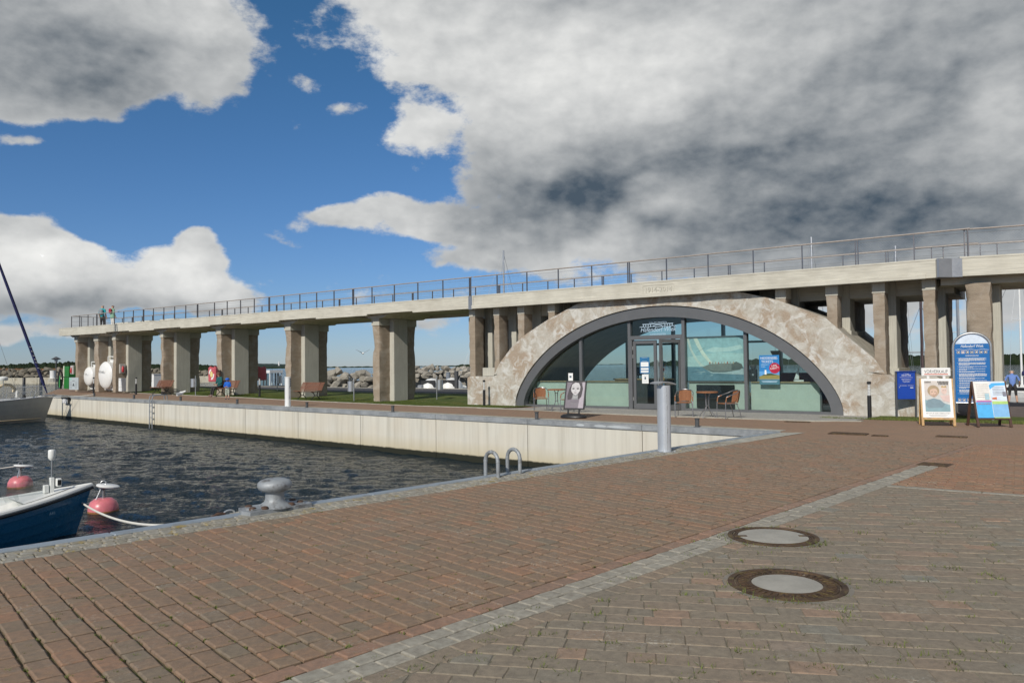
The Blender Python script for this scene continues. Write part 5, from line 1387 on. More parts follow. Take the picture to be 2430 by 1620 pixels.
# ---- cafe chairs and tables
m_wick = C_('wicker', (.27,.115,.05), rough=.7, var=.3, scale=40, bump=.4, bscale=120)
m_tube = C_('chair_tube', (.30,.30,.31), rough=.35, metal=.8)
def cafe_chair(P, rz, lab):
    t = thing('cafe_chair', lab, 'chair', P, rz, 'wicker cafe chairs')
    build('seat', MB().box(-.20,.20,-.22,.20,.40,.425,.01), m_wick, t)
    n = 10; mb = MB().grid(lambda a, b: (-.165+.33*a+(.02*math.sin(math.pi*b))*(1 if a > .5 else -1 if a < .5 else 0), .20+.07*b+.035*(math.sin(math.pi*a)), .43+.33*b+.02*math.sin(math.pi*a)), n, 8)
    mb2 = MB().grid(lambda a, b: (-.165+.33*a+(.02*math.sin(math.pi*b))*(1 if a > .5 else -1 if a < .5 else 0), .225+.07*b+.035*(math.sin(math.pi*a)), .43+.33*b+.02*math.sin(math.pi*a)), n, 8)
    mb.add(mb2.v, mb2.f); build('backrest', mb, m_wick, t, True)
    for i in range(9): x = -.15+i*.0375; build('weave_strand', MB().tube([(x,.195+.035*math.sin(math.pi*(x+.165)/.33)-.004,.44),(x,.26+.035*math.sin(math.pi*(x+.165)/.33)-.004,.74)], .006, 4), m_wick, t)
    loop = [(-.25,-.21,-.0),(-.25,-.20,.42),(-.25,-.16,.60),(-.25,.0,.655),(-.24,.14,.70),(-.17,.25,.76),(0,.30,.785),(.17,.25,.76),(.24,.14,.70),(.25,.0,.655),(.25,-.16,.60),(.25,-.20,.42),(.25,-.21,0)]
    build('arm_frame', MB().tube(loop, .012, 7), m_tube, t, True)
    for s_ in (-1,1): build('rear_leg', MB().tube([(s_*.19,.16,.41),(s_*.21,.24,.22),(s_*.22,.29,.0)], .012, 7), m_tube, t, True)
    build('seat_frame', MB().tube([(-.25,-.20,.41),(.25,-.20,.41)], .011, 6).tube([(-.22,.18,.405),(.22,.18,.405)], .011, 6).tube([(-.25,-.2,.41),(-.2,.17,.41)], .011, 6).tube([(.25,-.2,.41),(.2,.17,.41)], .011, 6), m_tube, t, True)
    for s_ in (-1,1): build('arm_wrap', MB().tube([(s_*.25,-.195,.46),(s_*.25,-.17,.585),(s_*.25,-.06,.63)], .017, 7), m_wick, t, True)
    return t
def cafe_table(P, lab):
    t = thing('cafe_table', lab, 'table', P, .4, 'round cafe tables')
    build('top', MB().lathe([(.285,.705),(.295,.71),(.295,.73),(.28,.735)], 32), C_('table_glass', (.10,.10,.10), rough=.08), t, True)
    build('rim', MB().lathe([(.296,.70),(.305,.705),(.305,.737),(.296,.74)], 32), m_wick, t, True)
    for i in range(4):
        a = math.pi/2*i+.4; c, s_ = math.cos(a), math.sin(a)
        build('leg', MB().tube([(.10*c,.10*s_,.70),(.055*c,.055*s_,.62),(.05*c,.05*s_,.32),(.09*c,.09*s_,.22),(.22*c,.22*s_,.09),(.255*c,.255*s_,.0)], .011, 7), m_tube, t, True)
    for z in (.34,.60): build('ring', MB().tube([(.058*math.cos(a),.058*math.sin(a),z) for a in [2*math.pi*i/14 for i in range(14)]], .008, 6, True), m_tube, t, True)
    return t
cafe_table(gpf(1679,990.5), 'round glass-topped cafe table between the two chairs right of the door')
cafe_table(gpf(1321,974.5), 'round glass-topped cafe table left of the tilted poster stand')
Pc = gpf(1625,988); cafe_chair(Pc, faces(Pc)-.1, 'wicker cafe chair facing the basin beside the open door')
Pc = gpf(1728,992); cafe_chair(Pc, faces(Pc)-R(62), 'wicker cafe chair turned side-on to the right-hand table')
Pc = gpf(1284,973.5); cafe_chair(Pc, faces(Pc)+.05, 'wicker cafe chair facing the basin at the left foot of the arch')
Pc = gpf(1352,978); cafe_chair(Pc, faces(Pc)-R(60), 'wicker cafe chair mostly hidden behind the tilted poster stand')
# ---- tilted poster stand (pavement sign)
P = gp(1361,991); t = thing('poster_stand', 'black framed poster stand with a black and white portrait, leaning on its dark foot', 'sign', P, faces(P)-R(22))
build('foot', MB().lathe([(.36,-.0),(.385,.02),(.37,.06),(.30,.10),(.16,.125),(.01,.13)], 28, Matrix.Diagonal((1.05,.62,1,1))), m_black, t, True)
for s_ in (-1,1): build('spring_leg', MB().tube([(s_*.17,0,.10),(s_*.17,.03,.26)], .028, 8), m_black, t, True)
TP = Matrix.Translation((0,.03,.24)) @ Matrix.Rotation(R(-17),4,'X')
mb = MB(); W, H = .295, .80
mb.box(-W-.03,W+.03,-.02,.02,0,.04,.006,TP).box(-W-.03,W+.03,-.02,.02,H-.04+.06,H+.06,.006,TP).box(-W-.03,-W+.012,-.02,.02,.04,H+.02,.004,TP).box(W-.012,W+.03,-.02,.02,.04,H+.02,.004,TP)
build('frame', mb, m_black, t)
build('backing', MB().box(-W,W,-.005,.012,.03,H+.03,0,TP), m_black, t)
pr = flat(t, TP @ Matrix.Translation((0,-.008,.0)) @ UPRIGHT)
g = lambda n_, v, tint=(1,1,1): C_('print_grey_'+n_, (v*tint[0],v*tint[1],v*tint[2]), rough=.5, var=.08, scale=14)
pr.rect('print_ground', -W+.01, W-.01, .04, H+.02, g('ground', .16, (1.05,.9,1.05)))
pr.poly('print_light', [(.12,.04),(W-.01,.04),(W-.01,H+.02),(.2,H+.02),(.16,.4)], g('light', .36, (1.05,.93,1.03)))
pr.poly('print_hair', [(-.24,.40),(-.2,.62),(-.12,.80),(.02,.82),(.18,.80),(.23,.62),(.20,.38),(.12,.30),(.04,.42),(-.06,.40),(-.12,.30),(-.22,.28)], g('hair', .035, (1.2,.95,1.1)))
pr.poly('print_neck', [(-.07,.44),(.09,.44),(.10,.30),(-.08,.30)], g('neck', .26))
pr.poly('print_face', [(-.14,.60),(-.12,.74),(-.02,.81),(.09,.79),(.145,.68),(.14,.56),(.08,.46),(.02,.43),(-.06,.46),(-.12,.53)], g('face', .50, (1.02,.98,.98)))
for x0 in (-.07,.07): pr.poly('print_eye', [(x0-.055,.622),(x0,.598),(x0+.055,.622),(x0,.648)], g('eye', .05)); pr.poly('print_brow', [(x0-.055,.672),(x0,.69),(x0+.055,.672),(x0,.682)], g('brow', .10))
pr.poly('print_nose', [(.0,.60),(.02,.54),(-.015,.535)], g('nose', .42)); pr.poly('print_lips', [(-.045,.498),(.0,.510),(.05,.498),(.0,.482)], g('lips', .22, (1.1,.85,.9)))
pr.poly('print_hand', [(-.24,.08),(-.20,.18),(-.10,.27),(.05,.285),(.14,.255),(.16,.20),(.10,.14),(.12,.09),(-.02,.06),(-.1,.10),(-.18,.05)], g('hand', .52))
for i in range(3): pr.poly('print_finger', [(-.12+i*.01,.235-i*.045),(.13-i*.01,.225-i*.045),(.13-i*.01,.217-i*.045),(-.12+i*.01,.225-i*.045)], g('finger', .2))
text_part('lettering', 'ANTIST', .045, g('text', .6), t, TP @ Matrix.Translation((.02,-.03,.335)) @ UPRIGHT)
# ---- boards at the right
m_pine = C_('pine_wood', (.48,.29,.115), rough=.6, var=.2, scale=12); m_dwood = C_('dark_stained_wood', (.075,.035,.022), rough=.55, var=.25, scale=14)
m_paper = C_('white_paper', (.80,.80,.78), rough=.7, var=.02)
def a_frame(P, rz, W, H, mat, name, lab, tilt=13, legs=.13):
    t = thing(name, lab, 'A-board', P, rz)
    T0 = Matrix.Translation((0,0,0)) @ Matrix.Rotation(R(-tilt),4,'X')
    for s_ in (-1,1):
        x0, x1 = (s_*W/2-.028, s_*W/2+.028); build('front_leg', MB().box(x0,x1,-.02,.02,0,H,.004,T0), mat, t)
        T1 = Matrix.Translation((0,2*H*math.sin(R(tilt)),0)) @ Matrix.Rotation(R(tilt),4,'X'); build('rear_leg', MB().box(x0,x1,-.02,.02,0,H-.02,.004,T1), mat, t)
    for z in (legs*H, H-.05): build('rail', MB().box(-W/2+.028,W/2-.028,-.018,.018,z,z+.05,.003,T0), mat, t)
    build('board', MB().box(-W/2+.01,W/2-.01,-.026,-.0205,legs*H+.05,H-.005,0,T0), m_paper, t)
    return t, T0
P = gpf(2228,1010.5); t, T0 = a_frame(P, faces(P)+R(8), .66, 1.14, m_pine, 'ticket_board', 'pine A-board with a festival poster and a white VORVERKAUF header')
pr = flat(t, T0 @ Matrix.Translation((0,-.027,0)) @ UPRIGHT)
c_ = lambda n_, c: C_('print_'+n_, c, rough=.6, var=.1, scale=9)
pr.rect('print_picture', -.26, .26, .34, 1.08, c_('haze', (.52,.52,.50)))
pr.poly('print_sky', [(-.26,.72),(.26,.72),(.26,1.08),(-.26,1.08)], c_('warmgrey', (.55,.50,.46)))
pr.poly('print_sea', [(-.26,.34),(.26,.34),(.26,.50),(.1,.56),(-.1,.60),(-.26,.62)], c_('seagreen', (.20,.33,.37)))
pr.poly('print_coat', [(-.26,.50),(-.2,.62),(-.08,.66),(.06,.62),(.16,.52),(.1,.44),(-.2,.42)], c_('coat', (.16,.24,.28)))
pr.oval('print_hair', -.075, .84, .125, .135, c_('fair_hair', (.36,.26,.15))); pr.oval('print_face', -.07, .80, .085, .115, c_('face', (.58,.40,.30))); pr.poly('print_fringe', [(-.165,.84),(-.15,.93),(-.06,.97),(.03,.92),(.05,.83),(.0,.89),(-.07,.90),(-.13,.87)], c_('fair_hair', (.36,.26,.15)))
for x0 in (-.105,-.04): pr.oval('print_eye', x0, .815, .014, .008, c_('eye', (.10,.07,.05)), .0195, 8)
pr.poly('print_cheek', [(-.05,.72),(.0,.74),(.01,.84),(-.02,.80)], c_('cheek', (.44,.29,.21)), .019); pr.poly('print_mouth', [(-.10,.755),(-.045,.755),(-.07,.747)], c_('mouth', (.33,.16,.13)), .0195); pr.poly('print_beard', [(-.14,.76),(-.07,.69),(.0,.76),(-.03,.735),(-.1,.735)], c_('stubble', (.40,.28,.20)), .019)
for x0 in (.13,.172): pr.oval('print_eye', x0, .85, .01, .006, c_('eye', (.10,.07,.05)), .0195, 8)
pr.oval('print_face', .15, .84, .06, .085, c_('face2', (.62,.46,.40))); pr.poly('print_crown', [(.09,.92),(.11,.97),(.15,.94),(.19,.97),(.21,.92)], c_('gold', (.42,.28,.10)))
pr.poly('print_shawl', [(.06,.72),(.26,.74),(.26,.56),(.12,.60)], c_('shawl', (.62,.46,.42)))
pr.bars('print_title', [(-.25+i*.027,-.232+i*.027,1.035,1.068) for i in range(5)]+[(.02+i*.03,.042+i*.03,1.035,1.07) for i in range(8)]+[(.04+i*.03,.062+i*.03,.99,1.025) for i in range(7)], m_black, .022)
text_part('lettering', 'SCHWUR DER GERECHTEN', .036, m_dgrey, t, T0 @ Matrix.Translation((0,-.031,.285)) @ UPRIGHT, .5)
pr.bars('print_lines', [(-.2,.2,.25,.258),(-.17,.17,.23,.236),(-.25,-.12,.185,.19),(.1,.22,.185,.19)], c_('lines', (.35,.35,.35)), .004)
hd = build('header_board', MB().box(-.31,.31,-.04,.03,1.17,1.37,.012,Matrix.Translation((0,.26,0))), m_white, t)
build('header_face', MB().box(-.275,.275,-.046,-.0405,1.19,1.35,0,Matrix.Translation((0,.26,0))), m_paper, hd)
text_part('lettering', 'VORVERKAUF', .115, m_dgrey, hd, Matrix.Translation((0,.26-.049,1.245)) @ UPRIGHT, .50)
build('red_rule', MB().box(-.25,.25,-.049,-.047,1.208,1.228,0,Matrix.Translation((0,.26,0))), C_('rule_red', (.55,.09,.03), rough=.5), hd)
for s_ in (-.17,.17): build('header_strut', MB().box(s_-.03,s_+.03,.225,.275,1.08,1.18,.004), m_white, t)
P = gpf(2361,1013); t, T0 = a_frame(P, faces(P)+R(24), .70, 1.08, m_dwood, 'excursion_board', 'dark wood A-board covered in blue and white excursion posters', 15, .16)
pr = flat(t, T0 @ Matrix.Translation((0,-.027,0)) @ UPRIGHT)
pr.rect('print_sheet', -.33, -.0, .60, 1.06, c_('sheet1', (.80,.77,.72))); pr.rect('print_sheet', .0, .34, .62, 1.07, c_('sheet2', (.66,.75,.86)))
pr.poly('print_wave', [(-.01,.98),(.06,1.03),(.34,1.04),(.34,.98),(.12,.97),(.0,.88)], c_('sky_blue', (.08,.42,.78)))
pr.rect('print_sheet', -.34, .0, .21, .58, c_('cyan', (.08,.42,.78))); pr.rect('print_sheet', .01, .34, .21, .60, c_('blue_band', (.22,.46,.74)))
pr.rect('print_band', -.33, .0, .58, .62, c_('magenta', (.52,.18,.42))); pr.rect('print_band', .01, .34, .53, .60, c_('lime', (.42,.62,.20))); pr.rect('print_band', .01, .34, .205, .225, c_('lime', (.42,.62,.20)))
pr.poly('print_red', [(.02,.68),(.12,.70),(.12,.64),(.02,.65)], c_('orange_red', (.62,.16,.06))); pr.rect('print_photo', .26, .33, .72, .82, c_('photo', (.20,.20,.26))); pr.rect('print_photo', -.13, -.04, .64, .78, c_('pale_blue', (.38,.58,.66)))
pr.poly('print_boat', [(-.30,.47),(-.16,.47),(-.18,.43),(-.28,.42)], m_white); pr.rect('print_photo', -.30,-.16,.24,.31, c_('seaphoto', (.10,.30,.42))); pr.rect('print_photo', -.12,-.02,.27,.33, c_('seaphoto', (.10,.30,.42)))
pr.poly('print_stripe', [(.01,.40),(.34,.44),(.34,.34),(.01,.32)], c_('white_stripe', (.70,.76,.80))); pr.bars('print_lines', [(.05,.3,.93-i*.035,.937-i*.035) for i in range(6)]+[(-.30,-.03,1.0-i*.05,1.006-i*.05) for i in range(7)], c_('lines', (.35,.35,.35)), .02)
text_part('lettering', 'AUSFLUGSFAHRTEN', .04, c_('orange_red', (.62,.16,.06)), t, T0 @ Matrix.Translation((-.17,-.05,.525)) @ UPRIGHT, .28)
# blue letterbox on posts
P = B(bu(2150,24.75,930),24.75,0); P.z = fz(P); t = thing('letterbox', 'bright blue letterbox cabinet on two grey posts', 'letterbox', P, faces(P)+R(14)); t.scale = (1.06,1.06,1.06)
m_lblue = C_('letterbox_blue', (.008,.055,.36), rough=.35, var=.05)
for s_ in (-1,1): build('post', MB().box(s_*.245-.022,s_*.245+.022,-.02,.03,-.05,1.27,.003), m_dgrey, t)
build('cabinet', MB().box(-.222,.222,-.06,.14,.52,1.26,.006), m_lblue, t); build('lid', MB().box(-.24,.24,-.09,.15,1.262,1.285,.004), m_lblue, t)
build('slot_line', MB().box(-.222,.222,-.0625,-.0605,.925,.932), m_dgrey, t)
TL_ = lambda z: Matrix.Translation((0,-.0625,z)) @ UPRIGHT
text_part('lettering', 'Hafendorf Wiek', .062, m_paper, t, TL_(1.155), .24, shear=.25); text_part('lettering', 'YACHTHAFEN', .022, m_paper, t, TL_(1.205), .13)
text_part('lettering', 'Hafenmeisterbuero', .032, m_paper, t, TL_(1.055), .24); text_part('lettering', 'Hier Meldung an', .028, m_paper, t, TL_(1.02), .2); text_part('lettering', 'Hafenmeister', .028, m_paper, t, TL_(.985), .17)
text_part('lettering', 'Sportboothafen - Anmeldung', .026, m_paper, t, TL_(.885), .34)
pr = flat(t, Matrix.Translation((0,-.061,0)) @ UPRIGHT); pr.bars('print_wave', [(-.16+i*.032,-.128+i*.032,1.115+.004*math.sin(i*1.2),1.12+.004*math.sin(i*1.2)) for i in range(10)], m_paper, .003); pr.rect('keyhole_plate', -.19,-.165,.835,.855, m_lens, .004); pr.rect('name_plate', .09,.17,.825,.842, m_paper, .004)
# tall harbour rules board
P = B(bu(2309,24.2,930),24.2,0); P.z = fz(P); t = thing('harbour_rules_board', 'tall round-topped blue harbour rules board with white text in a grey tube frame', 'sign', P, faces(P)+R(6)); t.scale = (1.03,1.03,1.035)
W = .40; HT = 2.27; zb_ = .47
arcp = [(W*math.cos(math.pi*i/18), HT-W*.92+W*.92*math.sin(math.pi*i/18)) for i in range(19)]
build('tube_frame', MB().tube([(W+.03,0,-.1),(W+.03,0,HT-W*.9)]+[(x*1.075,0,z+.03) for x, z in arcp[1:-1]]+[(-W-.03,0,HT-W*.9),(-W-.03,0,-.1)], .033, 10).tube([(-W,0,zb_),(W,0,zb_)], .02, 8), m_galv, t, True)
m_bblue = C_('board_blue', (.012,.135,.40), rough=.35, var=.05)
build('panel', MB().prism([(W,zb_),*arcp,(-W,zb_)], -.008, .008, Matrix(((1,0,0,0),(0,0,1,0),(0,1,0,0),(0,0,0,1)))), m_bblue, t)
pr = flat(t, Matrix.Translation((0,-.009,0)) @ UPRIGHT)
top = [(x, z) for x, z in arcp if z > HT-.29]
pr.poly('print_sky', [(x*.985, z-.006) for x, z in top], c_('board_sky', (.62,.70,.80)), .002)
pr.poly('print_sea', [(-.385,1.93)]+[(-.385+i*.077, 1.985+.012*math.sin(i*1.7)) for i in range(11)]+[(.385,1.93)], m_bblue, .003)
def TT(z, x=0): return Matrix.Translation((x,-.0135,z)) @ UPRIGHT
text_part('lettering', 'Hafendorf Wiek', .105, m_paper, t, TT(1.925), .52, shear=.25)
pr.bars('print_wave', [(-.38+i*.038,-.342+i*.038,1.865+.01*math.sin(i*.9),1.872+.01*math.sin(i*.9)) for i in range(20)], m_paper, .004)
for i in range(7):
    x = -.31+i*.103; pr.rect('pictogram', x-.036,x+.036,1.765,1.835, m_paper, .003); pr.rect('pictogram_field', x-.031,x+.031,1.77,1.83, c_('picto', (.04,.03,.05)) if i in (0,2,3,4,5,6) else c_('pictow', (.4,.28,.30)), .004); pr.poly('pictogram_mark', [(x-.024,1.785),(x+.024,1.785),(x+.012+.004*(i%3),1.81),(x-.006*(i%2),1.818-.01*(i%2))], m_paper, .005)
    if i < 7: pr.rect('pictogram', x-.036,x+.036,.51,.585, m_paper, .003); pr.rect('pictogram_field', x-.031,x+.031,.515,.58, c_('picto2', (.08,.07,.14)), .004); pr.poly('pictogram_mark', [(x-.024,.53),(x+.024,.53),(x+.01,.556),(x-.008,.562)], m_paper, .005)
text_part('lettering', 'HAFENORDNUNG', .052, m_paper, t, TT(1.69), .30)
bars = []; z = 1.65; rb = random.Random(4)
for para in (5,4,2,2,2,5,2,2,2,1,3,4,1):
    bars.append((-.345,-.335,z-.012,z-.004))
    for q in range(para):
        x = -.31
        xe = (.33 if q < para-1 else rb.uniform(-.1,.15))-rb.uniform(0,.06)
        while x < xe:
            w_ = rb.uniform(.02,.055); bars.append((x, min(xe,x+w_), z-.013, z-.003)); x += w_+.007
        z -= .0195
    z -= .022
pr.bars('text_lines', bars, m_paper, .003)
# ---- office interior and window prints
def oT(u, v, z): return Matrix.Translation((u-OO[0], v-OO[1], z)) @ UPRIGHT
u0, z0_ = bp(1627,905,AF+.44); u1, z1_ = bp(1763,805,AF+.44)
z0_, z1_ = .93, 2.42; W = (u1-u0)
yp = thing('yacht_picture', 'large window picture of a racing yacht heeling in blue-grey water', 'picture', B(u0+W/2, AF+.46, z0_), AB)
H = z1_-z0_
build('backing', MB().box(-W/2,W/2,0,.015,0,H), C_('picture_back', (.5,.55,.52), rough=.6), yp)
build('picture_rail', MB().box(-W/2,W/2,-.03,-.0,-.05,-.0).box(-W/2,W/2,-.03,0,H,H+.05), m_frame, yp)
pr = flat(yp, UPRIGHT); X = lambda x: (x-.5)*W; Y = lambda y: y*H
def q_(name, pts, m, lift): pr.poly(name, [(X(a), Y(b)) for a, b in pts], m, lift)
p_ = lambda n_, c: C_('yacht_print_'+n_, c, rough=.5, var=.12, scale=7)
q_('print_sky', [(0,.30),(1,.30),(1,1),(0,1)], p_('sky', (.40,.58,.62)), .001)
q_('print_sky_low', [(0,.30),(1,.30),(1,.62),(.6,.66),(0,.55)], p_('sky2', (.52,.68,.68)), .002)
q_('print_cloud', [(.35,.70),(.5,.78),(.7,.76),(.95,.82),(1,.74),(.8,.68),(.5,.66)], p_('cloud', (.62,.74,.73)), .003)
q_('print_sea', [(0,0),(1,0),(1,.31),(0,.33)], p_('sea', (.17,.29,.36)), .004)
for i in range(26):
    rx = random.Random(i); x, y, w_, h_ = rx.uniform(0,.9), rx.uniform(.01,.28), rx.uniform(.05,.16), rx.uniform(.008,.03); q_('print_wave', [(x,y),(min(1,x+w_),y+.01),(min(1,x+w_*.8),y+h_)], p_('foam' if i % 2 else 'dark', (.52,.60,.62) if i % 2 else (.09,.18,.25)), .005+.0002*i)
q_('print_spray', [(.35,.27),(.55,.30),(1,.28),(1,.14),(.7,.16),(.45,.18)], p_('foam', (.52,.60,.62)), .0105)
q_('print_hull', [(.30,.32),(.42,.38),(.62,.40),(.85,.40),(.97,.38),(.99,.30),(.93,.25),(.70,.22),(.50,.22),(.36,.26)], p_('hull', (.24,.25,.23)), .0115)
q_('print_hull_side', [(.80,.38),(.88,.44),(.97,.38),(.99,.30),(.93,.25),(.80,.25)], p_('hull2', (.12,.13,.12)), .012)
q_('print_keel', [(.36,.26),(.50,.22),(.70,.22),(.93,.25),(.7,.20),(.48,.20)], p_('keel', (.09,.11,.11)), .0125)
q_('print_sail', [(.15,1),(.22,1),(.32,.70),(.46,.44),(.52,.40),(.42,.41),(.30,.60),(.20,.84)], p_('sail', (.82,.82,.72)), .013)
q_('print_sail', [(.03,1),(.07,1),(.12,.74),(.22,.50),(.33,.34),(.27,.33),(.16,.52),(.08,.76)], p_('sail2', (.70,.74,.68)), .0135)
for i in range(9): rx = random.Random(40+i); x = .42+.05*i; q_('print_crew', [(x,.39),(x+.025,.39),(x+.02,.43+rx.uniform(0,.03)),(x+.004,.43)], p_('crew'+str(i % 3), ((.45,.12,.08),(.35,.36,.36),(.55,.42,.30))[i % 3]), .014)
q_('print_boom', [(.20,.66),(.36,.78),(.361,.785),(.2,.665)], p_('keel', (.09,.11,.11)), .0145)
# ticket poster
u0, z0_ = bp(1803,912,GV-.02); u1, z1_ = bp(1849,842,GV-.02); W, H = u1-u0, z1_-z0_
tp = thing('ticket_poster', 'blue HIDDENSEE-TICKETS poster with lighthouse and red discount disc, on the glass', 'poster', B(u0+W/2, GV-.03, z0_), AB)
build('sheet', MB().box(-W/2,W/2,0,.01,0,H), C_('poster_blue', (.02,.20,.50), rough=.45), tp); pr = flat(tp, UPRIGHT)
q_('print_sky', [(0,.16),(1,.16),(1,.45),(0,.45)], c_('poster_sky', (.10,.33,.62)), .001); q_('print_dune', [(0,.18),(1,.18),(1,.32),(.7,.36),(.3,.34),(0,.28)], c_('dune', (.26,.23,.06)), .002); q_('print_bush', [(.1,.30),(.9,.32),(.6,.38),(.3,.37)], c_('bush', (.05,.08,.03)), .003)
q_('print_footer', [(0,0),(1,0),(1,.17),(0,.17)], c_('footer', (.05,.16,.20)), .003); q_('print_tower', [(.26,.34),(.36,.34),(.35,.50),(.27,.50)], m_paper, .004); q_('print_tower_top', [(.27,.50),(.35,.50),(.31,.53)], c_('bush', (.05,.08,.03)), .005)
text_part('lettering', 'HIDDENSEE-', .115, m_paper, tp, Matrix.Translation((0,-.004,H*.86)) @ UPRIGHT, W*.86); text_part('lettering', 'TICKETS', .115, m_paper, tp, Matrix.Translation((-W*.10,-.004,H*.74)) @ UPRIGHT, W*.58); text_part('lettering', 'ABFAHRT', .06, C_('pale_print', (.45,.62,.75), rough=.5), tp, Matrix.Translation((-W*.22,-.004,H*.655)) @ UPRIGHT, W*.40); text_part('lettering', 'WIEK', .06, MATS['pale_print'], tp, Matrix.Translation((-W*.30,-.004,H*.585)) @ UPRIGHT, W*.22)
pr.oval('discount_disc', W*.27, H*.56, W*.27, W*.27, C_('disc_red', (.42,.015,.045), rough=.4), .006)
text_part('lettering', '10%', .10, m_paper, tp, Matrix.Translation((W*.25,-.008,H*.60)) @ Matrix.Rotation(R(-8),4,'Y') @ UPRIGHT, W*.26); text_part('lettering', 'RABATT', .085, m_paper, tp, Matrix.Translation((W*.27,-.008,H*.525)) @ Matrix.Rotation(R(-8),4,'Y') @ UPRIGHT, W*.42)
pr.bars('print_lines', [(-W*.4,W*.4,H*.11,H*.125),(-W*.35,W*.36,H*.075,H*.09)], MATS['pale_print'], .0045)
# notices on the closed door leaf
def notice(name, x0, y0, x1, y1, c, lab, cat='notice'):
    a, za = bp(x0, y1, GV-.04); b_, zb2 = bp(x1, y0, GV-.04); o = thing(name, lab, cat, B((a+b_)/2, GV-.045, za), AB); w, h = b_-a, zb2-za
    build('sheet', MB().box(-w/2,w/2,0,.006,0,h), c, o); return o, w, h
o, w, h = notice('opening_hours_sign', 1519,847,1541,886, C_('sign_blue', (.03,.16,.34), rough=.4), 'blue sign with three white fields on the closed glass door')
pr = flat(o, UPRIGHT)
for a, b_ in ((.42,.70),(.22,.34),(.06,.17)): pr.rect('white_field', -w*.40,w*.40,h*a,h*b_, m_paper, .003)
pr.bars('print_lines', [(-w*.25,w*.25,h*.55,h*.565),(-w*.3,w*.3,h*.95,h*.965),(-w*.25,w*.25,h*.76,h*.775)], MATS['pale_print'], .005)
o, w, h = notice('paper_notice', 1524,888,1539,909.5, m_paper, 'small white paper notice below the blue sign on the glass door'); pr = flat(o, UPRIGHT); pr.rect('print_photo', -w*.12,w*.12,h*.45,h*.72, c_('noticephoto', (.08,.12,.16)), .003); pr.bars('print_lines', [(-w*.3,w*.3,h*.3,h*.31),(-w*.3,w*.3,h*.22,h*.23),(-w*.25,w*.25,h*.85,h*.87)], c_('lines', (.35,.35,.35)), .004)
o, w, h = notice('price_card', 1349,885,1359.5,903, m_paper, 'small white card standing on the sill left of the mullion'); pr = flat(o, UPRIGHT); pr.rect('print_photo', -w*.25,w*.2,h*.4,h*.65, c_('noticephoto', (.08,.12,.16)), .003)
# black screen panel behind the glass
u0, z0_ = bp(1653,967,GV+.1); u1, z1_ = bp(1742,913,GV+.1); o = thing('dark_panel', 'black panel propped behind the glass below the yacht picture', 'panel', B((u0+u1)/2, GV+.12, -.08), AB)
build('screen', MB().box(-(u1-u0)/2,(u1-u0)/2,0,.03,z0_+.08,z1_+.08), m_black, o); build('stand', MB().box(-.3,.3,.0,.06,0,z0_+.08), m_black, o)
# furniture inside
t = thing('brochure_rack', 'tall wire brochure rack full of leaflets behind the closed door leaf', 'rack', B(-12.35,26.25,-.08), AB+.5)
build('pole', MB().box(-.02,.02,-.02,.02,0,1.75), m_alu, t)
for i in range(9): build('leaflet', MB().box(-.02,.16,-.16,-.12,.15+i*.17,.28+i*.17,0,Matrix.Rotation(R(i*7),4,'Z')), c_('leaf'+str(i % 4), ((.10,.30,.50),(.55,.40,.20),(.60,.60,.58),(.30,.10,.08))[i % 4]), t)
t = thing('office_desk', 'dark reception desk inside the office behind the door', 'desk', B(-13.9,28.2,-.08), AB)
build('top', MB().box(-1.2,1.2,-.35,.35,.98,1.03), m_sill, t); build('front', MB().box(-1.15,1.15,-.3,-.26,0,.98), m_dgrey, t); build('side', MB().box(-1.15,-1.1,-.3,.3,0,.98).box(1.1,1.15,-.3,.3,0,.98), m_dgrey, t)
build('monitor', MB().box(-.5,0,-.02,.02,1.15,1.5).box(-.28,-.22,-.02,.02,1.03,1.15), m_black, t)
t = thing('pendant_lamp', 'dark bowl pendant lamp hanging inside the right window', 'lamp', B(-8.35,27.3,1.95), AB)
build('shade', MB().lathe([(.02,-.18),(.10,-.15),(.15,-.06),(.17,.0),(.16,.0),(.02,-.14)], 18), m_black, t, True); build('cable', MB().tube([(0,0,-.02),(0,0,1.0)], .006, 5), m_white, t)
t = thing('red_sofa', 'deep red sofa inside the right-hand window', 'sofa', B(-7.5,27.4,-.08), AB)
m_sofa = C_('sofa_red', (.25,.02,.04), rough=.7); build('seat', MB().box(-.8,.8,-.35,.35,.2,.55,.06), m_sofa, t); build('backrest', MB().box(-.8,.8,.25,.45,.4,1.25,.06), m_sofa, t); build('armrest', MB().box(-.95,-.8,-.35,.4,.2,.75,.04).box(.8,.95,-.35,.4,.2,.75,.04), m_sofa, t)
t = thing('coffee_machine', 'black coffee machine on the sill in the right-hand window', 'coffee machine', B(-8.62,25.75,.905), AB+.2)
build('body', MB().box(-.12,.12,-.1,.12,0,.42,.02), m_black, t); build('hopper', MB().lathe([(.07,.42),(.10,.52),(.10,.56),(.01,.57)], 12), m_dgrey, t, True); build('spout', MB().box(-.03,.03,-.15,-.1,.2,.26), m_galv, t)
t = thing('model_sailboat', 'small model sailing boat with pale sails on the office sill', 'model boat', B(-7.15,25.75,.905), AB)
build('hull', MB().prism([(-.15,0),(-.1,.04),(.1,.04),(.17,0),(.1,-.04),(-.1,-.04)], 0, .06), m_white, t); build('sail', MB().prism([(-.13,.08),(.02,.08),(.02,.5)], -.004,.004, Matrix(((1,0,0,0),(0,0,1,0),(0,1,0,0),(0,0,0,1)))), m_paper, t); build('mast', MB().tube([(.03,0,.05),(.03,0,.52)], .005, 5), m_sill, t)
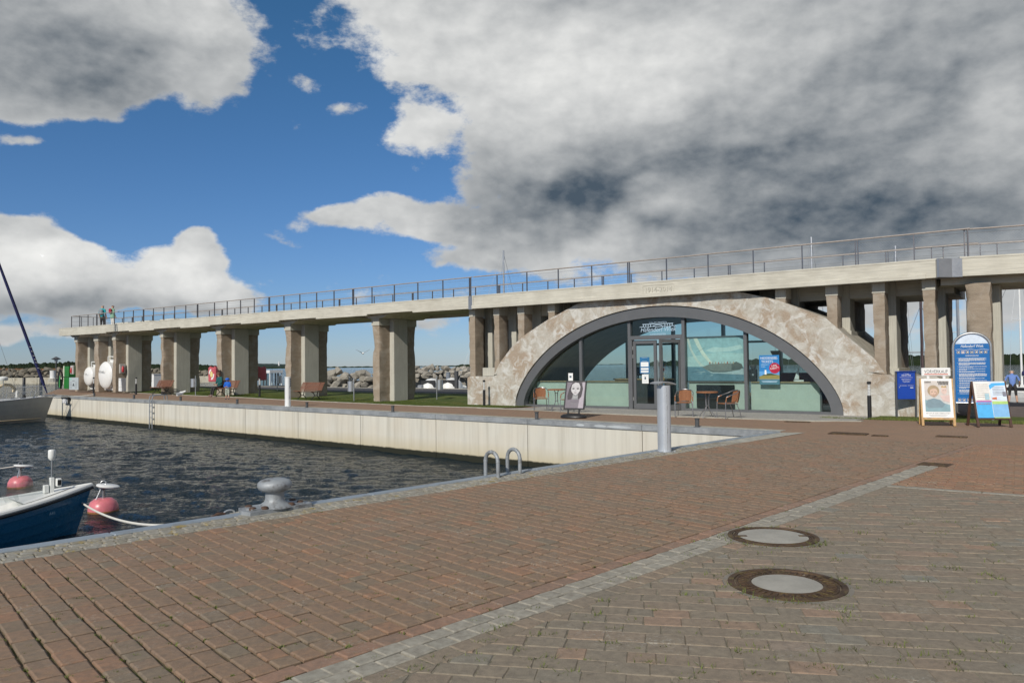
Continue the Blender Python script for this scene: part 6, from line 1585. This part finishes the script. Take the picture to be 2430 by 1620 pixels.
# ================================================================== people
def person(name, label, P, rz, J, mats, scale=1.0, extras=None):
    """J: joint positions (metres, local, facing -Y). One continuous body grown by Skin + Subdivision; faces take the material of the nearest bone."""
    bones = [('pelvis','spine','top'),('spine','chest','top'),('chest','neck','collar'),('neck','head','skin'),('head','crown','hair'),
             ('chest','shl','top'),('shl','ell','sleeve'),('ell','wrl','fore'),('wrl','hal','skin'),('chest','shr','top'),('shr','elr','sleeve'),('elr','wrr','fore'),('wrr','har','skin'),
             ('pelvis','hil','bottom'),('hil','knl','bottom'),('knl','anl','shin'),('anl','tol','shoe'),('pelvis','hir','bottom'),('hir','knr','bottom'),('knr','anr','shin'),('anr','tor','shoe')]
    rad = dict(pelvis=.145, spine=.135, chest=.15, neck=.055, head=.098, crown=.075, shl=.068, shr=.068, ell=.046, elr=.046, wrl=.032, wrr=.032, hal=.036, har=.036, hil=.10, hir=.10, knl=.062, knr=.062, anl=.042, anr=.042, tol=.040, tor=.040)
    rad.update(J.get('_rad', {}))
    t = thing(name, label, 'person', P, rz)
    me = bpy.data.meshes.new('body'); bm = bmesh.new(); lay_ = bm.verts.layers.skin.verify(); vm = {}
    for k_ in rad:
        v = bm.verts.new(Vector(J[k_])*scale); vm[k_] = v; v[lay_].radius = (rad[k_]*scale, rad[k_]*scale*(.72 if k_ in ('chest','spine','pelvis') else 1)); v[lay_].use_root = (k_ == 'pelvis')
    for a, b_, m_ in bones: bm.edges.new((vm[a], vm[b_]))
    # fingers: short chains leaving the palm
    for h_, w_ in (('hal','wrl'),('har','wrr')):
        d = (Vector(J[h_])-Vector(J[w_])).normalized(); sd = d.cross(Vector((0,1,0))).normalized()
        for i, ln in enumerate((.055,.065,.06,.045)):
            base = vm[h_]; q = Vector(J[h_])+sd*(i-1.5)*.019+d*.03; f1 = bm.verts.new(q*scale); f2 = bm.verts.new((q+d*ln+Vector((0,-.015,0)))*scale)
            for f_ in (f1, f2): f_[lay_].radius = (.0095*scale,)*2
            bm.edges.new((base, f1)); bm.edges.new((f1, f2))
        q = Vector(J[w_]).lerp(Vector(J[h_]), .55)+sd*-.035; f1 = bm.verts.new(q*scale); f2 = bm.verts.new((q+d*.04+sd*-.012)*scale)
        for f_ in (f1, f2): f_[lay_].radius = (.011*scale,)*2
        bm.edges.new((vm[h_], f1)); bm.edges.new((f1, f2))
    bm.to_mesh(me); bm.free()
    tmp = bpy.data.objects.new('tmp', me); col.objects.link(tmp); sk = tmp.modifiers.new('s', 'SKIN'); ss = tmp.modifiers.new('d', 'SUBSURF'); ss.levels = 2; ss.render_levels = 2
    dg = bpy.context.evaluated_depsgraph_get(); out = bpy.data.meshes.new_from_object(tmp.evaluated_get(dg)); bpy.data.objects.remove(tmp)
    order = ['skin','top','sleeve','fore','bottom','shin','shoe','hair']
    out.materials.clear()
    for k_ in order: out.materials.append(mats[k_])
    segs = [(Vector(J[a])*scale, Vector(J[b_])*scale, m_) for a, b_, m_ in bones]
    for f in out.polygons:
        c = f.center; best = None
        for a, b_, m_ in segs:
            ab = b_-a; tt = max(0, min(1, (c-a).dot(ab)/max(1e-9, ab.dot(ab)))); d = (c-(a+ab*tt)).length-(.05 if m_ in ('top','bottom') else 0)
            if best is None or d < best[0]: best = (d, 'top' if m_ == 'collar' else m_)
        f.material_index = order.index(best[1]); f.use_smooth = True
    out.name = 'body'; o = bpy.data.objects.new('body', out); col.objects.link(o); o.parent = t
    hd = Vector(J['head'])*scale; fw = Vector(J.get('_look', (0,-1,0))).normalized(); sd = fw.cross(Vector((0,0,1))).normalized()
    up_ = Vector((0,0,1))
    mb = MB().tube([hd+fw*.085*scale+up_*.02*scale, hd+fw*.118*scale-up_*.012*scale], [.008*scale,.016*scale], 6); build('nose', mb, mats['skin'], t, True)
    mb = MB()
    for s_ in (-1,1): mb.sphere(hd+fw*.088*scale+sd*.034*s_*scale+up_*.022*scale, .011*scale,.011*scale,.008*scale, 8, 5)
    build('eyes', mb, m_black, t, True); build('mouth', MB().sphere(hd+fw*.088*scale-up_*.045*scale, .022*scale,.018*scale,.006*scale, 8, 5), C_('lip_colour', (.30,.12,.09), rough=.6), t, True)
    mb = MB()
    for s_ in (-1,1): mb.sphere(hd+sd*.098*s_*scale, .016*scale,.022*scale,.03*scale, 8, 5)
    build('ears', mb, mats['skin'], t, True)
    if mats.get('cap'):
        mb = MB(); prof = [(.112,.01),(.113,.04),(.10,.085),(.06,.125),(.005,.14)]
        mb.lathe([(r_*scale, z*scale) for r_, z in prof], 16, Matrix.Translation(hd)); 
        if mats.get('peak'): mb.prism([tuple((sd*x+fw*y)[:2]) for x, y in ((-.08*scale,.07*scale),(.08*scale,.07*scale),(.05*scale,.19*scale),(-.05*scale,.19*scale))], .02*scale, .03*scale, Matrix.Translation(hd))
        build('cap' if mats.get('peak') else 'hair', mb, mats['cap'], t, True)
    return t
def pm(**k):
    return k
cl = lambda n_, c: C_('cloth_'+n_, c, rough=.85, var=.12, scale=12)
STAND = dict(pelvis=(0,0,.93), spine=(0,.01,1.08), chest=(0,.0,1.32), neck=(0,0,1.50), head=(0,-.02,1.63), crown=(0,0,1.70), shl=(-.18,0,1.42), shr=(.18,0,1.42), ell=(-.24,.03,1.14), elr=(.24,.03,1.14), wrl=(-.24,-.08,.92), wrr=(.24,-.08,.92), hal=(-.235,-.11,.84), har=(.235,-.11,.84), hil=(-.09,0,.88), hir=(.09,0,.88), knl=(-.10,-.02,.48), knr=(.10,-.02,.48), anl=(-.11,.02,.08), anr=(.11,.02,.08), tol=(-.12,-.14,.04), tor=(.12,-.14,.04))
grey_hair = cl('grey_hair', (.32,.28,.25)); brown_hair = cl('brown_hair', (.12,.07,.045)); trs_dark = cl('dark_trousers', (.03,.028,.028)); shoe_d = cl('dark_shoe', (.03,.03,.035))
DZ = 4.345
# two walkers on the deck
Pn = B(bu(243,27.2,750),27.2,DZ); J = dict(STAND)
tq = cl('turquoise', (.02,.36,.40))
pt = person('person', 'person in a turquoise shirt and dark trousers with a rucksack, on the walkway', Pn, faces(Pn)+math.pi-R(35), J, dict(skin=m_skin, top=tq, sleeve=tq, fore=m_skin, bottom=trs_dark, shin=trs_dark, shoe=shoe_d, hair=grey_hair), 1.06)
build('rucksack', MB().box(-.15,.15,.10,.26,1.12,1.50,.05), cl('rucksack_grey', (.22,.25,.28)), pt)
Pn = B(bu(267,26.9,750),26.9,DZ); J = dict(STAND)
mg = cl('mint_jacket', (.20,.36,.26)); wt_ = cl('white_trousers', (.68,.66,.62))
pt = person('person', 'person in a mint green jacket and white trousers with a red rucksack, on the walkway', Pn, faces(Pn)+math.pi-R(60), J, dict(skin=m_skin, top=mg, sleeve=mg, fore=mg, bottom=wt_, shin=wt_, shoe=shoe_d, hair=brown_hair), .98)
build('rucksack', MB().box(-.12,.12,.10,.24,1.10,1.44,.05), cl('rucksack_red', (.33,.03,.05)), pt); build('jacket_hem', MB().lathe([(.20,.80),(.19,.92),(.16,1.05)], 16, Matrix.Diagonal((1,.75,1,1))), mg, pt, True)
# seated woman on the bench
SIT = dict(pelvis=(0,-.10,.53), spine=(0,-.10,.70), chest=(0,-.14,.93), neck=(.01,-.18,1.10), head=(.03,-.22,1.22), crown=(.03,-.20,1.29), shl=(-.17,-.14,1.02), shr=(.17,-.14,1.02), ell=(-.22,-.18,.76), elr=(.24,-.20,.76), wrl=(-.06,-.38,.66), wrr=(.15,-.42,.66), hal=(.0,-.43,.66), har=(.12,-.49,.66), hil=(-.09,-.14,.50), hir=(.09,-.14,.50), knl=(-.09,-.56,.48), knr=(.10,-.56,.48), anl=(-.10,-.62,.08), anr=(.09,-.66,.08), tol=(-.11,-.78,.04), tor=(.10,-.82,.04), _look=(.7,-.7,-.2))
Pn = P2+U*(-.58)+N*0; Pn.z = P2.z-.02
teal = cl('teal_jacket', (.012,.10,.105))
person('person', 'person in a teal jacket and black trousers sitting on a bench', Pn, AB+.05, SIT, dict(skin=m_skin, top=teal, sleeve=teal, fore=teal, bottom=trs_dark, shin=trs_dark, shoe=cl('pale_shoe', (.30,.20,.18)), hair=brown_hair, cap=brown_hair), 1.0)
# child in blue
Pn = gp(540,947.5); Pn.z = .0; KID = dict(STAND); KID.update(chest=(0,0,1.26), neck=(0,0,1.42), head=(0,-.02,1.57), crown=(0,0,1.66), wrl=(-.10,-.24,1.02), wrr=(.12,-.24,1.02), hal=(-.03,-.29,1.03), har=(.04,-.29,1.03), ell=(-.27,-.02,1.06), elr=(.27,-.02,1.06), shl=(-.19,0,1.36), shr=(.19,0,1.36), _rad=dict(head=.14, crown=.12, pelvis=.19, spine=.185, chest=.185, neck=.07, hil=.125, hir=.125, shl=.085, shr=.085, ell=.07, elr=.07, knl=.09, knr=.09))
bj = cl('bright_blue_jacket', (.01,.115,.52)); camo = C_('camouflage_shorts', (.36,.40,.34), rough=.85, var=.6, scale=16)
t = person('person', 'child in a bright blue jacket, blue cap and patterned shorts standing by the bench', Pn, faces(Pn)-R(25), KID, dict(skin=m_skin, top=bj, sleeve=bj, fore=bj, bottom=camo, shin=m_skin, shoe=cl('navy_shoe', (.03,.05,.11)), hair=bj), .61)
build('cap', MB().lathe([(.100,.0),(.103,.03),(.09,.07),(.05,.10),(.005,.108)], 16, Matrix.Translation((0,-.012,.965))), bj, t, True); build('cap_peak', MB().prism([(-.07,-.07),(.07,-.07),(.05,-.17),(-.05,-.17)], .965, .975), bj, t)
# man on the pontoon at the right
PZ = -.72; Pn = gp(2404,957,PZ)
BEND = dict(STAND); BEND.update(pelvis=(0,.08,.90), spine=(0,.04,1.05), chest=(.0,-.06,1.26), neck=(0,-.14,1.43), head=(0,-.22,1.54), crown=(0,-.22,1.62), shl=(-.19,-.08,1.36), shr=(.19,-.08,1.36), ell=(-.30,-.02,1.10), elr=(.30,-.02,1.10), wrl=(-.30,-.20,.92), wrr=(.32,-.20,.92), hal=(-.30,-.27,.86), har=(.32,-.27,.86), hil=(-.10,.06,.86), hir=(.10,.06,.86), knl=(-.13,.02,.48), knr=(.13,.02,.48), anl=(-.17,.05,.08), anr=(.17,.05,.08), tol=(-.20,-.10,.04), tor=(.20,-.10,.04))
lb = cl('light_blue_shirt', (.13,.22,.50)); 
person('person', 'person in a light blue T-shirt and black shorts seen from behind on the pontoon', Pn, faces(Pn)+math.pi+R(5), BEND, dict(skin=m_skin, top=lb, sleeve=lb, fore=m_skin, bottom=trs_dark, shin=m_skin, shoe=shoe_d, hair=grey_hair), 1.06)
# pontoon he stands on
t = thing('pontoon', 'grey timber pontoon behind the right-hand boards', 'pontoon', Vector((Pn.x, Pn.y, PZ)), -.12)
m_plank = C_('weathered_plank', (.30,.28,.25), rough=.9, var=.25, scale=8)
for i in range(26): build('plank', MB().box(-3.0+i*.25+.004,-3.0+i*.25+.244,-.75,1.6,-.06,0), m_plank, t)
build('edge_beam', MB().box(-3,3.5,-.80,-.752,-.28,-.01), m_plank, t); 
for x in (-2,0,2): build('float', MB().box(x-.6,x+.6,-.6,1.4,-.7,-.07,.05), m_dgrey, t)
# ================================================================== gulls
m_gullw = C_('gull_white', (.76,.76,.74), rough=.7); m_gullg = C_('gull_grey', (.28,.29,.31), rough=.7)
Pg = gp(428.6,951)+Vector((0,0,.212)); t = thing('gull', 'grey and white gull perched on a quay bollard', 'gull', Pg, faces(Pg)+R(95))
build('body', MB().lathe([(.004,-.20),(.05,-.13),(.085,-.02),(.09,.06),(.06,.14),(.045,.19),(.05,.235),(.035,.28),(.005,.295)], 14, Matrix.Translation((0,.02,.13)) @ Matrix.Rotation(R(62),4,'X')), m_gullw, t, True)
for s_ in (-1,1): build('wing', MB().sphere((s_*.07,.05,.14), .028,.17,.06, 10, 7), m_gullg, t, True)
build('tail', MB().prism([(-.03,.2),(.03,.2),(.012,.33),(-.012,.33)], .08, .095), m_black, t); build('beak', MB().tube([(0,-.275,.275),(0,-.33,.265)], [.012,.003], 6), C_('beak_yellow', (.55,.36,.04), rough=.5), t, True)
for s_ in (-1,1): build('leg', MB().tube([(s_*.03,.02,.08),(s_*.03,.02,.0)], .007, 5), MATS['beak_yellow'], t)
r_ = ray(861,838); Pg = CAM+r_*(70/r_.y); t = thing('gull', 'small gull flying above the breakwater', 'gull', Pg, .5)
build('body', MB().sphere((0,0,0), .09,.25,.09, 10, 7), m_gullw, t, True)
for s_ in (-1,1): build('wing', MB().prism([(0,-.08),(s_*.3,-.14),(s_*.75,.02),(s_*.3,.04),(0,.1)], -.01, .01, Matrix.Rotation(-s_*R(28),4,'Y')), m_gullg, t)
# ================================================================== background
def far(x, d, z=0):                           # a spot at range d in the direction of pixel column x
    r = ray(x, 868); k = d/math.hypot(r.x, r.y); return Vector((r.x*k, r.y*k, z))
m_wood = None
def wood_mat(name, c1, c2):
    m, nt, b = new_mat(name); k = NT(nt); p = k.pos((1,1,1.6)); f = k.noise(p, .09, 6, .7); g_ = k.noise(p, .5, 4, .7)
    k.l(k.mix(g_, k.ramp(f, [(.35,c1),(.65,c2)]), tuple(q*.55 for q in c1)), b.inputs['Base Color']); b.inputs['Roughness'].default_value = 1; b.inputs['Specular IOR Level'].default_value = .1
    k.l(k.bump(g_, 1, 2.5), b.inputs['Normal']); return m
m_forest = wood_mat('far_forest', (.022,.038,.018), (.055,.075,.03)); m_farhill = wood_mat('hazed_hill_woods', (.04,.065,.06), (.075,.10,.085)); m_field = wood_mat('far_fields', (.16,.14,.075), (.10,.12,.06))  # far hill greens shifted towards blue: haze put into the colour
def shore(name, x0, x1, d, prof, mat, tree=1.0, depth=60, step=2.0, lab=None):
    """wooded land: prof gives the top edge (pixel column, pixel row); crowns break up the skyline"""
    mb = MB(); n = int((x1-x0)/step); top = []; 
    def yrow(x):
        for (a, ya_), (b_, yb_) in zip(prof, prof[1:]):
            if a <= x <= b_: return ya_+(yb_-ya_)*(x-a)/(b_-a)
        return prof[0][1] if x < prof[0][0] else prof[-1][1]
    rows = []
    for i in range(n+1):
        x = x0+(x1-x0)*i/n; base = far(x, d, ZW-.5); r = ray(x, yrow(x)); zt_ = CAMH+r.z*(d/math.hypot(r.x, r.y)); px = d/F
        hgt = tree*px*(2.6*mnoise.fractal(Vector((x*.09, d, 1)), 1, 2, 3)+1.6*abs(mnoise.noise(Vector((x*.31, d, 7))))+.8*mnoise.noise(Vector((x*.9, d, 3))))
        zt_ = max(ZW+.3, zt_+hgt)
        dirv = Vector((base.x, base.y, 0)).normalized()
        rows.append([base, base+dirv*4+Vector((0,0,(zt_-ZW)*.55)), base+dirv*depth*.35+Vector((0,0,zt_-base.z)), base+dirv*depth+Vector((0,0,(zt_-base.z)*.9)), base+dirv*(depth*1.5)])
    for a, b_ in zip(rows, rows[1:]):
        for j in range(4): mb.face([a[j], b_[j], b_[j+1], a[j+1]])
    o = build(name, mb, mat); o['kind'] = 'stuff'; return weld(o, .01)
shore('far_wood', -250, 330, 620, [(-250,858),(0,866),(60,862),(100,861),(180,858),(330,858)], m_forest, 1.6)
shore('far_wood', 300, 520, 900, [(300,864),(380,864),(420,863),(470,864),(520,868)], m_forest, 1.2)
shore('hill', 470, 980, 5200, [(470,872),(540,866),(580,862),(640,862),(690,864),(720,867),(780,870),(980,871)], m_farhill, .25, 900, 4)
shore('low_coast', 470, 1700, 2600, [(470,872),(560,870.5),(690,870.5),(760,870),(1000,868.2),(1110,866.5),(1400,865),(1700,860)], m_forest, .55, 300, 3)
shore('far_wood', 1080, 1140, 1400, [(1080,868),(1095,864.5),(1130,864),(1140,866)], m_forest, .6, 80)
shore('far_wood', 1500, 2100, 900, [(1500,862),(1600,856),(1800,852),(2100,848)], m_forest, 1.2, 80)
shore('far_wood', 2000, 2900, 520, [(2000,848),(2130,843),(2200,842),(2400,840),(2700,832),(2900,832)], m_forest, 1.4, 80)
t = thing('hill_tower', 'tiny white tower on the far hill', 'tower', far(662,5150,0), 0)
zt_ = hz(t.location,662,858.5); z0_ = hz(t.location,662,863.5)
build('shaft', MB().lathe([(5,z0_-10),(4,zt_)], 8), m_white, t); build('cap', MB().lathe([(5,zt_),(1,zt_+3)], 8), m_white, t)
# jetty wall on the far side of the harbour
a, b_ = gp(-120,911.5,ZW), gp(525,906.0,ZW)
dv = (b_-a); ja = math.atan2(dv.y, dv.x); L = dv.length
t = thing('jetty_wall', 'low pale concrete jetty wall across the outer harbour at the left', 'wall', a, ja)
hh = hz(gp(100,910.3,ZW),100,896)-ZW
for i in range(12): build('wall_panel', MB().box(L*i/12+.05,L*(i+1)/12-.05,0,1.2,-1,hh), C_('jetty_concrete', (.45,.42,.34), rough=.9, var=.12, scale=.8, dirt=(.33,.29,.21)), t)
for x in (57,97,140):
    P = gp(x, 911, ZW); t = thing('fender_pile', 'dark fender pile at the jetty wall '+{57:'behind the yacht rigging',97:'behind the navy foresail',140:'next to the lamp post'}[x], 'pile', P, ja, 'fender piles at the jetty wall'); build('pile', MB().lathe([(.28,-1),(.28,hz(P,x,897)-ZW),(.2,hz(P,x,897)-ZW+.1)], 10), m_black, t, True)
P = far(126,175,0); t = thing('harbour_beacon', 'short white beacon post on the stone breakwater at the left', 'beacon', Vector((P.x,P.y,hz(P,126,895)-.3)), 0); build('post', MB().lathe([(.55,0),(.55,hz(P,126,879)-t.location.z-.2),(.6,hz(P,126,879)-t.location.z)], 14), m_white, t, True); build('base', MB().lathe([(.9,-.6),(.8,.1)], 12), m_conc, t)
P = far(133,120,0); t = thing('lamp_post', 'dark harbour lamp post with a round hat beside the end pier', 'lamp post', Vector((P.x,P.y,-.5)), 0)
zt_ = hz(P,133,846)+.5
build('pole', MB().lathe([(.09,-.6),(.07,zt_*.5),(.055,zt_-.5)], 10), m_dgrey, t, True); build('lamp_hat', MB().lathe([(.16,zt_-.45),(.62,zt_-.32),(.2,zt_-.08),(.06,zt_)], 16), m_dgrey, t, True); build('lamp_glass', MB().lathe([(.12,zt_-.85),(.2,zt_-.6),(.2,zt_-.45)], 12), m_lens, t, True)
# boulders
def boulder_mesh(seed):
    bm = bmesh.new(); bmesh.ops.create_icosphere(bm, subdivisions=2, radius=1.15); rr = random.Random(seed); sc_ = Vector((rr.uniform(.8,1.3), rr.uniform(.7,1.1), rr.uniform(.55,.85)))
    planes = [(Vector((rr.gauss(0,1),rr.gauss(0,1),rr.gauss(0,1))).normalized(), rr.uniform(.42,.78)) for _ in range(14)]
    for v in bm.verts:
        for n_, d in planes:
            k_ = v.co.dot(n_)
            if k_ > d: v.co -= n_*(k_-d)
        v.co += v.co*.06*mnoise.noise(v.co*2+Vector((seed,0,0))); v.co = Vector((v.co.x*sc_.x, v.co.y*sc_.y, v.co.z*sc_.z))
    me = bpy.data.meshes.new('boulder'); bm.to_mesh(me); bm.free(); return me
m_bld = paver_mat('boulder_stone', [(0,(.36,.335,.28)),(.4,(.44,.41,.35)),(.7,(.29,.275,.23)),(1,(.40,.37,.31))], speck=.2, bump=.8)
m_bld2 = paver_mat('dark_boulder_stone', [(0,(.20,.18,.14)),(.4,(.25,.225,.17)),(.7,(.15,.14,.11)),(1,(.22,.20,.15))], speck=.15, bump=.8)
bms = [boulder_mesh(i) for i in range(8)]; bms2 = []
for me in bms: me.materials.append(m_bld); m2 = me.copy(); m2.materials.clear(); m2.materials.append(m_bld2); bms2.append(m2)
def breakwater(lab, pxs, d, ytop, ybot, size, meshes, seed):
    rr = random.Random(seed); P = far(sum(pxs)/2, d, ZW); t = thing('breakwater', lab, 'breakwater', P, 0, None)
    x = pxs[0]; k_ = d/F; step = size*.62/k_
    rows = max(2, int((ybot-ytop)*k_/(size*.42)))
    for row in range(rows):
        x = pxs[0]-rr.uniform(0, step)
        while x < pxs[1]+step:
            yy = ybot-(ybot-ytop)*(row+.5)/rows+rr.uniform(-.12,.12)*(ybot-ytop); yt = ytop
            q = far(x, d+row*size*.55+rr.uniform(-.3,.3)*size); q.z = CAMH+(ray(x, yy).z)*(q.length/math.hypot(ray(x,yy).x, ray(x,yy).y))
            o = bpy.data.objects.new('boulder', rr.choice(meshes)); col.objects.link(o); o.parent = t; s_ = size*rr.uniform(.42,.72)
            o.matrix_local = Matrix.Translation(q-P) @ Matrix.Rotation(rr.uniform(0,6.28),4,'Z') @ Matrix.Rotation(rr.uniform(-.5,.5),4,'X') @ Matrix.Diagonal((s_,s_,s_,1))
            x += step*rr.uniform(.8,1.25)
    mb = MB(); k0, k1 = far(pxs[0]-6, d+size), far(pxs[1]+6, d+size)
    for p_ in (k0, k1): pass
    zt_ = CAMH+ray(sum(pxs)/2, ytop+(ybot-ytop)*.35).z*d
    mb.face([(*(k0-P)[:2],-1),(*(k1-P)[:2],-1),(*(k1-P)[:2],zt_-ZW-.4),(*(k0-P)[:2],zt_-ZW-.4)]); dd = Vector((P.x,P.y,0)).normalized()*size*3
    mb.face([(*(k0-P)[:2],zt_-ZW-.4),(*(k1-P)[:2],zt_-ZW-.4),(*(k1-P+dd)[:2],zt_-ZW-.4),(*(k0-P+dd)[:2],zt_-ZW-.4)])
    build('rubble_core', mb, meshes[0].materials[0], t)
breakwater('pale boulder breakwater seen between the piers behind the litter bin', (762,905), 88, 880, 924, 1.35, bms, 1)
breakwater('long boulder breakwater behind the moored motorboat', (985,1130), 120, 870.5, 897, 1.25, bms, 2)
breakwater('dark stone breakwater behind the jetty wall at the left', (-60,215), 205, 876, 898, 1.9, bms2, 3)
breakwater('dark stone breakwater seen between two piers, by the red lifebuoy box', (440,545), 200, 879, 896, 1.7, bms2, 4)
breakwater('dark stone breakwater seen behind the tanks', (340,400), 200, 877, 897, 1.7, bms2, 5)
shore('reed_bank', -120, 230, 240, [(-120,873),(0,874),(100,874.5),(230,873)], C_('reeds', (.16,.085,.04), rough=1, var=.3, scale=.4), .5, 20)
# storage container seen beside the last pier
P = B(bu(370,34,897),34,0); t = thing('storage_container', 'white storage container on the lane behind the piers', 'container', P, AB); hh = hz(P,370,888.5)
build('body', MB().box(-.55,.55,-.5,.5,.02,hh,.02), m_white, t); build('lid', MB().box(-.58,.58,-.53,.53,hh,hh+.05), m_white, t); build('door_gap', MB().box(-.01,.01,-.505,-.5,.1,hh-.1), m_dgrey, t)
# glass cabin on a float behind the lane
P = far(643,92,ZW+.4); t = thing('floating_cabin', 'small glass cabin with white frame floating behind the lane', 'cabin', P, AB); w = 17.5*92/F; zb2, zt_ = hz(P,643,914)-P.z, hz(P,643,878)-P.z
build('float', MB().box(-w-.3,w+.3,-1,1,-.6,zb2-.02), m_dgrey, t); build('roof', MB().box(-w-.1,w+.1,-.9,.9,zt_-.32,zt_), m_white, t)
for x in (-w,-w*.3,w*.3,w): build('post', MB().box(x-.05,x+.05,-.85,-.75,zb2,zt_-.32).box(x-.05,x+.05,.75,.85,zb2,zt_-.32), m_dgrey if abs(x) < w*.9 else m_white, t)
for a_, b2_ in ((-w+.06,-w*.3-.06),(-w*.3+.06,w*.3-.06),(w*.3+.06,w-.06)): build('pane', MB().face([(a_,-.8,zb2),(b2_,-.8,zb2),(b2_,-.8,zt_-.34),(a_,-.8,zt_-.34)]), m_glass, t)
build('rail', MB().box(-w,w,-.83,-.77,(zb2+zt_)*.42,(zb2+zt_)*.42+.05), m_dgrey, t)
# motorboats behind the lawn
def motorboat(x, d, L, lab, hullm, stripe, ang, outboard=True, cuddy=True):
    P = far(x, d, ZW); t = thing('motorboat', lab, 'boat', P, ang); fb = 1.0
    mb, gw = hull(L, 2.1, -.15, lambda q: fb+.25*q*q, 18, 6, .5, 2.3, 0, .88, .3); sh_ = lambda q: [(a_-.2, b2_, c) for a_, b2_, c in q]
    build('hull', mb, hullm, t, True); mb = MB()
    for a_, b2_ in zip(gw, gw[1:]): mb.face([(a_[0],-a_[1],a_[2]-.04),(b2_[0],-b2_[1],b2_[2]-.04),(b2_[0],b2_[1],b2_[2]-.04),(a_[0],a_[1],a_[2]-.04)])
    build('deck', mb, m_deck, t)
    build('stripe', MB().tube([(px,py*1.01,pz*.62) for px,py,pz in gw]+[], .07, 6).tube([(px,-py*1.01,pz*.62) for px,py,pz in gw], .07, 6).tube([(-.01,-gw[0][1],.62),(-.01,gw[0][1],.62)], .07, 6), stripe, t, True)
    if cuddy: build('cuddy', MB().sphere((L*.5,0,1.0), L*.26,.86,.92, 14, 8), m_gel, t, True); build('windscreen', MB().box(L*.30,L*.34,-.6,.6,1.2,1.75,.05), m_black, t)
    if outboard: build('outboard', MB().box(-.45,-.05,-.2,.2,.7,1.45,.06).box(-.3,-.16,-.06,.06,-.3,.7), m_galv, t)
    return t
motorboat(1046, 60, 5.2, 'white motorboat with a red stripe moored behind the lane, before the breakwater', m_gel, m_red, R(75))
motorboat(1000, 59, 5.0, 'blue-hulled motorboat partly hidden by a pier, beside the red-striped boat', C_('royal_blue_hull', (.01,.04,.22), rough=.3), m_navy, R(78))
for (x, y0, y1, d, lab) in ((1083,881,928,56,'tall grey mooring pedestal on the lane edge behind the lawn'),(1063.5,884,910,80,'grey mooring pole standing in the water behind the motorboat')):
    P = far(x, d, 0); P.z = hz(P,x,y1); t = thing('mooring_post', lab, 'post', P, AB); hh = hz(P,x,y0)-P.z; w = 4.2*d/F
    build('column', MB().box(-w,w,-w*.8,w*.8,-.6,hh,.02), m_dgrey if d < 60 else m_galv, t); build('cap', MB().box(-w*1.1,w*1.1,-w,w,hh,hh+.03), m_galv, t)
# yachts behind the building: hull, cabin, mast, rig
def yacht(x, d, yt, L, lab, cover=None, heading=0.0, mastm=None, z0=ZW, spread=.5, mastr=.07):
    P = far(x, d, z0); t = thing('sailing_yacht', lab, 'yacht', P, heading); H = hz(P,x,yt)-z0; o_ = L*.58
    mb, gw = hull(L, L*.32, -.3, lambda q: .85+.22*q*q, 16, 6, .5, 2.3, 0, .75, .4); mb.v = [(a_-o_, b2_, c) for a_, b2_, c in mb.v]; build('hull', mb, m_gel, t, True)
    gw = [(a_-o_, b2_, c) for a_, b2_, c in gw]; mb = MB()
    for a_, b2_ in zip(gw, gw[1:]): mb.face([(a_[0],-a_[1],a_[2]),(b2_[0],-b2_[1],b2_[2]),(b2_[0],b2_[1],b2_[2]),(a_[0],a_[1],a_[2])])
    build('deck', mb, m_deck, t); build('cabin', MB().box(-1.9,1.1,-.75,.75,.8,1.35,.12), m_gel, t); build('cabin_window', MB().box(-1.5,.7,-.775,-.752,1.02,1.2).box(-1.5,.7,.752,.775,1.02,1.2), m_black, t)
    mm_ = mastm or m_alu; build('mast', MB().tube([(0,0,.8),(0,0,H)], mastr, 8), mm_, t, True)
    build('spreader', MB().tube([(-.0,-spread*1.6,H*.58),(0,spread*1.6,H*.58)], .02, 6), mm_, t)
    build('boom', MB().tube([(0,0,1.9),(-L*.36,0,1.95)], .05, 6), mm_, t, True)
    if cover: build('sail_cover', MB().tube([(-.1,0,2.05),(-L*.2,0,2.12),(-L*.36,0,2.0)], [.16,.2,.1], 8), cover, t, True)
    rg = MB()
    for s_ in (-1,1): rg.tube([(-.1,s_*L*.15,.9),(0,s_*spread*1.6,H*.58),(0,0,H*.97)], .008, 4)
    rg.tube([(L*.42,0,1.05),(0,0,H*.98)], .012, 5).tube([(-o_,0,.9),(0,0,H)], .008, 4); build('rigging', rg, wire_m, t); return t
br_mast = C_('brown_mast', (.09,.06,.06), rough=.5)
yacht(1197.5, 62, 594, 9, 'yacht behind the arch whose tall pale mast shows left of its crown', None, AB+R(80))
yacht(1932, 66, 562, 9, 'yacht behind the viaduct whose white mast tops the railing above the arch', None, AB+R(80))
yacht(2132, 66, 583, 8, 'yacht behind the viaduct whose short mast tip shows through the railing', None, AB+R(80))
yacht(2189, 40, 714, 7.5, 'small white yacht with a brown mast seen between two columns', None, AB+R(100), br_mast, mastr=.06)
yacht(2276, 44, 640, 8.5, 'yacht with a white mast seen between the last column and the end pier', None, AB+R(95), None)
yacht(2424, 56, 610, 9, 'yacht with navy sail cover behind the person in the light blue shirt', m_navy, AB+R(150), m_white, mastr=.06)
yacht(2342, 95, 846, 7, 'distant yacht with low masts beyond the pontoon', m_navy, AB+R(60), m_alu)
# stray things on the paving
t = thing('black_lid', 'tiny dark oval lid lying in the paving below the ribbed manhole cover', 'lid', gp(2026,1427), .3); build('lid', MB().lathe([(.026,0),(.026,.004),(.022,.006),(.004,.0065)], 14), m_dgrey, t, True); build('rim', MB().lathe([(.029,0),(.029,.003)], 14), m_black, t)
